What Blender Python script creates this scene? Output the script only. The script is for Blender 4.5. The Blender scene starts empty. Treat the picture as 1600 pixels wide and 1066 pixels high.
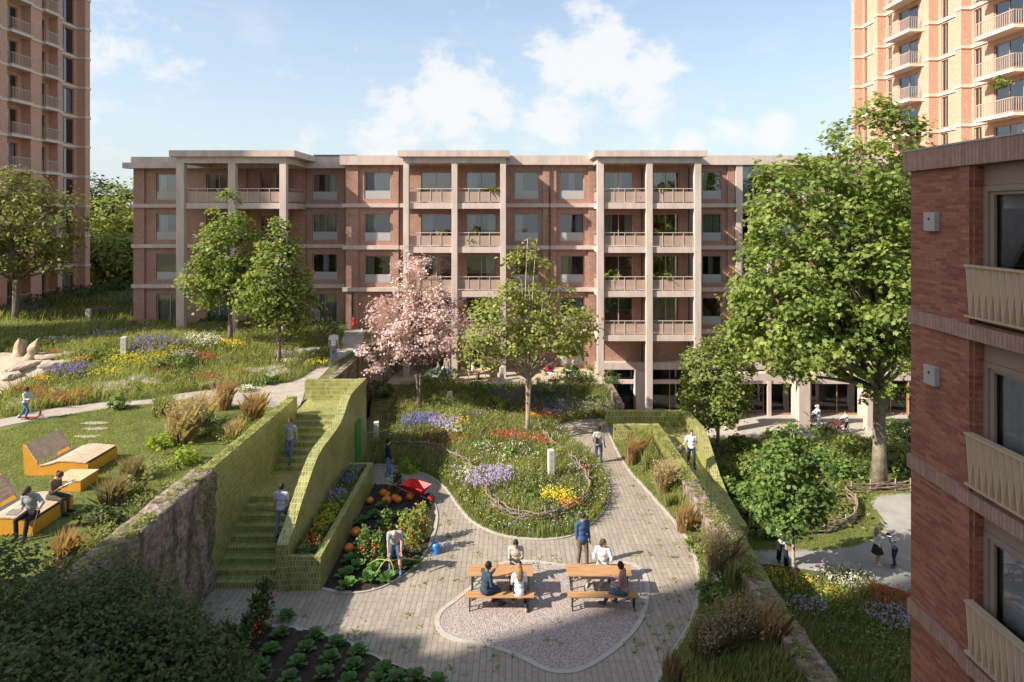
import bpy, bmesh, math, random
import numpy as np
from mathutils import Vector, Matrix, noise as mnoise
from mathutils.geometry import delaunay_2d_cdt
sc = bpy.context.scene
R = math.radians
random.seed(7); RNG = np.random.default_rng(11)
# ---------------------------------------------------------------- camera
EYE = 11.8
cd = bpy.data.cameras.new('camera'); cam = bpy.data.objects.new('camera', cd)
sc.collection.objects.link(cam); sc.camera = cam
cam.location = (0, 0, EYE); cam.rotation_euler = (R(90), 0, 0)
cd.sensor_width = 36; cd.lens = 22.5; cd.shift_y = -198/1600
cd.clip_start = .1; cd.clip_end = 3000
# ---------------------------------------------------------------- world, sun, exposure
SUN_AZ, SUN_EL = R(24), R(37)          # light travels towards +X and a little +Y
to_sun = Vector((-math.cos(SUN_AZ)*math.cos(SUN_EL), -math.sin(SUN_AZ)*math.cos(SUN_EL), math.sin(SUN_EL)))
world = bpy.data.worlds.new('World'); sc.world = world; world.use_nodes = True
def build_world():
    nt = world.node_tree; N = nt.nodes; L = nt.links; N.clear()
    out = N.new('ShaderNodeOutputWorld'); bg = N.new('ShaderNodeBackground'); bg.inputs[1].default_value = .148
    sky = N.new('ShaderNodeTexSky'); sky.sky_type = 'NISHITA'; sky.sun_disc = False
    sky.sun_elevation = SUN_EL; sky.sun_rotation = math.atan2(to_sun.x, to_sun.y)
    sky.air_density = 1.0; sky.dust_density = 1.2; sky.ozone_density = 1.3
    tc = N.new('ShaderNodeTexCoord')
    def math_(op, a, b=None, c=None, clamp=False):
        n = N.new('ShaderNodeMath'); n.operation = op; n.use_clamp = clamp
        for i, v in enumerate((a, b, c)):
            if v is None: continue
            if isinstance(v, (int, float)): n.inputs[i].default_value = v
            else: L.new(v, n.inputs[i])
        return n.outputs[0]
    def noise(scale, detail, rough, stretch, dist=0):
        m = N.new('ShaderNodeMapping'); m.inputs['Scale'].default_value = (1, 1, stretch)
        L.new(tc.outputs['Generated'], m.inputs[0])
        n = N.new('ShaderNodeTexNoise'); n.inputs['Scale'].default_value = scale; n.inputs['Detail'].default_value = detail
        n.inputs['Roughness'].default_value = rough; n.inputs['Distortion'].default_value = dist
        L.new(m.outputs[0], n.inputs['Vector']); return n.outputs['Fac']
    puffs = noise(15, 10, .62, 1.5, .15); fine = noise(7, 7, .6, 2.4, .5)
    # cumulus banks: (pixel x, pixel y, angular radius, weight)
    total = None
    for px, py, r, w in ((705,150,.085,1.0),(620,165,.06,.7),(765,170,.07,.7),(600,222,.07,.75),(930,95,.10,1.05),(1000,120,.08,.9),(880,90,.07,.9),(860,180,.08,.75),
                         (1000,190,.08,.6),(470,215,.06,.4),(300,212,.05,.35),(185,85,.10,.55),(230,105,.06,.5),(190,135,.05,.4),(255,230,.05,.25),
                         (1140,205,.04,.75),(1075,228,.035,.85),(1210,210,.04,.7),(740,240,.09,.5),(430,100,.04,.25),(-300,140,.3,.6),(2100,60,.3,.7)):
        d = Vector(((px-800)/1000, 1, (335-py)/1000)).normalized()
        n = N.new('ShaderNodeVectorMath'); n.operation = 'DISTANCE'; L.new(tc.outputs['Generated'], n.inputs[0]); n.inputs[1].default_value = d
        q = math_('MULTIPLY', math_('SUBTRACT', 1.0, math_('DIVIDE', n.outputs['Value'], r*1.2), clamp=True), w)
        total = q if total is None else math_('MAXIMUM', total, q)
    m1 = math_('ADD', math_('MULTIPLY', total, .62), math_('SUBTRACT', puffs, .5))
    mr = N.new('ShaderNodeMapRange'); mr.interpolation_type = 'SMOOTHSTEP'
    mr.inputs['From Min'].default_value = .13; mr.inputs['From Max'].default_value = .40; L.new(m1, mr.inputs['Value'])
    mw = N.new('ShaderNodeMapRange'); mw.interpolation_type = 'SMOOTHSTEP'
    mw.inputs['From Min'].default_value = .52; mw.inputs['From Max'].default_value = .82; mw.inputs['To Max'].default_value = .30; L.new(fine, mw.inputs['Value'])
    mask = math_('MAXIMUM', math_('MULTIPLY', mr.outputs[0], .9), mw.outputs[0])
    # pale haze that is in the air near the horizon
    sep = N.new('ShaderNodeSeparateXYZ'); L.new(tc.outputs['Generated'], sep.inputs[0])
    hz = N.new('ShaderNodeMapRange'); hz.inputs['From Min'].default_value = -.02; hz.inputs['From Max'].default_value = .30
    hz.inputs['To Min'].default_value = .80; hz.inputs['To Max'].default_value = 0.30; L.new(sep.outputs['Z'], hz.inputs['Value'])
    mix0 = N.new('ShaderNodeMixRGB'); mix0.inputs[2].default_value = (2.1, 2.4, 2.62, 1); L.new(hz.outputs[0], mix0.inputs[0]); dim = N.new('ShaderNodeMixRGB'); dim.blend_type = 'MULTIPLY'; dim.inputs[0].default_value = 1; dim.inputs[2].default_value = (.78,.74,.72,1); L.new(sky.outputs[0], dim.inputs[1]); L.new(dim.outputs[0], mix0.inputs[1])
    mix = N.new('ShaderNodeMixRGB'); L.new(mask, mix.inputs[0]); L.new(mix0.outputs[0], mix.inputs[1])
    mix.inputs[2].default_value = (3.05, 3.07, 3.1, 1)
    L.new(mix.outputs[0], bg.inputs[0]); L.new(bg.outputs[0], out.inputs[0])
build_world()
sd = bpy.data.lights.new('sun', 'SUN'); sd.energy = 4.0; sd.angle = R(.6); sd.color = (1, .91, .80)
sun = bpy.data.objects.new('sun', sd); sc.collection.objects.link(sun)
sun.rotation_euler = to_sun.to_track_quat('Z', 'Y').to_euler()
sc.view_settings.view_transform = 'Standard'; sc.view_settings.look = 'None'
sc.view_settings.exposure = 1.1; sc.view_settings.gamma = 1
sc.cycles.max_bounces = 6; sc.cycles.diffuse_bounces = 3; sc.cycles.glossy_bounces = 3; sc.cycles.transparent_max_bounces = 12
sc.cycles.transmission_bounces = 4; sc.cycles.caustics_reflective = False; sc.cycles.caustics_refractive = False
sc.cycles.use_denoising = True

# ---------------------------------------------------------------- materials
def nodes_of(m):
    m.use_nodes = True; return m.node_tree, m.node_tree.nodes, m.node_tree.links
def c4(c, k=1): return (min(1, c[0]*k), min(1, c[1]*k), min(1, c[2]*k), 1)
def pmat(name, col, rough=.8, var=.18, scale=2.0, bump=0.0, bscale=30, metal=0, spec=.3, detail=6, col2=None, streak=1.0):
    m = bpy.data.materials.new(name); nt, N, L = nodes_of(m); b = N['Principled BSDF']
    b.inputs['Roughness'].default_value = rough; b.inputs['Metallic'].default_value = metal
    b.inputs['Specular IOR Level'].default_value = spec
    tc = N.new('ShaderNodeTexCoord'); n = N.new('ShaderNodeTexNoise'); n.inputs['Scale'].default_value = scale; n.inputs['Detail'].default_value = detail
    n.inputs['Roughness'].default_value = .65
    sm = N.new('ShaderNodeMapping'); sm.inputs['Scale'].default_value = (1, 1, streak); L.new(tc.outputs['Object'], sm.inputs[0]); L.new(sm.outputs[0], n.inputs['Vector'])
    r = N.new('ShaderNodeValToRGB'); r.color_ramp.elements[0].position = .3; r.color_ramp.elements[1].position = .7
    r.color_ramp.elements[0].color = c4(col, 1-var); r.color_ramp.elements[1].color = c4(col2 or col, 1+var if not col2 else 1)
    L.new(n.outputs['Fac'], r.inputs[0]); L.new(r.outputs[0], b.inputs['Base Color'])
    if bump:
        n2 = N.new('ShaderNodeTexNoise'); n2.inputs['Scale'].default_value = bscale; n2.inputs['Detail'].default_value = 5
        L.new(tc.outputs['Object'], n2.inputs['Vector'])
        bp = N.new('ShaderNodeBump'); bp.inputs['Strength'].default_value = min(1, bump); bp.inputs['Distance'].default_value = .03*max(1, bump)
        L.new(n2.outputs['Fac'], bp.inputs['Height']); L.new(bp.outputs[0], b.inputs['Normal'])
    return m
def tile_mat(name, c1, c2, mortar, bw, bh, ms, rough=.8, offset=.5, rot=0, bump=.4, spec=.3, stain=.25, stain_scale=.5, stain_col=None, varscale=1.0):
    """brick / paving / tile pattern on the metre UVs, with per-piece colour and large soft stains"""
    m = bpy.data.materials.new(name); nt, N, L = nodes_of(m); b = N['Principled BSDF']
    b.inputs['Roughness'].default_value = rough; b.inputs['Specular IOR Level'].default_value = spec
    uv = N.new('ShaderNodeUVMap'); uv.uv_map = 'UVMap'; mp = N.new('ShaderNodeMapping'); mp.inputs['Rotation'].default_value = (0, 0, rot)
    L.new(uv.outputs[0], mp.inputs[0])
    br = N.new('ShaderNodeTexBrick'); br.offset = offset; br.inputs['Scale'].default_value = 1; br.inputs['Brick Width'].default_value = bw
    br.inputs['Row Height'].default_value = bh; br.inputs['Mortar Size'].default_value = ms; br.inputs['Mortar Smooth'].default_value = .1
    br.inputs['Color1'].default_value = c4(c1); br.inputs['Color2'].default_value = c4(c2); br.inputs['Mortar'].default_value = c4(mortar)
    L.new(mp.outputs[0], br.inputs['Vector'])
    tc = N.new('ShaderNodeTexCoord')
    n = N.new('ShaderNodeTexNoise'); n.inputs['Scale'].default_value = stain_scale; n.inputs['Detail'].default_value = 8; n.inputs['Roughness'].default_value = .65
    L.new(tc.outputs['Object'], n.inputs['Vector'])
    mr = N.new('ShaderNodeMapRange'); mr.inputs['From Min'].default_value = .35; mr.inputs['From Max'].default_value = .7
    mr.inputs['To Max'].default_value = stain; L.new(n.outputs['Fac'], mr.inputs['Value'])
    mx = N.new('ShaderNodeMixRGB'); L.new(mr.outputs[0], mx.inputs[0]); L.new(br.outputs['Color'], mx.inputs[1])
    sc_ = stain_col or tuple(.45*(a+b_)/2 for a, b_ in zip(c1, c2)); mx.inputs[2].default_value = c4(sc_)
    n3 = N.new('ShaderNodeTexNoise'); n3.inputs['Scale'].default_value = 9*varscale; n3.inputs['Detail'].default_value = 4; L.new(tc.outputs['Object'], n3.inputs['Vector'])
    m2 = N.new('ShaderNodeMapRange'); m2.inputs['To Min'].default_value = .72; m2.inputs['To Max'].default_value = 1.28; L.new(n3.outputs['Fac'], m2.inputs['Value'])
    mul = N.new('ShaderNodeMixRGB'); mul.blend_type = 'MULTIPLY'; mul.inputs[0].default_value = 1; L.new(mx.outputs[0], mul.inputs[1]); L.new(m2.outputs[0], mul.inputs[2])
    L.new(mul.outputs[0], b.inputs['Base Color'])
    if bump:
        bp = N.new('ShaderNodeBump'); bp.invert = True; bp.inputs['Strength'].default_value = bump; bp.inputs['Distance'].default_value = .01
        L.new(br.outputs['Fac'], bp.inputs['Height']); L.new(bp.outputs[0], b.inputs['Normal'])
    return m
def leaf_mat(name, c_lo, c_hi, transl=.35, rough=.5):
    m = bpy.data.materials.new(name); nt, N, L = nodes_of(m); b = N['Principled BSDF']; out = N['Material Output']
    b.inputs['Roughness'].default_value = rough; b.inputs['Specular IOR Level'].default_value = .25
    at = N.new('ShaderNodeAttribute'); at.attribute_name = 'tint'
    r = N.new('ShaderNodeValToRGB'); r.color_ramp.elements[0].color = c4(c_lo); r.color_ramp.elements[1].color = c4(c_hi)
    L.new(at.outputs['Fac'], r.inputs[0]); L.new(r.outputs[0], b.inputs['Base Color'])
    t = N.new('ShaderNodeBsdfTranslucent'); mul = N.new('ShaderNodeMixRGB'); mul.blend_type = 'MULTIPLY'; mul.inputs[0].default_value = 1
    mul.inputs[2].default_value = (1.25, 1.2, .6, 1); L.new(r.outputs[0], mul.inputs[1]); L.new(mul.outputs[0], t.inputs[0])
    mx = N.new('ShaderNodeMixShader'); mx.inputs[0].default_value = transl
    L.new(b.outputs[0], mx.inputs[1]); L.new(t.outputs[0], mx.inputs[2]); L.new(mx.outputs[0], out.inputs[0])
    return m
def glass_mat(name, refl=.10, tint=(.75, .8, .8), f0=1.5, maxr=.9):
    m = bpy.data.materials.new(name); nt, N, L = nodes_of(m); N.remove(N['Principled BSDF']); out = N['Material Output']
    tr = N.new('ShaderNodeBsdfTransparent'); tr.inputs[0].default_value = c4(tint)
    gl = N.new('ShaderNodeBsdfGlossy'); gl.inputs['Roughness'].default_value = .015; gl.inputs[0].default_value = (.95, .97, 1, 1)
    fr = N.new('ShaderNodeFresnel'); fr.inputs[0].default_value = f0
    ad = N.new('ShaderNodeMath'); ad.operation = 'ADD'; ad.use_clamp = True; ad.inputs[1].default_value = refl; L.new(fr.outputs[0], ad.inputs[0])
    tc = N.new('ShaderNodeTexCoord'); n = N.new('ShaderNodeTexNoise'); n.inputs['Scale'].default_value = .8; L.new(tc.outputs['Object'], n.inputs['Vector'])
    bp = N.new('ShaderNodeBump'); bp.inputs['Strength'].default_value = .03; bp.inputs['Distance'].default_value = .05; L.new(n.outputs['Fac'], bp.inputs['Height']); L.new(bp.outputs[0], gl.inputs['Normal'])
    mx = N.new('ShaderNodeMixShader'); L.new(ad.outputs[0], mx.inputs[0]); L.new(tr.outputs[0], mx.inputs[1]); L.new(gl.outputs[0], mx.inputs[2]); L.new(mx.outputs[0], out.inputs[0])
    return m
M = {}
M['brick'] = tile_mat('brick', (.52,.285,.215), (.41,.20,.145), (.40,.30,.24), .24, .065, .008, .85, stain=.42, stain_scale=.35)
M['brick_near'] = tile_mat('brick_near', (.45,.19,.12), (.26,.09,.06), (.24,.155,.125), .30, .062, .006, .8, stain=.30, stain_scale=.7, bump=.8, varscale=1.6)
M['brick_tower'] = tile_mat('brick_tower', (.70,.39,.265), (.60,.31,.205), (.62,.44,.33), .24, .075, .010, .85, stain=.12)
M['soldier'] = tile_mat('soldier', (.44,.29,.23), (.36,.22,.17), (.27,.19,.155), .085, .6, .009, .8, offset=0, stain=.25, bump=.8)
M['conc'] = pmat('concrete_pink', (.60,.485,.425), .85, .16, 2.2, .15, 40, streak=.22)
M['conc_tower'] = pmat('concrete_cream', (.72,.60,.50), .85, .06, 1.2)
M['frame'] = pmat('window_frame_tan', (.43,.34,.27), .5, .05)
M['frame_near'] = pmat('window_frame_bronze', (.30,.235,.19), .45, .06)
M['wood_frame'] = pmat('wood_mullion', (.36,.22,.12), .5, .12, 6)
M['glass'] = glass_mat('window_glass', .12)
M['glass_dark'] = glass_mat('window_glass_dark', .01, (.78,.8,.82))
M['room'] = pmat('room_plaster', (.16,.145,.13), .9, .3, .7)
M['curtain'] = pmat('curtain_cloth', (.55,.56,.57), .9, .12, 8)
M['curtain_warm'] = pmat('curtain_cloth_warm', (.60,.50,.40), .9, .12, 8)
M['curtain_grey'] = pmat('curtain_cloth_grey', (.62,.65,.69), .9, .12, 8)
M['milky'] = pmat('milky_glass', (.44,.42,.41), .25, .03, spec=.5)
M['panel'] = pmat('balcony_panel', (.60,.45,.37), .35, .06)
def see_through_panel():
    m = M['panel']; nt, N, L = nodes_of(m); tr = N.new('ShaderNodeBsdfTransparent'); tr.inputs[0].default_value = (.95,.85,.8,1); mx = N.new('ShaderNodeMixShader'); mx.inputs[0].default_value = .38
    L.new(N['Principled BSDF'].outputs[0], mx.inputs[1]); L.new(tr.outputs[0], mx.inputs[2]); L.new(mx.outputs[0], N['Material Output'].inputs[0])
see_through_panel()
M['rail_tower'] = pmat('rail_tower', (.56,.42,.34), .5, .05)
M['rail'] = pmat('rail_metal', (.62,.52,.45), .4, .05)
M['dark_metal'] = pmat('dark_metal', (.05,.045,.045), .5, .2)
M['gold_panel'] = pmat('folded_panel', (.58,.45,.31), .42, .06, 3, metal=.25)
M['vent'] = pmat('vent_metal', (.42,.39,.39), .5, .08)
M['roof'] = pmat('roof_felt', (.2,.2,.2), .9)
M['tile'] = tile_mat('glazed_tile', (.37,.36,.085), (.175,.185,.032), (.48,.46,.28), .095, .19, .011, .35, offset=.5, bump=.5, spec=.5, stain=.55, stain_scale=.9, varscale=.6)
M['tile_sq'] = tile_mat('glazed_tile_large', (.38,.375,.095), (.205,.215,.04), (.50,.48,.29), .20, .30, .014, .35, offset=.5, bump=.5, spec=.5, stain=.25, stain_scale=.9, varscale=.6)
M['paver'] = tile_mat('clay_paver', (.395,.335,.268), (.33,.28,.222), (.215,.182,.145), .75, .17, .011, .85, rot=R(90), stain=.45, stain_scale=.45, bump=.5, varscale=.7)
M['kerb'] = pmat('kerb_stone', (.42,.39,.335), .85, .12, 3)
M['gravel'] = None
M['soil'] = pmat('garden_soil', (.040,.028,.021), .95, .45, 5, 1.0, 18)
M['path'] = pmat('bound_gravel_path', (.38,.335,.28), .95, .18, 2.2, .4, 60)
M['path_grey'] = pmat('grey_gravel_path', (.32,.30,.275), .95, .16, 1.5, .5, 60)
M['earth'] = pmat('earth', (.22,.155,.085), .95, .4, 1.0, .6, 8, col2=(.085,.12,.03))
M['meadow'] = pmat('meadow_ground', (.12,.13,.045), .95, .5, 2.5, .8, 12, col2=(.20,.21,.075))
M['lawn'] = pmat('lawn_ground', (.115,.145,.035), .95, .35, 1.1, .8, 25, col2=(.17,.19,.055))
M['sand'] = pmat('sandy_rock', (.44,.36,.27), .95, .2, 1.6, .7, 10)
M['stone_wall'] = None
M['rock'] = pmat('grey_rock', (.36,.32,.27), .9, .35, 4, .8, 14)
M['post'] = pmat('pale_concrete_post', (.60,.56,.48), .85, .10, 5)
M['bark'] = pmat('tree_bark', (.19,.15,.115), .9, .35, 5, .8, 22)
M['bark_plane'] = pmat('plane_bark', (.15,.13,.085), .85, .45, 2.6, .8, 22, col2=(.36,.31,.225))
M['bark_pale'] = pmat('pale_bark', (.42,.33,.24), .85, .3, 5, .5, 22)
M['wattle'] = pmat('woven_branches', (.25,.19,.145), .9, .4, 6, .6, 30)
M['stake'] = pmat('stake_wood', (.42,.33,.23), .9, .2, 6)
M['wood'] = None
M['yellow'] = pmat('yellow_paint', (.62,.30,.04), .5, .10, 3)
M['iron'] = pmat('dark_green_iron', (.03,.045,.035), .5, .2)
M['red'] = pmat('red_paint', (.62,.02,.025), .35, .10, 4, spec=.5)
M['blue'] = pmat('blue_enamel', (.06,.22,.56), .3, .08, 4, spec=.5)
M['rubber'] = pmat('black_rubber', (.02,.02,.022), .7, .2)
M['steel'] = pmat('steel', (.5,.5,.5), .3, .05, metal=.9)
M['green_steel'] = pmat('green_steel', (.07,.25,.055), .45, .08)
M['pumpkin'] = pmat('pumpkin_skin', (.72,.20,.02), .45, .18, 5, spec=.5)
M['tomato'] = pmat('tomato_skin', (.65,.07,.02), .3, .2, 8, spec=.5)
M['hose'] = pmat('hose', (.36,.36,.09), .4, .06)
M['paper'] = pmat('paper', (.75,.74,.7), .8, .04)
M['wicker'] = pmat('wicker', (.42,.28,.15), .8, .2, 12)
M['cushion'] = pmat('pale_cushion', (.68,.66,.64), .9, .05)
M['pot'] = pmat('plant_pot', (.22,.19,.17), .8, .1)
M['decking'] = pmat('sandy_terrace', (.46,.38,.27), .9, .15, 2)
def build_special():
    # gravel: two sizes of speckle
    m = bpy.data.materials.new('pink_gravel'); nt, N, L = nodes_of(m); b = N['Principled BSDF']; b.inputs['Roughness'].default_value = .9
    tc = N.new('ShaderNodeTexCoord'); v = N.new('ShaderNodeTexVoronoi'); v.inputs['Scale'].default_value = 38; L.new(tc.outputs['Object'], v.inputs['Vector'])
    r = N.new('ShaderNodeValToRGB'); e = r.color_ramp.elements; e[0].color = (.25,.205,.18,1); e[1].color = (.49,.43,.385,1); e[0].position = .15; e[1].position = .85
    x = e.new(.5); x.color = (.38,.30,.27,1)
    s = N.new('ShaderNodeSeparateColor'); L.new(v.outputs['Color'], s.inputs[0]); L.new(s.outputs[0], r.inputs[0]); L.new(r.outputs[0], b.inputs['Base Color'])
    bp = N.new('ShaderNodeBump'); bp.inputs['Strength'].default_value = .9; bp.inputs['Distance'].default_value = .02; bp.invert = True
    L.new(v.outputs['Distance'], bp.inputs['Height']); L.new(bp.outputs[0], b.inputs['Normal']); M['gravel'] = m
    # rough stone with moss streaks
    m = bpy.data.materials.new('mossy_stone'); nt, N, L = nodes_of(m); b = N['Principled BSDF']; b.inputs['Roughness'].default_value = .92
    tc = N.new('ShaderNodeTexCoord')
    v = N.new('ShaderNodeTexVoronoi'); v.inputs['Scale'].default_value = 4.5; v.inputs['Randomness'].default_value = 1; L.new(tc.outputs['Object'], v.inputs['Vector'])
    n = N.new('ShaderNodeTexNoise'); n.inputs['Scale'].default_value = 5; n.inputs['Detail'].default_value = 9; n.inputs['Roughness'].default_value = .7; L.new(tc.outputs['Object'], n.inputs['Vector'])
    r = N.new('ShaderNodeValToRGB'); e = r.color_ramp.elements; e[0].position = .3; e[1].position = .72; e[0].color = (.11,.085,.075,1); e[1].color = (.54,.39,.32,1); L.new(n.outputs['Fac'], r.inputs[0])
    mp = N.new('ShaderNodeMapping'); mp.inputs['Scale'].default_value = (1.1,1.1,.32); L.new(tc.outputs['Object'], mp.inputs[0])
    n2 = N.new('ShaderNodeTexNoise'); n2.inputs['Scale'].default_value = 2.2; n2.inputs['Detail'].default_value = 7; n2.inputs['Roughness'].default_value = .6; L.new(mp.outputs[0], n2.inputs['Vector'])
    mr = N.new('ShaderNodeMapRange'); mr.inputs['From Min'].default_value = .46; mr.inputs['From Max'].default_value = .58; mr.inputs['To Max'].default_value = .8; L.new(n2.outputs['Fac'], mr.inputs['Value'])
    mx = N.new('ShaderNodeMixRGB'); mx.inputs[2].default_value = (.075,.085,.02,1); L.new(mr.outputs[0], mx.inputs[0]); L.new(r.outputs[0], mx.inputs[1]); L.new(mx.outputs[0], b.inputs['Base Color'])
    ad = N.new('ShaderNodeMath'); ad.operation = 'ADD'; L.new(v.outputs['Distance'], ad.inputs[0]); L.new(n.outputs['Fac'], ad.inputs[1])
    bp = N.new('ShaderNodeBump'); bp.inputs['Strength'].default_value = 1; bp.inputs['Distance'].default_value = .12; L.new(ad.outputs[0], bp.inputs['Height']); L.new(bp.outputs[0], b.inputs['Normal']); M['stone_wall'] = m
    # planks: grain along U
    for key, ca, cb in (('wood', (.52,.30,.13), (.36,.18,.07)), ('wood_grey', (.66,.50,.36), (.52,.38,.26)), ('wood_pale', (.62,.50,.30), (.52,.40,.22))):
        m = bpy.data.materials.new(key + '_planks'); nt, N, L = nodes_of(m); b = N['Principled BSDF']; b.inputs['Roughness'].default_value = .65
        uv = N.new('ShaderNodeTexCoord'); mp = N.new('ShaderNodeMapping'); mp.inputs['Scale'].default_value = (3, 3, 3) if key != 'wood' else (1.2, 26, 26); L.new(uv.outputs['Object'], mp.inputs[0])
        n = N.new('ShaderNodeTexNoise'); n.inputs['Scale'].default_value = 1.6; n.inputs['Detail'].default_value = 6; L.new(mp.outputs[0], n.inputs['Vector'])
        r = N.new('ShaderNodeValToRGB'); r.color_ramp.elements[0].position = .35; r.color_ramp.elements[1].position = .68; r.color_ramp.elements[0].color = c4(cb); r.color_ramp.elements[1].color = c4(ca)
        L.new(n.outputs['Fac'], r.inputs[0]); L.new(r.outputs[0], b.inputs['Base Color']); M[key] = m
build_special()
# ---------------------------------------------------------------- mesh helpers
OFF = {}
def setp(o, label=None, cat=None, group=None, kind=None):
    if label: o['label'] = label
    if cat: o['category'] = cat
    if group: o['group'] = group
    if kind: o['kind'] = kind
    return o
def thing(name, label, cat, loc=(0,0,0), rot=0, group=None):
    o = bpy.data.objects.new(name, None); sc.collection.objects.link(o); o.empty_display_size = .2
    o.location = loc; o.rotation_euler = (0, 0, rot); OFF[o.name] = Vector(loc); return setp(o, label, cat, group)
def link(name, mesh, parent=None):
    o = bpy.data.objects.new(name, mesh); sc.collection.objects.link(o)
    if parent is not None: o.parent = parent; OFF[o.name] = OFF.get(parent.name, Vector())
    else: OFF[o.name] = Vector()
    return o
class MB:
    def __init__(s): s.v = []; s.f = []; s.m = []
    def quad(s, a, b, c, d, m=0):
        i = len(s.v); s.v += [tuple(a), tuple(b), tuple(c), tuple(d)]; s.f.append((i, i+1, i+2, i+3)); s.m.append(m)
    def tri(s, a, b, c, m=0):
        i = len(s.v); s.v += [tuple(a), tuple(b), tuple(c)]; s.f.append((i, i+1, i+2)); s.m.append(m)
    def box(s, x0, x1, y0, y1, z0, z1, m=0):
        if x0 > x1: x0, x1 = x1, x0
        if y0 > y1: y0, y1 = y1, y0
        i = len(s.v)
        s.v += [(x0,y0,z0),(x1,y0,z0),(x1,y1,z0),(x0,y1,z0),(x0,y0,z1),(x1,y0,z1),(x1,y1,z1),(x0,y1,z1)]
        for q in ((0,3,2,1),(4,5,6,7),(0,1,5,4),(1,2,6,5),(2,3,7,6),(3,0,4,7)): s.f.append(tuple(i+k for k in q)); s.m.append(m)
        return s
    def hexa(s, p, m=0):
        """eight corners: bottom ring then top ring, counter-clockwise"""
        i = len(s.v); s.v += [tuple(q) for q in p]
        for q in ((0,3,2,1),(4,5,6,7),(0,1,5,4),(1,2,6,5),(2,3,7,6),(3,0,4,7)): s.f.append(tuple(i+k for k in q)); s.m.append(m)
    def bar(s, a, b, w, h=None, up=(0,0,1), m=0):
        a = Vector(a); b = Vector(b); h = h or w; d = (b-a).normalized(); u = Vector(up)
        if abs(d.dot(u)) > .98: u = Vector((0,1,0))
        x = d.cross(u).normalized()*w/2; y = x.cross(d).normalized()*h/2
        s.hexa([a-x-y, a+x-y, b+x-y, b-x-y, a-x+y, a+x+y, b+x+y, b-x+y], m)
    def tube(s, pts, rad, seg=8, m=0, cap=True):
        pts = [Vector(p) for p in pts]; n = len(pts)
        if isinstance(rad, (int, float)): rad = [rad]*n
        t0 = (pts[1]-pts[0]).normalized(); ref = Vector((0,0,1)) if abs(t0.z) < .9 else Vector((1,0,0)); u = t0.cross(ref).normalized()
        base = len(s.v)
        for k, p in enumerate(pts):
            t = (pts[min(k+1, n-1)]-pts[max(k-1, 0)]).normalized(); u = (u - t*u.dot(t)).normalized(); w = t.cross(u)
            for j in range(seg):
                a = 2*math.pi*j/seg; s.v.append(tuple(p + (u*math.cos(a)+w*math.sin(a))*rad[k]))
        for k in range(n-1):
            for j in range(seg):
                a = base+k*seg+j; b = base+k*seg+(j+1) % seg; s.f.append((a, b, b+seg, a+seg)); s.m.append(m)
        if cap:
            s.f.append(tuple(base+j for j in range(seg))[::-1]); s.m.append(m)
            s.f.append(tuple(base+(n-1)*seg+j for j in range(seg))); s.m.append(m)
    def ell(s, c, r, seg=12, rings=8, m=0, mat=None, squash=None):
        base = len(s.v); c = Vector(c); mat = mat or Matrix.Identity(3)
        if isinstance(r, (int, float)): r = (r, r, r)
        s.v.append(tuple(c + mat @ Vector((0,0,-r[2]))))
        for i in range(1, rings):
            ph = math.pi*i/rings
            for j in range(seg):
                a = 2*math.pi*j/seg; q = Vector((r[0]*math.sin(ph)*math.cos(a), r[1]*math.sin(ph)*math.sin(a), -r[2]*math.cos(ph)))
                if squash: q = squash(q, a)
                s.v.append(tuple(c + mat @ q))
        s.v.append(tuple(c + mat @ Vector((0,0,r[2])))); top = len(s.v)-1
        for j in range(seg):
            s.f.append((base, base+1+(j+1) % seg, base+1+j)); s.m.append(m)
            for i in range(rings-2):
                a = base+1+i*seg+j; b = base+1+i*seg+(j+1) % seg; s.f.append((a, b, b+seg, a+seg)); s.m.append(m)
            a = base+1+(rings-2)*seg; s.f.append((a+j, a+(j+1) % seg, top)); s.m.append(m)
    def prism(s, poly, z0, z1, m=0):
        i = len(s.v); n = len(poly); s.v += [(p[0], p[1], z0) for p in poly] + [(p[0], p[1], z1) for p in poly]
        s.f.append(tuple(range(i, i+n))[::-1]); s.m.append(m); s.f.append(tuple(range(i+n, i+2*n))); s.m.append(m)
        for k in range(n): s.f.append((i+k, i+(k+1) % n, i+n+(k+1) % n, i+n+k)); s.m.append(m)
    def strip_prof(s, path, prof, m=0, closed=False):
        """sweep a profile [(sideways, z)] along a plan path [(x, y, z)]"""
        n = len(path); k = len(prof); base = len(s.v)
        for i in range(n):
            a = Vector(path[(i-1) % n] if closed or i > 0 else path[i]); b = Vector(path[(i+1) % n] if closed or i < n-1 else path[i])
            t = (b-a); t.z = 0; t.normalize(); nx = Vector((t.y, -t.x, 0)); p = Vector(path[i])
            for q in prof: s.v.append(tuple(p + nx*q[0] + Vector((0,0,q[1]))))
        for i in range(n if closed else n-1):
            i2 = (i+1) % n
            for j in range(k-1): s.f.append((base+i*k+j, base+i2*k+j, base+i2*k+j+1, base+i*k+j+1)); s.m.append(m)
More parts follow.
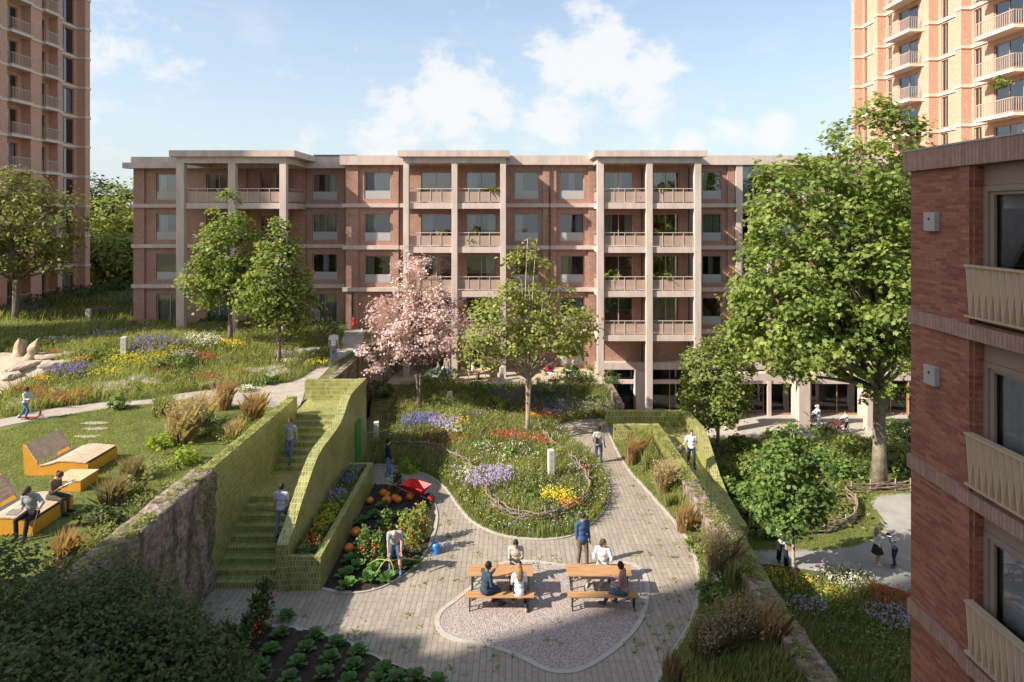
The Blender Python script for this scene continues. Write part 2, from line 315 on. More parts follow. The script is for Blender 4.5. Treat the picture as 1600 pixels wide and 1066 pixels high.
    def build(s, name, mats, parent=None, smooth=False, local=False, uv=True, bevel=0):
        me = bpy.data.meshes.new(name); off = Vector((0,0,0))
        if parent is not None and not local: off = OFF.get(parent.name, Vector())
        V = np.array(s.v, dtype=np.float64).reshape(-1, 3)
        me.from_pydata((V-np.array(off)).tolist(), [], s.f)
        if not isinstance(mats, (list, tuple)): mats = [mats]
        for q in mats: me.materials.append(q)
        me.polygons.foreach_set('material_index', s.m)
        if smooth: me.polygons.foreach_set('use_smooth', [True]*len(s.f))
        if uv:
            me.update(); lay = me.uv_layers.new(name='UVMap'); np_ = len(me.polygons); nl = len(me.loops)
            nor = np.zeros(np_*3); me.polygons.foreach_get('normal', nor); nor = nor.reshape(-1, 3)
            tot = np.zeros(np_, dtype=np.int32); me.polygons.foreach_get('loop_total', tot)
            vi = np.zeros(nl, dtype=np.int32); me.loops.foreach_get('vertex_index', vi)
            ln = np.repeat(nor, tot, axis=0); P = V[vi]; an = np.abs(ln)
            top = an[:, 2] > .72; xx = (~top) & (an[:, 0] > an[:, 1])
            UV = np.stack([P[:, 0], P[:, 2]], 1); UV[top] = P[top][:, :2]; UV[xx] = P[xx][:, 1:3]
            lay.data.foreach_set('uv', UV.astype(np.float32).ravel())
        me.update(); o = link(name, me, parent)
        if bevel:
            md = o.modifiers.new('bevel', 'BEVEL'); md.width = bevel; md.segments = 2; md.limit_method = 'ANGLE'
        return o
def fast_mesh(name, co, nper, mats, tint=None, parent=None, smooth=False, loops=None):
    """polygons of nper corners each from an (n*nper, 3) array"""
    me = bpy.data.meshes.new(name); co = np.asarray(co, dtype=np.float32)
    if parent is not None: co = co - np.array(OFF.get(parent.name, Vector()), dtype=np.float32)
    nv = len(co); npoly = nv//nper
    me.vertices.add(nv); me.vertices.foreach_set('co', co.ravel()); me.loops.add(nv); me.polygons.add(npoly)
    me.loops.foreach_set('vertex_index', np.arange(nv, dtype=np.int32)); me.polygons.foreach_set('loop_start', np.arange(0, nv, nper, dtype=np.int32))
    me.update(calc_edges=True)
    if tint is not None:
        at = me.attributes.new('tint', 'FLOAT', 'POINT'); at.data.foreach_set('value', np.repeat(np.asarray(tint, dtype=np.float32), nper))
    if not isinstance(mats, (list, tuple)): mats = [mats]
    for q in mats: me.materials.append(q)
    if smooth: me.polygons.foreach_set('use_smooth', [True]*npoly)
    return link(name, me, parent)
# ---------------------------------------------------------------- the photograph's ground plan
def U(px, py, z=0.0):
    Y = (EYE-z)*1000/(py-335); return Vector(((px-800)*Y/1000, Y, z))
def UY(px, py, Y): return Vector(((px-800)*Y/1000, Y, EYE-(py-335)*Y/1000))
def on(px, py, zf, guess=0.0):
    z = guess
    for _ in range(25):
        p = U(px, py, z); z = .5*z+.5*zf(p.x, p.y)
    p = U(px, py, z); p.z = zf(p.x, p.y); return p
def spline(pts, n=8, closed=False):
    """Catmull-Rom through 2D/3D points"""
    P = [Vector(p) for p in pts]; out = []; m = len(P)
    for i in range(m if closed else m-1):
        if closed: a, b, c, d = P[(i-1) % m], P[i], P[(i+1) % m], P[(i+2) % m]
        else: a, b, c, d = P[max(i-1, 0)], P[i], P[i+1], P[min(i+2, m-1)]
        for k in range(n):
            t = k/n; out.append(.5*((2*b)+(c-a)*t+(2*a-5*b+4*c-d)*t*t+(3*b-a-3*c+d)*t**3))
    if not closed: out.append(P[-1])
    return out
def inside(poly, X, Y):
    poly = np.asarray([(p[0], p[1]) for p in poly]); r = np.zeros(np.shape(X), bool); j = len(poly)-1
    for i in range(len(poly)):
        xi, yi = poly[i]; xj, yj = poly[j]
        c = ((yi > Y) != (yj > Y)) & (X < (xj-xi)*(Y-yi)/(yj-yi+1e-12)+xi); r ^= c; j = i
    return r
def dist_poly(path, X, Y, closed=False):
    path = np.asarray([(p[0], p[1]) for p in path]); d = np.full(np.shape(X), 1e9); n = len(path)
    for i in range(n if closed else n-1):
        a = path[i]; b = path[(i+1) % n]; ab = b-a; t = np.clip(((X-a[0])*ab[0]+(Y-a[1])*ab[1])/(ab@ab+1e-12), 0, 1)
        d = np.minimum(d, np.hypot(X-a[0]-t*ab[0], Y-a[1]-t*ab[1]))
    return d
def sheet(name, poly, zf, mat, res=.6, skirt=0, kind='structure', parent=None):
    """a ground sheet with the plan outline poly; zf works on arrays"""
    P = [Vector((p[0], p[1])) for p in poly]; arr = np.array([(p.x, p.y) for p in P]); n = len(P)
    gx, gy = np.meshgrid(np.arange(arr[:, 0].min()+res/2, arr[:, 0].max(), res), np.arange(arr[:, 1].min()+res/2, arr[:, 1].max(), res))
    gx = gx.ravel(); gy = gy.ravel(); ok = inside(poly, gx, gy) & (dist_poly(poly, gx, gy, True) > res*.35); gx = gx[ok]; gy = gy[ok]
    vs = P+[Vector((a, b)) for a, b in zip(gx, gy)]
    r = delaunay_2d_cdt(vs, [(i, (i+1) % n) for i in range(n)], [], 1, 1e-5)
    V = np.array([(v.x, v.y) for v in r[0]]); z = zf(V[:, 0], V[:, 1])*np.ones(len(V)); mb = MB()
    mb.v = [(a, b, c) for (a, b), c in zip(V.tolist(), z.tolist())]
    for f in r[2]:
        a, b, c = [V[i] for i in f[:3]]
        if (b[0]-a[0])*(c[1]-a[1])-(b[1]-a[1])*(c[0]-a[0]) < 0: f = f[::-1]
        mb.f.append(tuple(f)); mb.m.append(0)
    if skirt:
        zz = np.ravel(zf(arr[:, 0], arr[:, 1])*np.ones(n)); area = sum(arr[i][0]*arr[(i+1) % n][1]-arr[(i+1) % n][0]*arr[i][1] for i in range(n))
        for i in range(n):
            j = (i+1) % n; a = (*arr[i], zz[i]); b = (*arr[j], zz[j]); q = [(*arr[i], zz[i]-skirt), (*arr[j], zz[j]-skirt), b, a]
            mb.quad(*(q if area > 0 else q[::-1]))
    o = mb.build(name, mat, parent, smooth=not skirt)
    if kind: o['kind'] = kind
    return o
def scatter(poly, n, zf, margin=0):
    """n random points inside a plan polygon, on the ground function"""
    arr = np.array([(p[0], p[1]) for p in poly]); lo = arr.min(0); hi = arr.max(0); out = np.zeros((0, 2))
    while len(out) < n:
        q = RNG.uniform(lo, hi, (n*2, 2)); out = np.vstack([out, q[inside(poly, q[:, 0], q[:, 1])]])
    out = out[:n]; return np.column_stack([out, zf(out[:, 0], out[:, 1])*np.ones(n)])
def rand_dirs(n):
    v = RNG.normal(size=(n, 3)); return v/np.linalg.norm(v, axis=1, keepdims=True)
LEAF4 = np.array([(0,0),(.45,.34),(1,0),(.45,-.34)])
LEAF6 = np.array([(0,0),(.25,.36),(.68,.30),(1,0),(.68,-.30),(.25,-.36)])
LEAF10 = np.array([(0,0),(.12,.42),(.38,.22),(.52,.52),(.66,.2),(1,0),(.66,-.2),(.52,-.52),(.38,-.22),(.12,-.42)])
def leaf_array(cen, size, nrm, shape=LEAF4, droop=.15):
    n = len(cen); a = np.cross(nrm, rand_dirs(n)); a /= np.linalg.norm(a, axis=1, keepdims=True)+1e-9; b = np.cross(nrm, a)
    k = len(shape); s = np.asarray(size)[:, None, None]
    P = cen[:, None, :] + s*(shape[None, :, 0:1]-.5)*a[:, None, :] + s*shape[None, :, 1:2]*b[:, None, :]
    P = P - s*droop*(np.abs(shape[None, :, 0:1]-.5)*1.2)*nrm[:, None, :]
    return P.reshape(-1, 3)
def blades_array(base, h, w, lean=.35, wind=(0.10,0.04), droop=.0):
    n = len(base); a = RNG.uniform(0, 2*math.pi, n); d = np.column_stack([np.cos(a), np.sin(a), np.zeros(n)])
    ln = (np.abs(RNG.normal(0, lean, n))*h)[:, None]*np.column_stack([np.cos(a+1.3), np.sin(a+1.3), np.zeros(n)])
    tip = base+ln+np.column_stack([wind[0]*h, wind[1]*h, h]); wv = d*(np.asarray(w)*np.ones(n))[:, None]/2
    mid = base+ln*.35+np.column_stack([np.zeros(n), np.zeros(n), h*.55])
    return np.stack([base-wv, base+wv, mid+wv*.8, tip, mid-wv*.8], 1).reshape(-1, 3)
# ---------------------------------------------------------------- ground, beds, walls
def sstep(a, b, x): t = np.clip((x-a)/(b-a), 0, 1); return t*t*(3-2*t)
def wob(X, Y, s=.35, a=.06): return a*(np.sin(X*s*2.1+Y*s)+np.sin(Y*s*2.7-X*s*1.3+1.7)+np.sin((X+Y)*s*4.1)*.5)
def zf_upper(X, Y):
    X = np.asarray(X, float); Y = np.asarray(Y, float)
    z = 3.0+.9*sstep(29, 43, Y)
    m = .75*np.exp(-((X+20.5)/4.5)**2-((Y-37.5)/2.6)**2)+.35*np.exp(-((X+29)/5)**2-((Y-36)/3)**2)
    return z+m*sstep(-10.5, -13, X)
EDGE_C = [U(*p) for p in ((583,727),(600,727),(625,730),(650,737),(675,747),(695,762),(712,785),(732,810),(760,828),(790,838),(830,843),(870,842),(900,834),(925,817),
          (945,795),(952,772),(948,750),(935,730),(918,712),(900,698),(882,684),(870,674),(872,667),(885,661),(915,657),(944,656))]
EDGE_CS = [tuple(p) for p in spline(EDGE_C, 4)]
def zf_central(X, Y):
    X = np.asarray(X, float); Y = np.asarray(Y, float)
    d = dist_poly(EDGE_CS, X, Y); z = np.clip(.03+.15*np.maximum(d-.25, 0), .03, 1.02)+np.clip(d/3, 0, 1)*wob(X, Y, .6, .05)
    return z+(1.1-z)*sstep(38.2, 39.6, Y)
EDGE_R = [U(*p) for p in ((947,661),(955,685),(968,712),(985,738),(1005,760),(1030,788),(1058,820),(1075,845),(1086,872),(1091,900),(1091,930),(1084,960),(1071,990),(1052,1020),(1034,1050),(1020,1080))]
EDGE_RS = [tuple(p) for p in spline(EDGE_R, 4)]
def zf_right(X, Y):
    X = np.asarray(X, float); Y = np.asarray(Y, float); d = dist_poly(EDGE_RS, X, Y); return np.clip(.03+.16*np.maximum(d-.2, 0), .03, .5)
def zf_ramp(X, Y):
    return np.interp(np.asarray(Y, float), [22, 24.2, 27, 30.5, 33.4, 36], [-2.2, -2.2, -1.35, -.25, 0, 0])
def zf_low(X, Y):
    X = np.asarray(X, float); Y = np.asarray(Y, float)
    return -2.2+.55*sstep(28.2, 31, Y)*sstep(39.6, 36.5, Y)*sstep(9.4, 11, X)+.25*sstep(21.5, 19, Y)*sstep(7.5, 9.5, X)
far = MB(); far.quad((-900,-300,-2.6), (900,-300,-2.6), (900,1600,-2.6), (-900,1600,-2.6)); setp(far.build('ground', M['earth']), kind='structure')
hi = MB(); hi.quad((-200,59,3.86), (-27.6,59,3.86), (-27.6,170,3.86), (-200,170,3.86)); hi.quad((-200,-20,2.9), (-50,-20,2.9), (-50,59.01,3.86), (-200,59.01,3.86)); setp(hi.build('far_meadow', M['meadow']), kind='structure')
UPPER = [(-9.8,4), (-9.8,30.4), (-9.6,31.8), (-8.9,38.6), (-7.9,44.6), (-7.9,59.5), (-60,59.5), (-60,4)]
sheet('upper_garden', UPPER, zf_upper, M['meadow'], .7)
up = lambda px, py: on(px, py, lambda x, y: float(zf_upper(x, y)), 3.2)
P_UP = [up(*p) for p in ((-60,668),(0,656),(45,647),(90,638),(157,630),(225,626),(279,616),(345,609),(390,605),(444,600),(471,592),(498,574),(514,562),(530,541),(537,523),(540,512))]
P_DN = [up(*p) for p in ((566,512),(568,533),(548,551),(520,570),(498,592),(478,601),(475,618),(462,640),(426,637),(380,634),(300,625),(248,631),(200,634),(171,638),(135,644),(67,655),(0,668),(-60,682))]
PATH_UP = [tuple(p) for p in spline(P_UP, 3)]+[tuple(p) for p in spline(P_DN, 3)]
# keep the path's right side inside the retaining walls
PATH_UP = [(min(p[0], float(np.interp(p[1], [0, 28.2, 28.4, 30.3, 31.8, 38.6, 44.6], [-9.9, -9.9, -9.6, -9.75, -9.65, -8.95, -7.95]))), p[1]) for p in PATH_UP]
sheet('upper_path', PATH_UP, lambda X, Y: zf_upper(X, Y)+.02, M['path'], .6)
LAWN = [tuple(p) for p in P_DN[8:]]+[(-26,24), (-26,8), (-9.9,8), (-9.9,28)]
sheet('lawn', LAWN, lambda X, Y: zf_upper(X, Y)+.012, M['lawn'], .7)
SAND = [tuple(up(*p)) for p in ((-80,556),(0,553),(40,558),(75,566),(105,575),(90,584),(45,596),(20,610),(0,622),(-80,625))]
sheet('sandy_ground', SAND, lambda X, Y: zf_upper(X, Y)+.05+.12*np.abs(np.sin(X*1.7+np.sin(Y*2)))*1.0, M['sand'], .25)
for px, py, r in ((147,662,.55),(150,671,.5),(137,683,.5)):
    c = up(px, py); sheet('bare_patch', [(c.x+r*math.cos(a)*(1+.2*math.sin(3*a+px)), c.y+.35*r*math.sin(a)) for a in np.linspace(0, 2*math.pi, 20)[:-1]], lambda X, Y: zf_upper(X, Y)+.03, M['path'], .4)
PAVE = [(-9.4,5), (7.3,5), (7.3,33.4), (9.45,33.4), (9.45,35.6), (6.1,35.6), (6.1,37.2), (-9.4,37.2)]
sheet('court_paving', PAVE, lambda X, Y: X*0, M['paver'], 2.0)
CENTRAL = EDGE_CS+[(6.0,36.0), (6.0,44.4), (-8.0,44.4), (-8.6,39.5), (-7.0,30.5), (-7.0,27.8)]
sheet('garden_bed', CENTRAL, zf_central, M['meadow'], .45)
RIGHT = EDGE_RS+[(4.0,10), (7.05,10), (7.05,33.2), (5.4,33.2)]
sheet('border_bed', RIGHT, zf_right, M['lawn'], .45)
KPROF = [(-.06,0), (-.06,.035), (.06,.035), (.06,0)]
def kerb(path): k = MB(); k.strip_prof([(p[0], p[1], 0.004) for p in path], KPROF); setp(k.build('kerb', M['kerb']), kind='structure')
kerb(EDGE_CS); kerb(EDGE_RS)
BED_A = [U(*p) for p in ((504,921),(530,926),(560,926),(590,920),(615,908),(638,893),(658,872),(672,850),(680,825),(682,805),(676,785),(664,771),(640,763),(610,760),(586,757))]
BED_AS = [tuple(p) for p in spline(BED_A, 4)]
sheet('vegetable_bed', BED_AS, lambda X, Y: .03+.05*np.abs(np.sin(X*4.3))*np.abs(np.sin(Y*3.1+X)), M['soil'], .22); kerb(BED_AS)
BED_B = [U(*p) for p in ((318,984),(360,980),(430,980),(480,987),(520,996),(545,1006),(575,1022),(605,1037),(650,1055),(690,1070),(750,1096))]
BED_BS = [tuple(p) for p in spline(BED_B, 4)]
sheet('cabbage_bed', BED_BS+[(-.5,13.0), (-8.9,13.0), (-9.0,17)], lambda X, Y: .03+.06*np.abs(np.sin(X*4.0+Y*.8))*np.abs(np.sin(Y*2.6+X)), M['soil'], .22); kerb(BED_BS)
GRAV = [tuple(p) for p in spline([U(*p) for p in ((690,955),(683,972),(692,990),(715,1001),(760,1008),(810,1025),(850,1045),(882,1050),(915,1043),(960,1015),(990,985),(1005,960),(1012,925),(1008,900),(995,885),(970,880),(900,885),(830,878),(790,880),(765,890),(740,915),(712,938))], 5, True)]
sheet('gravel_patch', GRAV, lambda X, Y: .012+.004*np.sin(X*9)*np.sin(Y*8), M['gravel'], .4)
k = MB(); k.strip_prof([(p[0], p[1], .004) for p in GRAV], [(-.07,0), (-.07,.022), (.07,.022), (.07,0)], closed=True); setp(k.build('kerb', M['kerb']), kind='structure')
sheet('ramp', [(7.65,20), (9.5,20), (9.5,35.6), (7.65,35.6)], lambda X, Y: zf_ramp(X, Y)+.015, M['tile_sq'], .8)
sheet('lower_garden', [(7.4,4), (45,4), (45,45), (9.6,45), (9.6,26.8), (7.4,26.8)], zf_low, M['earth'], .7)
LPATH = [tuple(U(px, py, -2.2)) for px, py in ((1150,862),(1200,860),(1290,860),(1335,854),(1362,844),(1383,826),(1370,812),(1360,800),(1368,792),(1400,789),(1520,789),(1560,960),(1423,928),(1375,914),(1330,902),(1270,893),(1210,884),(1165,880))]
sheet('lower_path', [(p[0], p[1]) for p in LPATH], lambda X, Y: zf_low(X, Y)+.03, M['path_grey'], .5)
LLAWN = [tuple(U(px, py, -2.2)) for px, py in ((1160,840),(1300,835),(1345,815),(1335,790),(1325,780),(1423,772),(1520,770),(1520,792),(1400,791),(1372,794),(1364,802),(1388,826),(1364,847),(1335,857),(1290,863),(1160,864))]
sheet('lower_lawn', [(p[0], p[1]) for p in LLAWN], lambda X, Y: zf_low(X, Y)+.02, M['lawn'], .5)
sheet('colonnade_pavement', [(6.3,39.7), (40,39.7), (40,45), (6.3,45)], lambda X, Y: -2.08+X*0, M['kerb'], 2, skirt=.5)
terr = MB(); terr.box(-7.9, 6.0, 40.2, 44.25, .9, 1.13); setp(terr.build('terrace', M['decking']), kind='structure')

# ---- staircase
st = thing('tiled_staircase', 'green glazed tile staircase climbing from the court to the upper lawn', 'staircase', (-8.4,20.2,0))
b = MB(); RISE, TREAD, X0, X1 = .175, .3725, -9.5, -7.37; y = 20.2
for i in range(9):
    y2 = y+TREAD if i < 8 else 25.56; b.box(X0, X1, y, y2, -.1, RISE*(i+1)); y = y2
z0 = RISE*9
for i in range(8):
    y2 = y+TREAD if i < 7 else 30.4; b.box(X0-(.25 if i == 7 else 0), X1, y, y2, -.1, z0+RISE*(i+1)); y = y2
b.build('steps', M['tile'], st)
def wall_profile(mb, xa, xb, pts, zb, m=0):
    """a wall along Y whose top follows (y, z); its two faces, top and ends"""
    n = len(pts)
    for i in range(n-1):
        (ya, za), (yb, zc) = pts[i], pts[i+1]
        mb.quad((xa,ya,za), (xb,ya,za), (xb,yb,zc), (xa,yb,zc), m)
        mb.quad((xa,yb,zb), (xa,ya,zb), (xa,ya,za), (xa,yb,zc), m); mb.quad((xb,ya,zb), (xb,yb,zb), (xb,yb,zc), (xb,ya,za), m)
    ya, za = pts[0]; mb.quad((xa,ya,zb), (xb,ya,zb), (xb,ya,za), (xa,ya,za), m)
    ya, za = pts[-1]; mb.quad((xb,ya,zb), (xa,ya,zb), (xa,ya,za), (xb,ya,za), m)
b = MB(); b.box(-9.88, -9.5, 20.3, 28.3, -.1, 3.75); b.build('wall', M['tile'], st)
prof = [(20.0,1.46),(20.6,1.75),(21.3,2.2),(22.0,2.58),(22.6,2.88),(23.1,3.08),(23.7,3.17),(24.6,3.19),(25.4,3.2),(26.2,3.28),(26.8,3.5),(27.3,3.78),(27.8,3.95),(28.4,3.98),(30.76,3.93)]
b = MB(); wall_profile(b, -7.37, -7.0, prof, -.1); b.build('parapet', M['tile'], st)
b = MB(); b.box(-9.85, -7.375, 30.4, 30.75, -.1, 3.9); b.build('back_wall', M['tile'], st)
b = MB(); b.box(-6.998, -6.0, 20.06, 20.24, -.1, 1.06); b.box(-6.22, -6.0, 20.24, 27.5, -.1, 1.06); b.box(-6.998, -6.0, 27.5, 27.7, -.1, 1.06); b.box(-6.998, -6.22, 20.24, 27.5, -.1, .60); b.build('planter', M['tile'], st)
b = MB(); b.box(-6.99, -6.225, 20.245, 27.49, .605, .86); b.build('planter_soil', M['soil'], st)
b = MB()
for k in range(5): b.box(-6.995, -6.90, 28.55+k*.16, 28.65+k*.16, 0.2, 2.45)
b.box(-6.997, -6.96, 28.48, 29.32, .2, 2.5); b.build('door', M['green_steel'], st)
b = MB(); b.tube([(-6.93,30.0,1.55), (-6.2,30.0,1.62), (-5.3,30.2,1.72)], .022, 6); b.build('handrail', M['hose'], st)
# ---- stone walls
def stone_wall(name, label, xa, xb, ya, yb, zb, ztop, amp=.09, mat='stone_wall', res=.16, face=1):
    nz_ = max(2, int((ztop(ya)-zb)/res)); nx = max(2, int(abs(xb-xa)/.13)); ny = int((yb-ya)/res); mb = MB(); rows = []
    for j in range(ny+1):
        y = ya+(yb-ya)*j/ny; zt = ztop(y); row = []
        sec = [(xa, zb+(zt-zb)*i/nz_, -1, 0) for i in range(nz_)]+[(xa+(xb-xa)*i/nx, zt, 0, 1) for i in range(nx)]+[(xb, zt-(zt-zb)*i/nz_, 1, 0) for i in range(nz_+1)]
        for x, z, dx, dz in sec:
            q = Vector((x, y, z)); d = amp*(mnoise.fractal(q*1.6, 1.0, 2.0, 4)+.6*mnoise.noise(q*.55))
            if dz: d *= .5
            row.append((x+dx*d, y+.3*amp*mnoise.noise(q*3), z+dz*d))
        rows.append(row)
    k = len(rows[0]); mb.v = [p for r in rows for p in r]
    for j in range(ny):
        for i in range(k-1): mb.f.append((j*k+i, (j+1)*k+i, (j+1)*k+i+1, j*k+i+1)[::-1]); mb.m.append(0)
    for r0, fl in ((0, 0), (ny, 1)):
        q = tuple(r0*k+i for i in range(k)); mb.f.append(q if fl else q[::-1]); mb.m.append(0)
    o = mb.build(name, M[mat], smooth=True); setp(o, label, 'wall'); return o
stone_wall('stone_wall', 'rough pinkish stone retaining wall streaked with moss, left of the tiled steps', -10.15, -9.42, 5, 20.29, -.2, lambda y: 3.72-.25*float(sstep(13, 5, y)), .10)
stone_wall('stone_wall', 'long low mossy stone wall dividing the court from the lower path on the right', 7.0, 7.68, 11, 26.4, -2.5, lambda y: .84, .07)
def ramp_wall():
    mb = MB(); path = [(-9.83,30.78), (-9.45,33), (-8.75,38.6), (-7.95,44.2)]; n = len(path)
    for i in range(n-1):
        (xa, ya), (xb, yb) = path[i], path[i+1]; za = float(zf_upper(xa, ya))+.22; zc = float(zf_upper(xb, yb))+.22
        mb.hexa([(xa,ya,-.2), (xa+.36,ya,-.2), (xb+.36,yb,-.2), (xb,yb,-.2), (xa,ya,za), (xa+.36,ya,za), (xb+.36,yb,zc), (xb,yb,zc)])
    setp(mb.build('retaining_wall', M['stone_wall']), 'dark mossy retaining wall holding the sloping path behind the tiled stairs', 'wall')
ramp_wall()
rw = thing('tiled_ramp_wall', 'green glazed tile parapets wrapped round the top of the right hand ramp', 'wall', (7.5,35.7,0))
b = MB(); b.box(5.2, 9.87, 35.5, 35.88, -2.5, .85); b.build('back_wall', M['tile_sq'], rw)
b = MB(); wall_profile(b, 9.45, 9.87, [(26.8,-1.25),(27.5,-1.22),(29.3,-.98),(30.4,-.55),(31.3,.05),(32.2,.62),(33.0,.86),(35.495,.86)], -2.5); b.build('outer_wall', M['tile'], rw)
b = MB(); b.box(5.3, 7.68, 33.2, 33.55, -.1, .84); b.box(7.3, 7.68, 26.3, 33.195, -2.5, .845); b.build('inner_wall', M['tile'], rw)
b = MB(); b.box(5.995, 6.3, 35.89, 44.2, -2.4, 1.16); setp(b.build('terrace_wall', M['stone_wall']), 'grassy topped wall at the end of the terrace beside the ramp', 'wall')
# ---------------------------------------------------------------- windows (shared meshes)
WCACHE = {}
def window_meshes(w, h, kind, cur, mats):
    key = (round(w, 2), round(h, 2), kind, cur, mats)
    if key in WCACHE: return WCACHE[key]
    fm, gm, cm = mats; fr = MB(); t = .07
    fr.box(-w/2, w/2, .10, .18, 0, t); fr.box(-w/2, w/2, .10, .18, h-t, h); fr.box(-w/2, -w/2+t, .10, .18, t, h-t); fr.box(w/2-t, w/2, .10, .18, t, h-t)
    fr.box(-w/2-.02, w/2+.02, -.03, .10, -.05, 0)
    if kind in ('door', 'shop'): fr.box(-.03, .03, .105, .175, t, h-t)
    if kind == 'shop':
        fr.box(-w/2+t, -.031, .11, .17, h*.70, h*.70+.09); fr.box(.031, w/2-t, .11, .17, h*.70, h*.70+.09)
    if kind == 'split':
        fr.box(-w*.02, w*.02+.02, .105, .175, t, h-t); fr.box(-w/2+t, -w*.021, .105, .175, h*.49, h*.52); fr.box(w*.021+.02, w/2-t, .105, .175, h*.49, h*.52)
    pa = MB(); pa.quad((-w/2+t,.14,t), (w/2-t,.14,t), (w/2-t,.14,h-t), (-w/2+t,.14,h-t))
    pf = pa; me = []
    def bake(mb, m):
        o = mb.build('w', m, uv=True); q = o.data; bpy.data.objects.remove(o); return q
    res = [bake(fr, M[fm]), bake(pa, M[gm])]
    spans = {'none': [], 'left': [(-.46,-.14)], 'right': [(.16,.46)], 'both': [(-.46,-.20), (.22,.46)], 'full': [(-.46,.46)], 'mid': [(-.12,.12)]}[cur]
    if spans:
        cu = MB(); rnd = random.Random(hash(key) & 1023)
        for a, c in spans:
            xs = np.linspace(a*w, c*w, max(6, int((c-a)*w/.045))); dep = [.30+.035*math.sin(i*1.9+rnd.random()*1.2) for i in range(len(xs))]
            for i in range(len(xs)-1): cu.quad((xs[i],dep[i],.03), (xs[i+1],dep[i+1],.03), (xs[i+1],dep[i+1],h-.08), (xs[i],dep[i],h-.08))
        res.append(bake(cu, M[cm]))
    else: res.append(None)
    if kind == 'window':
        bl = MB(); bl.box(-w/2+.02, w/2-.02, .02, .035, .0, h*.30); bl2 = MB()
        res.append(bake(bl, M['milky']))
    else: res.append(None)
    WCACHE[key] = res; return res
def put_window(parent, x, y, z, w, h, kind='window', cur='none', rot=0, mats=('frame','glass','curtain')):
    fr, pa, cu, bl = window_meshes(w, h, kind, cur, mats); off = OFF[parent.name]
    o = link('window', fr, parent); o.location = Vector((x, y, z))-off; o.rotation_euler = (0, 0, rot); OFF[o.name] = Vector((x, y, z))
    for nm, me in (('pane', pa), ('curtain', cu), ('glass_guard', bl)):
        if me: link(nm, me, o)
    return o
def wall_face(mb, O, Uv, Nv, u0, u1, z0, z1, openings, depth=.2, m=0):
    """one vertical wall face with reveals round its openings; O origin, Uv along, Nv outward"""
    O = Vector(O); Uv = Vector(Uv); Nv = Vector(Nv); P = lambda u, z, d=0: O+Uv*u+Vector((0,0,z))-Nv*d
    def q(a, b, c, d):
        n = (b-a).cross(c-a); mb.quad(*((a,b,c,d) if n.dot(Nv) > 0 else (d,c,b,a)), m)
    cuts = sorted({u0, u1, *[o[0] for o in openings], *[o[1] for o in openings]}); cuts = [c for c in cuts if u0 <= c <= u1]
    for a, c in zip(cuts[:-1], cuts[1:]):
        if c-a < 1e-4: continue
        mid = (a+c)/2; zs = sorted([(o[2], o[3]) for o in openings if o[0] < mid < o[1]]); z = z0
        for za, zb in zs:
            if za > z: q(P(a,z), P(c,z), P(c,za), P(a,za))
            z = zb
        if z < z1: q(P(a,z), P(c,z), P(c,z1), P(a,z1))
    for a, c, za, zb in openings:
        for p in ((P(a,za), P(a,za,depth), P(a,zb,depth), P(a,zb)), (P(c,za), P(c,zb), P(c,zb,depth), P(c,za,depth)),
                  (P(a,za), P(c,za), P(c,za,depth), P(a,za,depth)), (P(a,zb), P(a,zb,depth), P(c,zb,depth), P(c,zb))): mb.quad(*p, m)
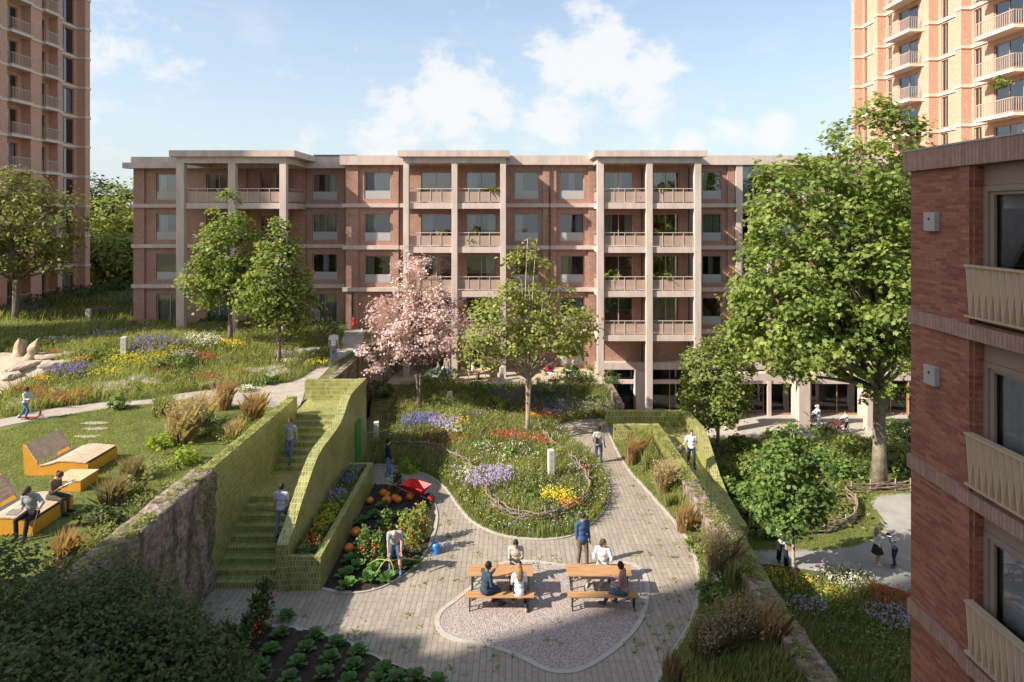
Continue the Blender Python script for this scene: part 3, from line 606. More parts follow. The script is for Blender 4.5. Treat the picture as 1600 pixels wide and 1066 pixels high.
# ---------------------------------------------------------------- the long apartment building
F = [3.85, 6.75, 9.65, 12.55]; ROOF = 15.25; TER = 1.13; LOW = -2.08; W1, W2, PF = 46.3, 44.3, 41.9
X_ = lambda px, Y: (px-800)*Y/1000
apt = thing('apartment_building', 'long five storey red brick apartment building with pale columns and balconies across the garden', 'building', (0,45,TER))
def build_apartment():
    rnd = random.Random(3); CUR = ['none','left','right','both','full','both','left','mid']
    wall = MB(); pil = MB(); wins = []
    # left wing
    xl, xm = X_(210, W1), X_(540, W1); op = []
    bays1 = [(244,286,'window'), (322,362,'door'), (406,453,'door'), (488,527,'window')]
    for k, f in enumerate(F):
        for a, c, kind in bays1:
            xa, xb = X_(a, W1), X_(c, W1); low = f+.33 if kind == 'window' and k else f+.06; top = f+2.2; op.append((xa, xb, low, top))
            wins.append(((xa+xb)/2, W1+.02, low, xb-xa, top-low, 'window' if (kind == 'window' and k) else 'door', rnd.choice(CUR) if k else 'full'))
    wall_face(wall, (0,W1,0), (1,0,0), (0,-1,0), xl, xm, 2.2, ROOF, op, .14)
    wall.quad((xl,W1+13,2.2), (xl,W1,2.2), (xl,W1,ROOF), (xl,W1+13,ROOF))
    for a, c in ((210,227),(366,386),(458,478),(531,539.5)):
        pil = MB(); pil.box(X_(a,W1), X_(c,W1), W1-.13, W1-.002, 2.2, ROOF-.003); pil.build('pilaster', M['brick'], apt)
    # right wing
    xr = 27.5; x2 = X_(540, W2); op = []
    for k, f in enumerate([TER-.05]+F):
        bays = [(569,610.5,'window'), (657.6,705.6,'door'), (728,776,'door'), (803.5,842,'window'), (875,913,'window'), (944,989.6,'door'), (1020,1061.7,'door'), (1097,1128,'window'), (1158.5,1197,'split'),
                (1222,1262,'window'), (1296,1336,'window'), (1372,1412,'window')]
        for a, c, kind in bays:
            if f < 2 and a > 930: continue
            if f < 2 and a < 600: continue
            if k == 1 and a == 569: continue
            xa, xb = X_(a, W2), X_(c, W2); top = f+2.2
            low = f+.33 if kind == 'window' else f+.06
            if kind == 'split': low, top = f+.06, f+2.62
            op.append((xa, xb, low, top)); wins.append(((xa+xb)/2, W2+.02, low, xb-xa, top-low, kind, rnd.choice(CUR)))
    gx = [(935,992),(1012,1082),(1098,1133),(1158,1244),(1268,1350),(1366,1420)]
    for a, c in gx:
        xa, xb = X_(a, W2), X_(c, W2); op.append((xa, xb, LOW+.02, TER+.05))
    wall_face(wall, (0,W2,0), (1,0,0), (0,-1,0), x2, xr, LOW-.4, ROOF, op, .14)
    wall.quad((x2,W1+.2,2.2), (x2,W2,2.2), (x2,W2,ROOF), (x2,W1+.2,ROOF)); wall.quad((xr,W2,LOW-.4), (xr,W2+14,LOW-.4), (xr,W2+14,ROOF), (xr,W2,ROOF))
    for a, c in ((541,560),(615,624),(791,799),(848,858),(859.5,869),(919,931),(1136,1147),(1203,1215),(1268,1288),(1342,1364)):
        pil = MB(); pil.box(X_(a,W2), X_(c,W2), W2-.14, W2-.002, (2.2 if a < 600 else TER if a < 931 else 1.5), ROOF-.003); pil.build('pilaster', M['brick'], apt)
    wall.build('wall', M['brick'], apt)
    for x, y, z, w, h, kind, cur in wins:
        if kind == 'window' and rnd.random() < .4: cur = rnd.choice(CUR)
        put_window(apt, x, y, z, w, h, kind, cur, mats=('frame','glass',rnd.choice(['curtain','curtain','curtain_warm','curtain_grey'])))
    for a, c in gx: put_window(apt, (X_(a,W2)+X_(c,W2))/2, W2+.02, LOW+.03, X_(c,W2)-X_(a,W2), TER+.04-LOW, 'shop', 'none', mats=('wood_frame','glass_dark','curtain'))
    # rooms behind the windows
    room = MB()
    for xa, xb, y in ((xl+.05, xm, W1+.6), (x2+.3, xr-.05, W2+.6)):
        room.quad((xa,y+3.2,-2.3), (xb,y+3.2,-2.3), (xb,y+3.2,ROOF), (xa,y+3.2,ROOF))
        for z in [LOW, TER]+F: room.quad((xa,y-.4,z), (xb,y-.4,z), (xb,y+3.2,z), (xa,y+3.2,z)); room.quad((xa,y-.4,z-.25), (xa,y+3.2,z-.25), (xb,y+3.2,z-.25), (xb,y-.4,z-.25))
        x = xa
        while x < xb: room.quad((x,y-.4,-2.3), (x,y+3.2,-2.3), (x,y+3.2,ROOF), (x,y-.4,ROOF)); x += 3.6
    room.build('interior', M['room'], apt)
    rf = MB(); rf.box(xl-.02, xm+.4, W1+.25, W1+13, 15.0, 15.72); rf.box(xm+.41, xr, W2+.3, W2+14, 15.0, 15.72); rf.box(-15, -11.8, W1+2, W1+9, 15.73, 16.3); rf.build('roof', M['roof'], apt)
    # cornice and floor bands
    co = MB(); co.box(xl-.55, X_(545,W1), W1-.55, W1+.24, 15.1, 15.5); co.box(xl-.2, X_(545,W1)-.01, W1-.12, W1+.245, 15.505, 15.95)
    co.box(X_(533,W2), xr+.3, W2-.38, W2+.29, 15.2, 15.84); co.build('cornice', M['conc'], apt)
    for f in F:
        bd = MB(); z0, z1 = f-.27, f
        bd.box(xl-.1, X_(540,W1), W1-.24, W1-.004, z0, z1); bd.box(X_(536,W2), X_(1148,W2), W2-.25, W2-.004, z0, z1); bd.box(X_(1200,W2), xr+.1, W2-.25, W2-.004, z0, z1); bd.build('floor_band', M['conc'], apt)
        bd = MB(); bd.box(X_(1158.2,W2), X_(1197.2,W2), W2-.06, W2-.004, z0+.02, z1+.02); bd.build('floor_band', M['conc'], apt)
    bs = MB(); bs.box(xl-.05, xm, W1-.2, W1-.005, 2.9, 3.83); bs.build('plinth', M['conc'], apt)
    pr = MB()
    for a, c in ((1148,1158),(1197.5,1202.5)): pr.box(X_(a,W2), X_(c,W2), W2-.3, W2-.01, LOW, 15.19)
    pr.build('stair_tower_piers', M['conc'], apt)
    # ground storey on the right: piers, beams
    gp = MB(); gp.box(X_(930,W2), xr+.1, W2-.5, W2-.006, TER+.04, TER+.52)
    for a, c in ((994,1010),(1134,1157),(1246,1266),(1352,1365)): gp.box(X_(a,43.3), X_(c,43.3), W2-1.0, W2-.008, LOW-.2, TER+.035)
    for a, c in ((935,992),(1012,1082),(1158,1244),(1268,1350)): gp.box(X_(a,W2)-.05, X_(c,W2)+.05, W2-.22, W2-.01, LOW+2.2, LOW+2.48)
    gp.build('ground_floor_frame', M['conc'], apt)
    cl = MB()
    for a, c in ((1134,1150),(1246,1263),(1352,1366)): cl.box(X_(a,41.2), X_(c,41.2), 40.95, 41.45, LOW-.1, TER+.04)
    cl.box(X_(1096,41.2)+.35, xr, 40.9, 41.5, TER+.045, TER+.50)
    cl.build('colonnade', M['conc'], apt)
    # porticoes
    def portico(pxs, cx0, cx1, base, levels, full):
        for a, c in pxs:
            q = MB(); q.box(X_(a,PF), X_(c,PF), PF, PF+.42, base, 15.15); q.build('column', M['conc'], apt, bevel=.015)
        x0, x1 = X_(cx0,PF), X_(cx1,PF); q = MB(); q.box(X_(pxs[0][0],PF), X_(pxs[-1][1],PF), PF+.003, PF+.40, 15.155, 15.56); q.box(X_(pxs[0][0],PF), X_(pxs[0][1],PF), PF+.405, full-.2, 15.155, 15.56); q.box(X_(pxs[-1][0],PF), X_(pxs[-1][1],PF), PF+.405, full-.2, 15.155, 15.56); q.box(x0, x1, PF-.25, full+.1, 15.565, 15.97); q.build('portico_roof', M['conc'], apt)
        for f in levels:
            s = MB(); xa, xb = X_(pxs[0][0],PF)+.05, X_(pxs[-1][1],PF)-.05; s.box(xa, xb, PF+.14, full-.26, f-.38, f); bo = s.build('balcony', M['conc'], apt)
            ys = PF+.2
            for i in range(len(pxs)-1):
                a, c = X_(pxs[i][1],PF)+.01, X_(pxs[i+1][0],PF)-.01; r = MB(); r.box(a, c, ys-.02, ys+.03, f+.92, f+.96); n = 4
                for j in range(1, n): x = a+(c-a)*j/n; r.box(x-.015, x+.015, ys-.01, ys+.02, f+.01, f+.92)
                r.box(a, c, ys-.005, ys+.015, f+.06, f+.085); r.build('railing', M['rail'], bo)
                p = MB(); p.box(a+.01, c-.01, ys+.022, ys+.034, f+.10, f+.74); p.build('railing_panel', M['panel'], bo)
            for x in (xa, xb):
                r = MB(); r.box(x-.02, x+.02, ys+.25, full-.3, f+.92, f+.96); r.box(x-.006, x+.006, ys+.25, full-.3, f+.10, f+.74); r.build('side_railing', M['panel'], bo)
    portico([(275,287.5),(356,367.5),(436.5,447)], 267, 462, 2.9, [F[3]], W1)
    portico([(630,638.7),(705.6,714.7),(781.6,790.6)], 622.5, 796.6, TER, F, W2)
    portico([(933.4,943.7),(1010,1020),(1085.7,1096)], 927, 1103.7, LOW-.2, F, W2)
    # infill walls of the first portico below its balcony
    dp = MB()
    for px in (624.5, 858.8, 931.5, 1002, 1075): dp.tube([(X_(px,W2), W2-.22, TER+.1), (X_(px,W2), W2-.22, 15.0)], .05, 6)
    dp.tube([(X_(552,W1-2), W2-.22, 3.9), (X_(552,W1-2), W2-.22, 6.4)], .05, 6); dp.build('drainpipes', M['dark_metal'], apt)
build_apartment()
# ---------------------------------------------------------------- the brick block on the right, close by
near = thing('brick_block', 'dark red brick block in shadow close by on the right with folded cream balcony panels', 'building', (8.04,9,-2.2))
def build_near():
    XN = 8.04; ya, yb = 3.0, 12.9; FN = [(13.05,12.66), (9.89,9.62), (6.97,6.70), (4.05,3.78), (1.13,.86)]
    wall = MB(); ops = []
    for k in range(5):
        top = FN[k][1]; bot = FN[k+1][0] if k < 4 else -2.0
        ops += [(-11.12, -8.3, bot+.02, top-.01), (-7.2, -4.4, bot+.02, top-.01)]
    # the wall is written with u running towards the camera: u = -Y
    wall_face(wall, (XN,0,0), (0,-1,0), (-1,0,0), -yb, -ya, -2.5, 13.0, ops, .30)
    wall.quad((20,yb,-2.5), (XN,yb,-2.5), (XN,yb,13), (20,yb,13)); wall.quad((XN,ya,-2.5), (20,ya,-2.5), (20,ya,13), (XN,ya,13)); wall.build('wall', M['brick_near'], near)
    pr = MB()
    for k in range(5):
        z0 = FN[k+1][0]+.003 if k < 4 else -2.5; pr.box(XN-.06, XN+.01, 11.17, 11.42, z0, FN[k][1]-.003)
    pr.build('brick_pier', M['brick_near'], near)
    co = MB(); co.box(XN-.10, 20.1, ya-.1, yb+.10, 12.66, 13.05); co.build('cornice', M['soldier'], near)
    cp = MB(); cp.box(XN-.115, 20.1, ya-.1, yb+.115, 13.052, 13.085); cp.build('coping', M['vent'], near)
    for t, b_ in FN[1:]:
        s = MB(); s.box(XN-.05, XN+.02, ya, yb+.05, b_, t); s.box(XN-.09, XN-.051, ya, 11.44, b_+.004, t-.004); s.box(XN+.021, 20, yb+.001, yb+.05, b_, t); s.build('soldier_course', M['soldier'], near)
    for k in range(5):
        top = FN[k][1]; bot = FN[k+1][0] if k < 4 else -2.0
        for y0, y1 in ((8.3,11.12),(4.4,7.2)):
            lt = MB(); lt.box(XN+.16, XN+.29, y0, y1, top-.36, top-.012); lt.build('lintel_panel', M['vent'] if 0 else M['frame_near'], near)
            fr = MB(); t = .10; h0, h1 = bot+.03, top-.365; xs0, xs1 = XN+.15, XN+.28
            fr.box(xs0, xs1, y0, y1, h1-t, h1); fr.box(xs0, xs1, y0, y1, h0, h0+t); fr.box(xs0, xs1, y1-t, y1, h0+t, h1-t); fr.box(xs0, xs1, y0, y0+t, h0+t, h1-t)
            for ym in (y1-1.02, (y0+y1)/2-.5): fr.box(xs0+.01, xs1-.01, ym-.09, ym+.09, h0+t, h1-t)
            fr.box(xs0+.04, xs1-.03, y1-t-.09, y1-t-.001, h0+t, h1-t); fr.box(xs0+.04, xs1-.03, y1-1.02+.091, y1-1.02+.14, h0+t, h1-t); fr.box(xs0+.04, xs1-.03, y1-1.02+.14, y1-t-.09, h1-t-.06, h1-t)
            fo = fr.build('window', M['frame_near'], near)
            pa = MB(); pa.quad((XN+.24,y1-t,h0), (XN+.24,y0+t,h0), (XN+.24,y0+t,h1), (XN+.24,y1-t,h1)); pa.build('pane', M['glass_dark'], fo)
            cu = MB(); n = 46
            for i in range(n):
                def pt(i_, tz):
                    u = i_/n; z = h0+.02+(h1-h0-.04)*tz; y = y1-t-.04-(y1-y0-.3)*u*(.9 if k else .27)
                    if k == 0:   # tied back curtain
                        pinch = 1-.62*math.exp(-((tz-.36)/.22)**2); y = y1-t-.05-(y1-t-.05-y)*pinch*(.75+.45*tz)
                    return (XN+.34+.03*math.sin(i_*2.1), y, z)
                for j in range(10): cu.quad(pt(i,j/10), pt(i+1,j/10), pt(i+1,(j+1)/10), pt(i,(j+1)/10))
            cu.build('curtain', M['curtain_grey'], fo)
            # folded metal guard in front of the window
            g = MB(); ed = MB(); gx = XN-.045; z0, z1 = bot+.16, bot+1.0; yy = y1+.035; w = .15; i = 0
            while yy-w > y0-.1:
                # each strip folds: wide at the bottom on one side, wide at the top on the other
                a, m_, c = yy, yy-w*(.78), yy-w; a2, m2 = yy, yy-w*.22
                g.quad((gx,a,z0), (gx-.10,m_,z0), (gx-.10,m2,z1), (gx,a2,z1)); g.quad((gx-.10,m_,z0), (gx,c,z0), (gx,c,z1), (gx-.10,m2,z1)); ed.bar((gx-.103,m_,z0), (gx-.103,m2,z1), .012); ed.bar((gx-.006,c,z0), (gx-.006,c,z1), .010); yy -= w; i += 1
            gi = g.build('balcony_guard', M['gold_panel'], near)
            ed.build('fold_highlights', M['rail'], gi); r = MB(); r.box(gx-.115, gx+.03, y0-.1, y1+.045, z1, z1+.035); r.box(gx-.115, gx+.03, y0-.1, y1+.045, z0-.035, z0); r.build('rail', M['gold_panel'], gi)  # paler strips paint a highlight along the folds of the shaded guard
    for z in (11.48, 8.56):
        v = MB(); v.box(XN-.11, XN-.002, 12.02, 12.34, z, z+.36); vo = v.build('vent_box', M['vent'], near, bevel=.008)
        h = MB(); h.tube([(XN-.1105,12.18,z+.23), (XN-.116,12.18,z+.23)], .028, 12); h.build('vent_hole', M['dark_metal'], vo)
    fl = MB(); fl.quad((XN+.9,ya,-2.5), (XN+.9,yb-.1,-2.5), (XN+.9,yb-.1,12.9), (XN+.9,ya,12.9))
    for t, b_ in FN[1:]: fl.quad((XN+.3,ya+.02,t), (XN+.9,ya+.02,t), (XN+.9,yb-.05,t), (XN+.3,yb-.05,t))
    fl.build('interior', M['room'], near)
    rf = MB(); rf.box(XN+.02, 20, ya, yb-.02, 12.7, 12.95); rf.build('roof', M['roof'], near)
build_near()
# ---------------------------------------------------------------- towers
def rail_mesh(mb, x0, x1, ya, yb, z, close):
    """open balcony rail along the front (X = x0) and both returns"""
    for zz in (z+1.0, z+.08):
        mb.box(x0-.03, x0+.03, ya, yb, zz-.025, zz+.025); mb.box(x0+.03, x1, ya, ya+.05, zz-.02, zz+.02) if x1 > x0 else mb.box(x1, x0-.03, ya, ya+.05, zz-.02, zz+.02)
    y = ya
    while y < yb: mb.box(x0-.015, x0+.015, y, y+.03, z+.08, z+1.0); y += .16
    n = int(abs(x1-x0)/.16)
    for i in range(n): x = x0+(x1-x0)*i/max(1, n); mb.box(x-.012, x+.012, ya, ya+.03, z+.08, z+1.0)
def tower(name, label, XW, side, ys, bals, wins, z0, z1, floor0, depth):
    """side=+1: the visible facade faces +X. ys: pilaster Y spans; bals: balcony spans; wins: window spans"""
    s = side; t = thing(name, label, 'tower', (XW, (ys[0][0]+ys[-1][1])/2, z0)); ya, yb = depth[0], depth[1]; N = (s, 0, 0)
    levels = []; z = floor0
    while z < z1: levels.append(z); z += 2.9
    ops = []; wl = []
    for f in levels:
        for a, c in wins:
            if f+2.55 < z1 and f > z0-1: ops.append((a, c, f+.1, f+2.55)); wl.append(((a+c)/2, f+.1, c-a, 2.45))
        for a, c in bals:
            if f+2.4 < z1 and f > z0-1: ops.append((a+.6, c-.35, f+.05, f+2.35)); wl.append(((a+c)/2+.125, f+.05, c-a-.95, 2.3))
    w = MB(); wall_face(w, (XW,0,0), (0,1,0), N, ya, yb, z0-3, z1, ops, .18)
    xb = XW-s*depth[2]
    for y in (ya, yb): w.quad((XW,y,z0-3), (xb,y,z0-3), (xb,y,z1), (XW,y,z1))
    w.quad((xb,ya,z0-3), (xb,yb,z0-3), (xb,yb,z1), (xb,ya,z1)); w.quad((XW,ya,z1), (XW,yb,z1), (xb,yb,z1), (xb,ya,z1)); w.build('wall', M['brick_tower'], t)
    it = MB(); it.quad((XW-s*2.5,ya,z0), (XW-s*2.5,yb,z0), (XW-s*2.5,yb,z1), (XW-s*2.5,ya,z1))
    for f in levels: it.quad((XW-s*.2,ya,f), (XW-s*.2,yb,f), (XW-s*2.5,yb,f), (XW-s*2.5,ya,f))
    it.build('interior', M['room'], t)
    xp = XW+s*.8
    for a, c in ys:
        p = MB(); p.box(XW+s*.002, xp, a, c, z0-3, z1-.01); p.build('pilaster', M['brick_tower'], t)
    for f in levels:
        bd = MB(); bd.box(XW+s*.004, XW+s*.10, ya-.05, yb+.05, f-.22, f)
        for a, c in ys: bd.box(XW+s*.101, xp+s*.06, a-.06, c+.06, f-.22, f)
        bd.build('floor_band', M['conc_tower'], t)
        if f > z0-1:
            for a, c in bals:
                q = MB(); xo = XW+s*1.12; q.box(XW+s*.11, xo, a, c, f-.20, f+.02); bo = q.build('balcony', M['conc_tower'], t)
                r = MB(); rail_mesh(r, xo-s*.05, XW+s*.1, a+.04, c-.04, f, 1); r.build('railing', M['rail_tower'], bo)
    for y, z, ww, hh in wl: put_window(t, XW, y, z, ww, hh, 'door', ['none','left','none','right'][int(y*7+z*3) % 4], rot=R(90)*s, mats=('frame','glass','curtain'))
    return t
tower('apartment_tower', 'pale brick apartment tower with stacked balconies at the left edge of the photo', -42.6, 1,
      [(48.2,48.8),(52.2,53.0),(55.6,56.9),(58.9,59.5),(62.7,63.4)], [(49.2,52.0),(53.1,55.5),(57.0,58.8)], [(59.7,62.3)], 3.6, 42, 4.0, (46.5,63.5,16))
tower('apartment_tower', 'sunlit cream and orange brick tower with rows of balconies at the upper right', 34.2, -1,
      [(47.6,48.2),(51.3,51.9),(58.5,59.1),(62.4,63.0)], [(42.2,45.8),(53.3,57.0)], [(46.6,47.4),(50.2,51.0),(57.6,58.3),(61.6,62.2)], -2, 42, 1.15, (40.5,63.2,16))
# ---------------------------------------------------------------- unseen blocks added left of the garden to cast shade across it
def add_shade_block(label, x0, x1, y0, y1, z1):
    t = thing('shade_block', label, 'building', ((x0+x1)/2, (y0+y1)/2, 0)); b = MB(); b.box(x0, x1, y0, y1, -2.5, z1); b.build('wall', M['brick_tower'], t); z = 3.0
    bd = MB(); gl = MB()
    while z < z1:
        bd.box(x0-.1, x1+.1, y0-.1, y1+.1, z-.2, z); y = y0+1
        while y < y1-2: gl.box(x1-.01, x1+.02, y, y+1.6, z+.5, z+2.3); y += 3.2
        x = x0+1
        while x < x1-2: gl.box(x, x+1.6, y1-.01, y1+.02, z+.5, z+2.3); gl.box(x, x+1.6, y0-.02, y0+.01, z+.5, z+2.3); x += 3.2
        z += 2.9
    bd.build('floor_bands', M['conc_tower'], t); gl.build('windows', M['glass_dark'], t)
add_shade_block('added unseen brick block left of the garden, put there to shade the long facade', -56, -50, 27.0, 33.6, 60)
add_shade_block('added unseen brick block left of the viewpoint, put there to shade the foreground', -46, -26, -32, -2.5, 60)
add_shade_block('added lower unseen block left of the viewpoint, put there to shade the near left paving', -30, -26, -2.4, 7.4, 19.5)
# ---------------------------------------------------------------- trees
M['leaf_maple'] = leaf_mat('leaves_maple', (.09,.14,.03), (.36,.42,.125), 0.45)
M['leaf_plane'] = leaf_mat('leaves_plane', (.095,.15,.03), (.38,.46,.125), 0.45)
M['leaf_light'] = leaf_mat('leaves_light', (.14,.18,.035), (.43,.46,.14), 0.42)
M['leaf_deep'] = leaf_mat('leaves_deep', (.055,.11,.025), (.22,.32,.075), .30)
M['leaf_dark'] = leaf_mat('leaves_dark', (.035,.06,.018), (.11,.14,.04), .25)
M['leaf_olive'] = leaf_mat('leaves_olive', (.12,.13,.04), (.36,.38,.13), 0.42)
M['leaf_lime'] = leaf_mat('leaves_lime', (0.195,0.285,0.030), (0.450,0.540,0.075), .45)
M['blossom'] = leaf_mat('pink_blossom', (.42,.24,.27), (.88,.74,.75), 0.35)
M['leaf_cabbage'] = leaf_mat('leaves_cabbage', (.05,.12,.03), (.15,.26,.08), .25)
M['leaf_squash'] = leaf_mat('leaves_squash', (0.053,0.128,0.030), (0.150,0.285,0.075), .25)
M['grass'] = leaf_mat('meadow_blades', (.13,.17,.045), (.43,.46,.18), 0.4, .7)
M['lawn_blade'] = leaf_mat('lawn_blades', (.14,.18,.035), (.37,.40,.11), .4, .7)
M['grass_tan'] = leaf_mat('dry_blades', (.30,.23,.12), (.62,.51,.32), .4, .7)
M['grass_red'] = leaf_mat('russet_blades', (.28,.18,.085), (.56,.38,.21), .4, .7)
M['grass_dim'] = leaf_mat('plume_blades', (.17,.14,.07), (.42,.34,.21), .4, .7)
PET = {}
for nm, a, b in (('purple',(.12,.08,.36),(.30,.22,.60)),('lilac',(.34,.27,.52),(.62,.53,.75)),('red',(.36,.03,.02),(.62,.13,.08)),('yellow',(.62,.48,.02),(.85,.75,.10)),
                 ('orange',(.70,.30,.02),(.85,.48,.05)),('white',(.62,.62,.5),(.85,.85,.75)),('blue',(.10,.11,.42),(.25,.25,.62))):
    PET[nm] = leaf_mat('petals_'+nm, a, b, .3)
def crown_points(env, ncl, rc, per, flat=.7, edge=.55):
    """clump centres spread through a set of ellipsoids and leaf positions round each clump"""
    vol = np.array([e[3]*e[4]*e[5] for e in env]); pick = RNG.choice(len(env), ncl, p=vol/vol.sum()); E = np.array(env)[pick]
    d = rand_dirs(ncl); r = RNG.uniform(0, 1, ncl)**(1/(3+edge*3)); cl = E[:, :3]+d*r[:, None]*E[:, 3:6]
    rr = rc*RNG.uniform(.6, 1.3, ncl); n = ncl*per; k = np.repeat(np.arange(ncl), per)
    off = RNG.normal(0, .45, (n, 3)); off[:, 2] *= flat; off[:, 2] -= .18*(off[:, 0]**2+off[:, 1]**2)
    pos = cl[k]+off*rr[k][:, None]; out = pos-E[k][:, :3]; out /= np.linalg.norm(out, axis=1, keepdims=True)+1e-6
    nrm = out*.55+np.array([0,0,.75])+rand_dirs(n)*.75; nrm /= np.linalg.norm(nrm, axis=1, keepdims=True)
    ct = RNG.uniform(-.22, .22, ncl); tint = np.clip(.5+ct[k]+RNG.normal(0, .2, n), 0, 1)
    return cl, pos, nrm, tint
def tree(label, base, env, leaf, bark, ncl, per, rc, size, trunk_r, fork=.35, shape=LEAF4, limbs=26, lean=(0,0), name='tree', multi=1, group=None, top=None, twist=.25, cat='tree'):
    base = Vector(base); t = thing(name, label, cat, base, 0, group); cl, pos, nrm, tint = crown_points(env, ncl, rc, per)
    E = np.array(env); zt = top or float((E[:, 2]+E[:, 5]*.75).max()); ctr = (E[:, :3]*(E[:, 3:4]*E[:, 4:5]*E[:, 5:6])).sum(0)/(E[:, 3]*E[:, 4]*E[:, 5]).sum()
    b = MB(); rnd = random.Random(int(abs(base.x*97+base.y*13))); H = zt-base.z; stems = []
    for m in range(multi):
        sx = (ctr[0]-base.x)*.9+(rnd.uniform(-.9,.9)*H*.12 if multi > 1 else 0); sy = ctr[1]-base.y; pts = []; rad = []
        for i in range(10):
            u = i/9; w = .10*H*.12*math.sin(u*5+base.x+m); pts.append(base+Vector((sx*u**1.3+w*u+lean[0]*u*(1-u), sy*u+w*.6*u, H*u-.1))); r0 = trunk_r*(1 if multi == 1 else .7)
            rad.append(max(.02, r0*(1-u)**.85*(1+1.0*max(0, .07-u)/.07*.25)))
        b.tube(pts, rad, 10, 0); stems.append((pts, rad))
    if trunk_r > .3:
        for k in range(8):
            a = 2*math.pi*k/8+rnd.random()*.5; b.tube([base+Vector((math.cos(a)*.1, math.sin(a)*.1, .55)), base+Vector((math.cos(a)*trunk_r*1.05, math.sin(a)*trunk_r*1.05, .12)), base+Vector((math.cos(a)*trunk_r*1.9, math.sin(a)*trunk_r*1.9, -.1))], [trunk_r*.42, trunk_r*.26, trunk_r*.10], 7)
    lm = MB(); idx = RNG.permutation(len(cl))[:limbs]
    for q in idx:
        c = Vector(cl[q]); pts, rad = stems[rnd.randrange(multi)]; hz = (c.z-base.z)/H; u = min(.92, max(fork, hz*.55+.05*rnd.random())); i = u*9; i0 = min(8, int(i)); p0 = pts[i0].lerp(pts[i0+1], i-i0); r0 = min(rad[i0]*.62, trunk_r*.42)
        mid = p0.lerp(c, .5)+Vector((rnd.uniform(-1,1), rnd.uniform(-1,1), .9))*twist*(c-p0).length*.4
        path = [p0*(1-s)**2+mid*2*s*(1-s)+c*s*s+Vector((rnd.uniform(-1,1), rnd.uniform(-1,1), rnd.uniform(-1,1)))*.05*(c-p0).length*(s*(1-s)*4)*.5 for s in np.linspace(0, 1, 7)]
        lm.tube(path, [max(.012, r0*(1-s*.88)) for s in np.linspace(0, 1, 7)], 6)
        for _ in range(3):
            j = rnd.randrange(3, 6); d = Vector(rand_dirs(1)[0])*rc*1.2; lm.tube([path[j], path[j]+d*.5+Vector((0,0,.1)), path[j]+d], [max(.01, r0*.25), max(.008, r0*.15), .005], 5)
    b.build('trunk', bark, t, smooth=True); lm.build('limbs', bark, t, smooth=True)
    co = leaf_array(pos, size*RNG.uniform(.65, 1.25, len(pos)), nrm, shape)
    fast_mesh('crown', co, len(shape), leaf, tint, t); return t
def shrub(label, base, rx, ry, h, leaf, n, size, name='shrub', shape=LEAF4, group=None, rc=.22, cat='shrub', stems=True):
    base = Vector(base); t = thing(name, label, cat, base, 0, group); ncl = max(6, n//28)
    cl, pos, nrm, tint = crown_points([(base.x, base.y, base.z+h*.5, rx, ry, h*.52)], ncl, rc, max(1, n//ncl)); pos[:, 2] = np.maximum(pos[:, 2], base.z+.02)
    fast_mesh('foliage', leaf_array(pos, size*RNG.uniform(.6, 1.3, len(pos)), nrm, shape), len(shape), leaf, tint, t)
    if stems:
        b = MB()
        for q in RNG.permutation(len(cl))[:9]: b.tube([base, base.lerp(Vector(cl[q]), .5)+Vector((0,0,h*.1)), cl[q]], [.02, .014, .005], 5)
        b.build('stems', M['bark'], t)
    return t
def grass_clump(label, base, r, h, mat, n, name='ornamental_grass', plume=None, group=None):
    base = Vector(base); t = thing(name, label, 'grass', base, 0, group); a = RNG.uniform(0, 2*math.pi, n); rr = r*.45*np.sqrt(RNG.uniform(0, 1, n))
    bs = np.column_stack([base.x+np.cos(a)*rr, base.y+np.sin(a)*rr, np.full(n, base.z)]); hh = h*RNG.uniform(.55, 1.1, n)
    co = blades_array(bs, hh, .022, .26+.1*r); fast_mesh('blades', co, 5, mat, np.clip(RNG.normal(.5, .25, n), 0, 1), t)
    if plume is not None:
        tips = co.reshape(n, 5, 3)[:, 3][: n//2]; k = 5; c = np.repeat(tips, k, 0)+RNG.normal(0, .03, (len(tips)*k, 3))*np.array([1,1,2.2])
        fast_mesh('plumes', leaf_array(c, np.full(len(c), .07), rand_dirs(len(c))), 4, plume, np.clip(RNG.normal(.6, .2, len(c)), 0, 1), t)
    return t
# the trees one can see, from the right
g = U(1373, 765, -1.75); bx, by = g.x, g.y
tree('huge maple with a thick pale trunk filling the right of the garden', (bx, by, -1.8),
     [(bx-4.0,by,6.6,3.3,3.2,2.6),(bx-1.5,by,8.6,3.6,3.6,3.2),(bx-3.0,by+.5,11.8,3.4,3.2,2.4),(bx-.2,by,14.2,2.7,2.6,2.7),(bx+2.2,by,12.4,3.2,3,2.4),(bx+1.4,by,8,3.6,3.4,3.2),(bx-4.6,by-.2,8.3,2.9,2.8,2.8),
      (bx-5.0,by,5.7,2.2,2.2,1.7),(bx+1.8,by,5.6,2.4,2.4,1.7),(bx-2.3,by-.4,5.6,2.6,2.4,1.5),(bx+.0,by,16.2,1.2,1.2,1.6),(bx+4.0,by,13.6,2.2,2,1.6),(bx-.3,by-1.2,3.2,.9,.8,.8),(bx-.3,by-2.2,8.5,2.4,1.2,4.2),(bx+2.6,by,1.9,.9,.9,.8),(bx-4.3,by,13.0,2.0,2.0,1.7),(bx-1.9,by,14.3,1.8,1.8,1.4)],
     M['leaf_plane'], M['bark_plane'], 860, 46, .68, .25, .34, .26, LEAF10, 64, (.9, 0))
g = U(1122, 700, -1.5); tree('slim young maple at the head of the ramp, left of the huge one', (g.x, g.y, -1.6), [(g.x,g.y,2.6,2.0,1.9,2.5),(g.x-.5,g.y,.9,1.8,1.7,1.2),(g.x+.3,g.y,4.2,1.3,1.3,1.4)], M['leaf_maple'], M['bark'], 230, 42, .5, .19, .11, .28, LEAF6, 24)
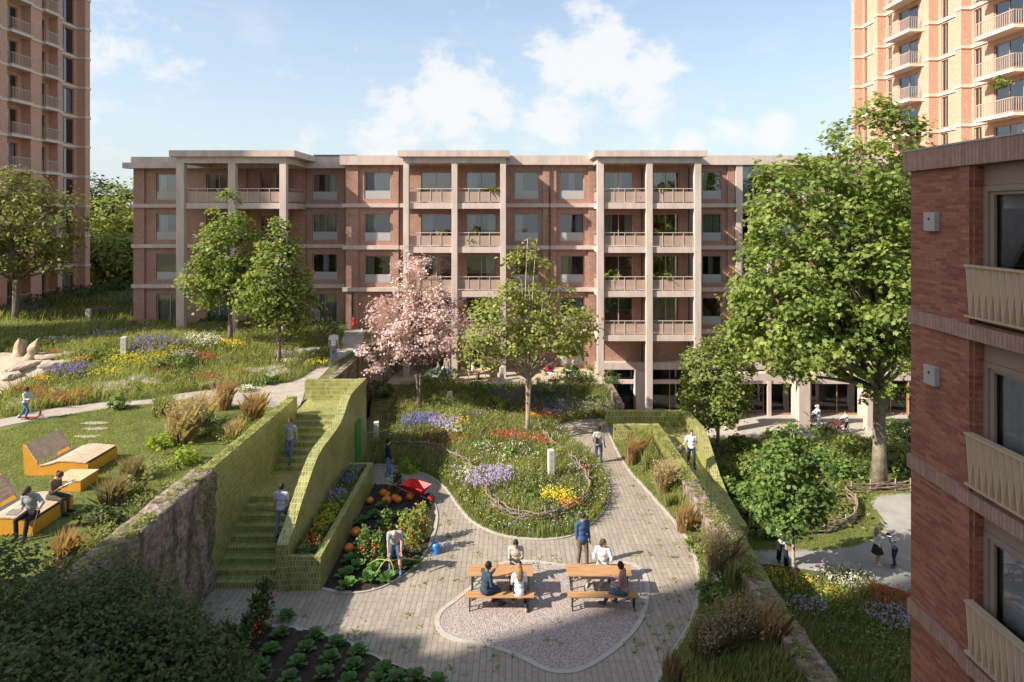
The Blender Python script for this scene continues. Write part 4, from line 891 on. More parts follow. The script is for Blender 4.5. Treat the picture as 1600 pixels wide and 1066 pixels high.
g = U(1240, 908, -2.1); tree('small bright green tree on the lower lawn close to the mossy wall', (g.x, g.y, -2.15), [(g.x,g.y,1.9,1.4,1.3,1.6),(g.x-.3,g.y,.6,1.25,1.1,.9),(g.x+.25,g.y,1.0,1.2,1.1,1.0),(g.x+.05,g.y,3.2,.75,.75,.85)], M['leaf_deep'], M['bark_pale'], 190, 34, .38, .17, .075, .30, LEAF10, 22)
g = on(824, 682, lambda x, y: float(zf_central(x, y))); cx, cy = g.x, g.y
tree('airy light green tree with a pale trunk in the middle of the wildflower bed', g, [(cx+.2,cy,8.0,1.7,1.6,2.2),(cx-1.2,cy,6.0,2.2,2,1.9),(cx+1.3,cy,6.4,2.0,2,1.9),(cx-2.3,cy,5.0,1.7,1.6,1.0),(cx+2.2,cy,5.4,1.3,1.5,1.1),(cx,cy,5.6,2.2,2,1.2),(cx-.3,cy,9.9,.8,.8,1.0)],
     M['leaf_light'], M['bark_pale'], 215, 32, .62, .19, .15, .30, LEAF6, 50, twist=.35, multi=2)
g = on(655, 645, lambda x, y: float(zf_central(x, y)), .6); cx, cy = g.x, g.y
tree('pink blossom tree in full flower behind the tiled stairs', g, [(cx-.3,cy,8.1,1.1,1.1,2.1),(cx-1.1,cy,5.9,1.8,1.7,1.8),(cx+1.1,cy,5.7,1.7,1.7,1.8),(cx-2.2,cy,4.1,1.3,1.3,1.0),(cx+2.2,cy,5.0,1.0,1.1,1.2),(cx,cy,5.0,1.9,1.9,1.3),(cx+.4,cy,7.0,1.3,1.3,1.5)], M['blossom'], M['bark'], 250, 44, .48, .15, .14, .24, LEAF6, 46, multi=2)
def zu(px, py): return up(px, py)
g = zu(360, 540); cx, cy = g.x, g.y
tree('full maple on the upper meadow, the taller of two in front of the left wing', g, [(cx,cy,9.4,1.9,2.0,2.4),(cx-1.0,cy,7.9,1.8,1.8,1.6),(cx+.9,cy,7.8,1.6,1.7,1.7),(cx-.2,cy,11.4,1.2,1.2,1.8)], M['leaf_maple'], M['bark'], 260, 36, .56, .21, .14, .32, LEAF6, 26)
g = zu(436, 575); cx, cy = g.x, g.y
tree('bushy maple by the stone ledge, the shorter of two in front of the left wing', g, [(cx,cy,8.2,1.55,1.6,2.1),(cx-.8,cy,6.8,1.4,1.4,1.2),(cx+.7,cy,6.9,1.2,1.3,1.4),(cx,cy,10.0,1.0,1.0,1.5)], M['leaf_maple'], M['bark'], 220, 36, .52, .20, .12, .30, LEAF6, 26)
g = UY(22, 500, 46.5); cx, cy = g.x, g.y
tree('spreading olive green tree before the tower at the left edge', (cx,cy,3.7), [(cx-.8,cy,12.6,4.0,3,3.0),(cx+2.8,cy,11.2,2.4,2.4,2.4),(cx-3.6,cy,10.6,3,3,2.6),(cx+.5,cy,9.3,3.4,3,1.5),(cx+3.2,cy,8.2,1.6,1.6,1.1)], M['leaf_olive'], M['bark'], 280, 30, .9, .28, .30, .30, LEAF6, 50, (1.2,0), multi=2)
# the wood seen between the tower and the long building: every tree its own
for i, (px, py, Y, rr, hh, lf) in enumerate(((148,430,78,5,13,'leaf_dark'),(175,455,74,4.5,10,'leaf_light'),(205,440,80,5,12.5,'leaf_maple'),(160,470,70,3.5,6.5,'leaf_light'),(120,430,84,5.5,14,'leaf_dark'),(196,480,68,3.2,5.5,'leaf_light'),(95,440,82,5,12,'leaf_deep'))):
    x = X_(px, Y); tree(['tall dark tree behind the tower beside the sky gap','pale green tree in the gap between tower and long building','tall green tree touching the corner of the long building','low pale green tree at the foot of the far wood','dark tree half hidden by the left tower','small pale green tree nearest the long building corner','deep green tree behind the left tower'][i],
         (x,Y,3.8), [(x,Y,3.8+hh*.62,rr,rr,hh*.36),(x-rr*.4,Y,3.8+hh*.4,rr*.8,rr*.8,hh*.3),(x+rr*.3,Y,3.8+hh*.45,rr*.7,rr*.7,hh*.34)], M[lf], M['bark'], 150, 26, 1.3, .55, .3, .2, LEAF4, 10, group='trees of the far wood')
# the big dark shrubs in the near left corner
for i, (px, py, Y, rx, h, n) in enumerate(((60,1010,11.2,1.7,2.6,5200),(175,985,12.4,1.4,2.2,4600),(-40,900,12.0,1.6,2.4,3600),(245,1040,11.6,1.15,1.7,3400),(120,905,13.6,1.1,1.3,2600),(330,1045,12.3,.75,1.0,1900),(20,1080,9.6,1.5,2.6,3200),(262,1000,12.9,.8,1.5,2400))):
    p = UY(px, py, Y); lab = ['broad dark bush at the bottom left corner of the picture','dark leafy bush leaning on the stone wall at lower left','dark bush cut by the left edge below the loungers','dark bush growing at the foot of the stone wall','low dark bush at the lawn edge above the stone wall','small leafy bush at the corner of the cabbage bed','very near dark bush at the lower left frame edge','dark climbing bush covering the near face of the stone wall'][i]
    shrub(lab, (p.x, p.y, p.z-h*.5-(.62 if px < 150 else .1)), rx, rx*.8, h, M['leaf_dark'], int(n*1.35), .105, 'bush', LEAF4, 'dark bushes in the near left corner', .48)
# shrubs of the lower right bed
def low(px, py): return on(px, py, lambda x, y: float(zf_low(x, y)), -2)
for i, (px, py, rx, h, n, lf) in enumerate(((1180,745,1.3,1.1,1500,'leaf_maple'),(1300,712,1.5,.6,1500,'leaf_maple'),(1160,700,1.0,.6,900,'leaf_maple'),(1220,690,1.2,.45,1000,'leaf_light'),(1345,700,1.4,.5,1200,'leaf_maple'),(1400,735,1.4,1.2,1500,'leaf_deep'),(1405,690,1.2,1.3,1100,'leaf_deep'),(1330,745,1.3,.8,1000,'leaf_deep'),(1150,780,1.2,1.0,1500,'leaf_deep'),(1185,800,1.1,.9,1300,'leaf_deep'),(1205,835,.8,.6,800,'leaf_deep'),(1290,680,1.0,.35,700,'leaf_light'),(1265,735,1.1,.6,900,'leaf_maple'))):
    p = low(px, py); lab = ['low bush on the bank just right of the ramp wall','bush below the red bicycle','low bush at the head of the bank by the slim maple','pale bush along the pavement edge','bush on the bank left of the thick trunk','bush right of the thick trunk beside the brick block','tall bush between the thick trunk and the brick block','spreading bush on the bank left of the trunk roots','dark bush half way down the ramp wall','dark bush near the lower end of the ramp wall','small dark bush at the end of the ramp wall','pale bush below the first bicycle','low bush behind the small bright green tree'][i]
    shrub(lab, p, rx, rx*.8, h, M[lf], n, .17, 'bush', LEAF6, 'bushes on the bank below the colonnade', .36)
# ground cover on the bank, counted by nobody
def cover(name, poly, n, zf, h, leaf, size):
    p = scatter(poly, n, zf); p = p[~(inside(LPATH, p[:, 0], p[:, 1]) | (inside(LLAWN, p[:, 0], p[:, 1]) & (RNG.uniform(0, 1, n) < .85)))]; n = len(p); p[:, 2] += RNG.uniform(.02, h, n); nr = rand_dirs(n)*.6+np.array([0,0,1]); nr /= np.linalg.norm(nr, axis=1, keepdims=True)
    # patchy density
    keep = np.array([mnoise.noise(Vector((a*.8, b*.8, 3.3))) > -.12 for a, b in p[:, :2]]); p = p[keep]; nr = nr[keep]; k = len(p)
    o = fast_mesh(name, leaf_array(p, size*RNG.uniform(.6, 1.3, k), nr), 4, leaf, np.clip(RNG.normal(.5, .25, k), 0, 1)); o['kind'] = 'stuff'; return o
cover('ground_cover', [(9.9,27.5), (26,29.2), (26,39.4), (9.9,39.4)], 16000, zf_low, .4, M['leaf_maple'], .19)
cover('ground_cover', [(7.7,12), (14.5,12), (16.5,22.4), (12,23.6), (9.6,24.6), (7.7,25.6)], 12000, zf_low, .35, M['leaf_deep'], .12)
# ---------------------------------------------------------------- meadow, lawns, flowers
def grass_stuff(name, poly, n, zf, h, w, mat, lean=.35, patch=0, avoid=(), tshift=0):
    p = scatter(poly, n, zf); 
    for a in avoid: p = p[~inside(a, p[:, 0], p[:, 1])]
    f = np.array([mnoise.noise(Vector((a*.45, b*.45, 7.7))) for a, b in p[:, :2]])
    if patch: k = f > patch-1; p = p[k]; f = f[k]
    n = len(p); hh = h*RNG.uniform(.35, 1.15, n)*(1+.5*f)
    o = fast_mesh(name, blades_array(p, hh, w, lean), 5, mat, np.clip(RNG.normal(.48+tshift, .2, n)+.35*f, 0, 1)); o['kind'] = 'stuff'; return o
P_UPL = [tuple(p) for p in P_UP]
MEAD1 = P_UPL+[(-8.8,44.5), (-8.8,46), (-40,46), (-40,30)]
MEAD1 = [(p[0]-.05, p[1]+.12) for p in P_UP[1:]]+[(-11,45.5), (-36,45.5), (-38,34), (-25,28.4)]
grass_stuff('meadow_grass', MEAD1, 64000, zf_upper, .55, .021, M['grass'], avoid=[PATH_UP, SAND])
grass_stuff('lawn_grass', [(-9.95,14), (-9.95,27.8)]+[tuple(p) for p in P_DN[10:16]]+[(-22,22), (-19,14)], 60000, zf_upper, .075, .022, M['lawn_blade'], avoid=[PATH_UP])
INNER = [tuple(p) for p in EDGE_CS[2:]]+[(5.9,36.2), (5.9,39.4), (-6.9,39.4), (-6.9,28.4)]
grass_stuff('meadow_grass', INNER, 46000, zf_central, .5, .02, M['grass'])
grass_stuff('lawn_grass', EDGE_CS[8:]+[(5.9,36.2), (3.5,38), (-2,31), (-5.8,29)], 16000, zf_central, .14, .022, M['lawn_blade'])
grass_stuff('lawn_grass', RIGHT, 15000, zf_right, .14, .02, M['lawn_blade'])
grass_stuff('meadow_grass', [(p[0]+.7, p[1]) for p in EDGE_RS[4:]]+[(4.6,12), (6.95,12), (6.95,33)], 9000, zf_right, .5, .022, M['grass'])
grass_stuff('lawn_grass', [(p[0], p[1]) for p in LLAWN], 9000, zf_low, .10, .025, M['lawn_blade'])
grass_stuff('meadow_grass', [(7.75,11), (14.6,11), (17,22.6), (12,23.6), (9.6,24.6), (7.75,25.6)], 17000, zf_low, .45, .022, M['grass'])
grass_stuff('far_grass', [(-60,46.5), (-27.6,46.5), (-27.6,58), (-45,64), (-62,58)], 16000, lambda X, Y: zf_upper(X, np.minimum(Y, 59)), .7, .06, M['grass'], tshift=-.25)
def herbs(poly, n, zf, h, leaf, size, thr, seed, avoid=()):
    p = scatter(poly, n, zf)
    for a in avoid: p = p[~inside(a, p[:, 0], p[:, 1])]
    f = np.array([mnoise.noise(Vector((a*.9, b*.9, seed))) for a, b in p[:, :2]]); p = p[f > thr]; n = len(p); p[:, 2] += h*RNG.uniform(.05, 1, n)
    nr = rand_dirs(n)*.7+np.array([-.1,-.2,.8]); nr /= np.linalg.norm(nr, axis=1, keepdims=True)
    o = fast_mesh('meadow_herbs', leaf_array(p, size*RNG.uniform(.5, 1.3, n), nr), 4, leaf, np.clip(RNG.normal(.5, .25, n), 0, 1)); o['kind'] = 'stuff'
herbs(MEAD1, 9000, zf_upper, .75, M['grass_tan'], .06, .0, 21.0, [PATH_UP, SAND]); herbs(INNER, 6000, zf_central, .68, M['grass_tan'], .055, .0, 22.0)
herbs(MEAD1, 40000, zf_upper, .42, M['leaf_maple'], .11, .12, 2.2, [PATH_UP, SAND]); herbs(MEAD1, 20000, zf_upper, .38, M['leaf_lime'], .09, .2, 9.1, [PATH_UP, SAND])
herbs(INNER, 34000, zf_central, .42, M['leaf_maple'], .10, .12, 4.2); herbs(INNER, 14000, zf_central, .36, M['leaf_light'], .085, .18, 12.7)
herbs([(-9.95,20.5), (-9.95,27.8), (-13.5,28.2), (-12.4,20.5)], 9000, zf_upper, .35, M['leaf_light'], .09, .05, 3.3); herbs([(-9.95,13), (-9.95,20.5), (-11.2,20.5), (-11.8,13)], 6000, zf_upper, .4, M['leaf_olive'], .09, .0, 5.3)
FLOW = {}
def flowers(col, p, r, n, h=.5, size=.075, zf=None, ry=None):
    a = RNG.uniform(0, 2*math.pi, n); q = r*np.sqrt(RNG.uniform(0, 1, n))*RNG.uniform(.7, 1.1, n); X = p.x+np.cos(a)*q; Y = p.y+np.sin(a)*q*(ry or .8); Z = zf(X, Y)+h*RNG.uniform(.55, 1.12, n)
    k = 3; c = np.repeat(np.column_stack([X, Y, Z]), k, 0)+RNG.normal(0, size*.35, (n*k, 3)); nr = rand_dirs(n*k)*.7+np.array([-.2,-.3,.8]); nr /= np.linalg.norm(nr, axis=1, keepdims=True)
    FLOW.setdefault(col, []).append((leaf_array(c, size*RNG.uniform(.6, 1.2, n*k), nr), np.clip(RNG.normal(.5, .25, n*k), 0, 1)))
    m = n*2; a = RNG.uniform(0, 2*math.pi, m); q = r*np.sqrt(RNG.uniform(0, 1, m)); X = p.x+np.cos(a)*q; Y = p.y+np.sin(a)*q*(ry or .8)
    b = np.column_stack([X, Y, zf(X, Y)]); FLOW.setdefault('stem', []).append((blades_array(b, h*RNG.uniform(.4, 1, m), .035, .3), np.clip(RNG.normal(.4, .2, m), 0, 1)))
uf = zf_upper; cf = lambda px, py: on(px, py, lambda x, y: float(zf_central(x, y)), .3)
for col, px, py, r, n, h in (('purple',242,548,1.7,420,.6),('purple',105,588,1.3,300,.5),('blue',70,468,4.0,360,.6),('blue',25,492,3.0,420,.55),('blue',172,492,2.0,240,.5),('red',150,488,1.8,160,.5),('lilac',170,530,1.5,150,.5),('lilac',290,565,.8,120,.5),
        ('red',92,628,1.7,420,.4),('red',40,618,1.0,150,.4),('red',318,566,.8,150,.45),('red',250,585,.7,110,.4),('red',330,596,1.2,190,.35),('red',376,590,.5,90,.35),('yellow',215,565,1.7,480,.4),('yellow',265,560,1.2,260,.4),('yellow',170,590,1.0,190,.35),
        ('white',318,542,1.3,320,.6),('yellow',362,545,.9,240,.45),('yellow',468,545,.6,90,.4),('orange',65,602,.5,70,.4),('orange',130,570,.4,50,.4),('lilac',440,560,.7,90,.4),('white',90,540,1.2,110,.5),('yellow',65,545,.8,90,.4),('red',85,560,.5,60,.45),('blue',200,475,2.0,150,.5),('white',385,612,.5,40,.3),('yellow',495,572,.8,110,.35),('lilac',430,540,.8,80,.4)):
    flowers(col, up(px, py), r, n, h, .075, uf, .62)
for col, px, py, r, n, h in (('blue',655,668,1.1,380,.6),('lilac',693,672,.95,330,.55),('white',708,682,.6,110,.45),('red',690,694,1.25,360,.35),('red',812,690,1.5,360,.4),('red',850,700,.5,90,.35),('lilac',765,765,1.15,560,.75),('yellow',868,790,.75,240,.55),('orange',890,800,.5,130,.45),
        ('blue',800,625,1.8,260,.6),('blue',855,632,1.4,220,.6),('red',845,652,1.5,220,.45),('lilac',925,642,1.2,260,.4),('red',917,738,.35,45,.3),('yellow',715,672,.8,90,.5),('white',790,716,1.6,110,.4),('blue',870,650,1.0,110,.5),('orange',832,660,.4,50,.5),('white',720,745,.7,90,.35),('lilac',735,655,.7,80,.4)):
    flowers(col, cf(px, py), r, n, h, .07, zf_central, .75)
for col, px, py, r, n, h in (('red',1400,948,.95,300,.45),('lilac',1395,975,1.0,260,.4),('lilac',1262,958,.7,110,.4),('white',1325,912,1.1,220,.4),('yellow',1235,915,1.1,200,.35),('yellow',1300,935,.6,60,.35),('red',1370,930,.5,60,.4)): flowers(col, low(px, py), r, n, h, .06, zf_low)
def mixed(poly, zf, h, avoid=()):
    for col, n in (('white',330),('lilac',300),('yellow',240),('red',110),('purple',200),('orange',60)):
        p = scatter(poly, n, zf)
        for a in avoid: p = p[~inside(a, p[:, 0], p[:, 1])]
        k = 4; c = np.repeat(p, k, 0)+RNG.normal(0, .10, (len(p)*k, 3))*np.array([1,1,.4]); c[:, 2] += h*RNG.uniform(.6, 1.05, len(c)); nr = rand_dirs(len(c))*.7+np.array([-.2,-.3,.8]); nr /= np.linalg.norm(nr, axis=1, keepdims=True)
        FLOW.setdefault(col, []).append((leaf_array(c, .06*RNG.uniform(.6, 1.2, len(c)), nr), np.clip(RNG.normal(.5, .25, len(c)), 0, 1)))
mixed(MEAD1, zf_upper, .5, [PATH_UP, SAND]); mixed(INNER, zf_central, .45)
zr = zf_right; rf_ = lambda px, py: on(px, py, lambda x, y: float(zf_right(x, y)), .2)
for col, px, py, r, n, h in (('white',1120,915,.5,45,.4),('white',1105,1000,.4,25,.35),('white',1055,750,.5,40,.4)): flowers(col, rf_(px, py), r, n, h, .06, zf_right)
zp = lambda X, Y: np.full(np.shape(X), .86)
for col, y, n, h in (('red',20.9,26,.42),('red',21.5,16,.4),('yellow',22.3,110,.35),('yellow',23.2,80,.35),('lilac',24.2,110,.5),('blue',25.6,110,.5),('lilac',26.6,60,.45)): flowers(col, Vector((-6.6,y,.86)), .36, n, h, .085 if col == 'red' else .05, zp, 1.6)
for col, L_ in FLOW.items():
    co = np.vstack([a for a, _ in L_]); ti = np.concatenate([b for _, b in L_])
    o = fast_mesh('flower_stems' if col == 'stem' else col+'_flowers', co, 5 if col == 'stem' else 4, M['grass'] if col == 'stem' else PET[col], ti); o['kind'] = 'stuff'
for i, (y, lf) in enumerate(((20.9,'leaf_deep'),(22.2,'leaf_lime'),(23.4,'leaf_lime'),(24.7,'leaf_deep'),(26.2,'leaf_deep'))):
    shrub(['leafy plant with red flowers at the front of the tiled planter','yellow green plant in the tiled planter behind the red flowers','yellow green plant half way along the tiled planter','green plant with lilac flowers in the tiled planter','green plant at the back end of the tiled planter'][i], (-6.6,y,.86), .36, .7, .42, M[lf], 620, .09, 'planter_plant', LEAF4, 'plants in the tiled planter', .16, 'plant', stems=False)
# shrubs and leafy clumps of the beds
for i, (px, py, r, h, lf, lab) in enumerate(((900,690,.0,0,'leaf_deep',''),(640,735,.5,.5,'leaf_lime','small yellow green bush by the grey path behind the stairs'),(680,640,.9,.9,'leaf_maple','green bush at the foot of the blossom tree'),(720,655,.7,.7,'leaf_light','pale bush right of the blossom tree'),
        (750,620,1.2,.9,'leaf_deep','round dark bush before the sandy terrace'),(690,600,1.3,1.0,'leaf_deep','dark bush below the reclining chair'),(905,600,1.3,1.2,'leaf_deep','dense bush at the right end of the terrace'),(850,612,1.2,.8,'leaf_maple','low bush in front of the right terrace table'),
        (775,640,.9,.7,'leaf_maple','bush among blue flowers before the terrace'),(810,712,.7,.6,'leaf_deep','green clump inside the wattle ring below the pale trunk'),(740,785,.8,.6,'leaf_light','silvery clump outside the wattle ring at its left'),(825,780,.7,.5,'leaf_deep','dark green clump in the middle of the wattle ring'),
        (870,720,.6,.7,'leaf_lime','lime green clump beside the pale post in the ring'),(590,620,1.0,.9,'leaf_dark','dark bush behind the stair parapet'),(600,570,1.0,1.0,'leaf_dark','dark bush under the blossom at the retaining wall'),(955,600,.5,.9,'leaf_deep','narrow bush at the terrace corner'),(925,625,1.1,.7,'leaf_maple','bush above the lilac flowers by the ramp'))):
    if not lab: continue
    p = cf(px, py); shrub(lab, p, r, r*.85, h, M[lf], int(900*max(.5, r*r)), .12, 'bush', LEAF4, None, .22)
for i, (px, py, r, h, lf, lab) in enumerate(((272,575,1.2,.7,'leaf_deep','green mound of leaves below the purple flowers'),(150,560,1.2,.6,'leaf_maple','low leafy clump left of the tall pale post'),(185,640,.35,.75,'leaf_deep','single leafy plant at the edge of the upper path'),(420,600,.8,.4,'leaf_deep','low bush beside the stone ledge'),
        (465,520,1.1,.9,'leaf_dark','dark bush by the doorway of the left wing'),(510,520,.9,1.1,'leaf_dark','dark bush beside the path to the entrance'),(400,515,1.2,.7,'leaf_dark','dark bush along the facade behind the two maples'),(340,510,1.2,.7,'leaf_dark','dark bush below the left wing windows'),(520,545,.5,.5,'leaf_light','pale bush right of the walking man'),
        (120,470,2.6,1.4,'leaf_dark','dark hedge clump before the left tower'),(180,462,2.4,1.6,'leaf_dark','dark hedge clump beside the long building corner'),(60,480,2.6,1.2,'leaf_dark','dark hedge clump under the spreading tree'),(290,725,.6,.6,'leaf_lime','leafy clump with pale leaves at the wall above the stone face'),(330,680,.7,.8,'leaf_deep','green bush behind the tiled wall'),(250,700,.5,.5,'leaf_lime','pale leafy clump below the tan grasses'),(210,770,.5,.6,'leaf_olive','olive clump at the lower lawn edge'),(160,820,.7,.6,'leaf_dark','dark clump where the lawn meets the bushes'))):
    p = up(px, py); shrub(lab, p, r, r*.8, h, M[lf], int(800*max(.5, min(3, r*r))), .13, 'bush', LEAF4, None, .24)
for i, (px, py, r, h, mt, pl, n, lab) in enumerate(((285,690,1.1,1.5,'grass_tan','grass_tan',900,'tall tan grass on the lawn, largest of the clumps above the stone wall'),(310,665,.9,1.4,'grass_tan',None,700,'tan grass right behind the largest clump'),(350,640,.7,1.4,'grass_red',None,600,'russet grass near the end of the tiled wall'),
        (395,655,.9,1.2,'grass_red',None,700,'russet grass against the top of the tiled wall'),(255,650,.9,1.0,'grass',None,600,'green grass clump left of the tan ones'),(365,690,.6,.9,'grass_tan',None,450,'short tan grass half way along the tiled wall'),(175,790,.7,.9,'grass_dim',None,500,'thin brownish grass at the lower lawn edge'),(205,750,.7,.8,'grass_dim',None,500,'thin grass between lawn and stone wall'),(100,880,.5,.9,'grass_red',None,300,'reddish grass among the dark bushes'))):
    grass_clump(lab, up(px, py), r, h, M[mt], n, plume=M[pl] if pl else None, group='tall grasses on the upper lawn')
for i, (px, py, r, h, mt, pl, n, lab) in enumerate(((987,725,.55,1.3,'grass_red',None,420,'russet grass at the top of the strip beside the ramp wall'),(1010,735,.45,.9,'grass',None,300,'green grass clump right of the topmost russet one'),(1035,770,.6,1.2,'grass_tan','grass_tan',450,'pale plumed grass leaning on the tiled ramp wall'),(1068,830,.5,1.0,'grass_red',None,420,'bright russet grass by the curve of the paved path'),
        (1120,905,.6,1.4,'grass_tan','grass_tan',560,'tall tan grass half way down the strip'),(1145,925,.45,1.0,'grass',None,320,'green grass next to the white flowers'),(1150,1010,.8,1.0,'grass_dim','grass_dim',800,'broad brownish grass in the shade near the mossy wall'),(1100,1030,.7,.9,'grass_dim','grass_dim',650,'brownish grass at the bottom of the strip'),(1195,1010,.6,1.1,'grass_red',None,520,'reddish grass leaning on the mossy wall'),(1050,1065,.5,.7,'grass_dim',None,350,'short dark grass at the bottom edge by the path'),(1045,790,.4,.5,'grass',None,260,'small green tuft above the bright russet grass'))):
    grass_clump(lab, rf_(px, py), r, h, M[mt], n, plume=M[pl] if pl else None, group='tall grasses between path and wall')
for i, (px, py, r, h, lf, lab) in enumerate(((1045,765,.55,.7,'leaf_lime','leafy bush with white flowers beside the ramp wall'),(1090,860,.5,.5,'leaf_maple','green bush between the russet and tan grasses'),(1110,935,.45,.5,'leaf_deep','leafy plant with white flowers in the strip'),(1110,1010,.45,.5,'leaf_deep','leafy plant with white flowers near the bottom of the strip'),(1000,700,.4,.5,'leaf_light','small bush at the top of the strip'))):
    shrub(lab, rf_(px, py), r, r*.9, h, M[lf], 620, .10, 'bush', LEAF4, None, .18)
# moss and creeper on top of the two stone walls, weeds and fallen leaves on the paving
def patch_leaves(name, pts, n, spread, mat, size, lift=.03):
    c = np.array([pts[i] for i in RNG.integers(0, len(pts), n)])+RNG.normal(0, 1, (n, 3))*np.array([spread, spread, .02]); c[:, 2] += lift
    nr = rand_dirs(n)*.4+np.array([0,0,1]); nr /= np.linalg.norm(nr, axis=1, keepdims=True)
    o = fast_mesh(name, leaf_array(c, size*RNG.uniform(.5, 1.3, n), nr), 4, mat, np.clip(RNG.normal(.5, .25, n), 0, 1)); o['kind'] = 'stuff'
rs = np.random.default_rng(5)
patch_leaves('moss', [(7.35+rs.normal(0,.13), y, .86) for y in rs.uniform(13, 33, 170)], 5200, .12, M['leaf_light'], .07)
patch_leaves('moss', [(-9.7+rs.normal(0,.08), y, 3.77) for y in np.concatenate([rs.uniform(8, 23.5, 90), rs.uniform(23, 28, 20)])], 3800, .11, M['leaf_light'], .07)
def creeper(name, n, mat, size):
    y = RNG.uniform(8, 20.2, n); z = RNG.uniform(0, 3.7, n); k = np.array([mnoise.noise(Vector((a*.7, b*.28, 4.4)))+.12*(b-1.8) for a, b in zip(y, z)]) > .08; y, z = y[k], z[k]; m = len(y)
    c = np.column_stack([-9.42+RNG.uniform(.0, .16, m), y, z]); nr = rand_dirs(m)*.6+np.array([.8,-.2,.5]); nr /= np.linalg.norm(nr, axis=1, keepdims=True)
    o = fast_mesh(name, leaf_array(c, size*RNG.uniform(.5, 1.3, m), nr), 4, mat, np.clip(RNG.normal(.5, .25, m), 0, 1)); o['kind'] = 'stuff'
creeper('creeper', 7000, M['leaf_olive'], .085)
pw = [U(*p) for p in ((430,960),(520,975),(560,985),(580,1000),(600,1010),(640,1020),(730,910),(745,890),(755,870),(690,890),(700,870),(690,850),(640,905),(660,900),(840,1010),(880,990) ,(760,1012),(1010,985),(1000,1000),(990,1015),(1060,1000),(1050,900),(1040,870),(1035,845),(1020,820),(1010,800),(1050,1020),(1040,940),(1030,980),(975,745),(985,760),(1000,775),(850,885),(830,884),(860,875),(1000,870),(960,890),(1005,960),(660,975),(560,1000),(720,1050),(1070,880),(945,740),(900,860),(1065,930),(700,820),(690,800),(770,1030))]
patch_leaves('weeds', [(p.x+rs.normal(0,.28), p.y+rs.normal(0,.28), 0.0) for p in pw for _ in range(3)], 1300, .07, M['leaf_maple'], .07, .03)
# ---------------------------------------------------------------- garden furniture
def copy_thing(t, loc, label, rot=None):
    c = t.copy(); sc.collection.objects.link(c); c.location = loc; c['label'] = label; OFF[c.name] = Vector(loc)
    if rot is not None: c.rotation_euler = (0, 0, rot)
    for ch in list(t.children):
        d = ch.copy(); sc.collection.objects.link(d); d.parent = c
        for g_ in ch.children: e = g_.copy(); sc.collection.objects.link(e); e.parent = d
    return c
def make_lounger(loc, label):
    t = thing('garden_lounger', label, 'lounger', loc, 0, 'slatted loungers on the lawn'); L, W = 2.1, 1.6
    # side profile in x, z: back at the left, foot at the right
    out = [(-.02,.0), (-.10,1.02), (.0,1.02), (.46,.32), (.75,.36), (1.15,.47), (1.5,.46), (2.1,.40), (2.1,.0)]
    for y in (0.0, W-.05):
        b = MB(); n = len(out); i = len(b.v); b.v += [(x, y, z) for x, z in out]+[(x, y+.05, z) for x, z in out]
        b.f.append(tuple(range(n))); b.m.append(0); b.f.append(tuple(range(2*n-1, n-1, -1))); b.m.append(0)
        for k in range(n): q = (k+1) % n; b.f.append((k, k+n, q+n, q)); b.m.append(0)
        b.build('side_panel', M['yellow'], t, local=True)
    b = MB(); b.box(2.06, 2.098, .051, W-.051, .0, .37); b.build('end_board', M['yellow'], t, local=True)
    def slats(pts, nm, lift):
        b = MB(); tot = [0]
        for k in range(len(pts)-1): tot.append(tot[-1]+math.dist(pts[k], pts[k+1]))
        w = .145; s = 0
        while s+w < tot[-1]+.01:
            def at(q):
                for k in range(len(pts)-1):
                    if q <= tot[k+1]+1e-6: u = (q-tot[k])/(tot[k+1]-tot[k]); return (pts[k][0]+(pts[k+1][0]-pts[k][0])*u, pts[k][1]+(pts[k+1][1]-pts[k][1])*u)
                return pts[-1]
            a, c = at(s), at(s+w-.014); nx, nz = -(c[1]-a[1]), c[0]-a[0]; l = math.hypot(nx, nz); nx, nz = nx/l*lift, nz/l*lift
            b.hexa([(a[0],-.02,a[1]), (c[0],-.02,c[1]), (c[0],W+.02,c[1]), (a[0],W+.02,a[1]), (a[0]+nx,-.02,a[1]+nz), (c[0]+nx,-.02,c[1]+nz), (c[0]+nx,W+.02,c[1]+nz), (a[0]+nx,W+.02,a[1]+nz)]); s += w
        b.build(nm, M['wood_grey'], t, local=True)
    slats([(.0,1.03), (.46,.325)], 'backrest', .035); slats([(.475,.325), (.75,.365), (1.15,.475), (1.5,.465), (2.11,.405)], 'seat', .035); return t
p1 = Vector((-16.35,21.5,3.02)); make_lounger(p1, 'empty slatted lounger with yellow sides beside the scooter path')
make_lounger(Vector((-15.2,17.5,3.02)), 'slatted lounger with yellow sides carrying two people, cut by the left edge')
t = thing('low_table', 'low slatted garden table with yellow sides between the two loungers', 'table', (-14.55,20.25,3.02)); b = MB()
for y in (0, .82): b.box(0, .9, y, y+.05, 0, .33)
b.box(.86, .899, .051, .819, 0, .33); b.box(.001, .04, .051, .819, 0, .33); b.build('frame', M['yellow'], t, local=True); b = MB()
for k in range(6): b.box(-.02+k*.157, .125+k*.157, -.02, .89, .333, .365)
b.build('tabletop', M['wood_pale'], t, local=True)
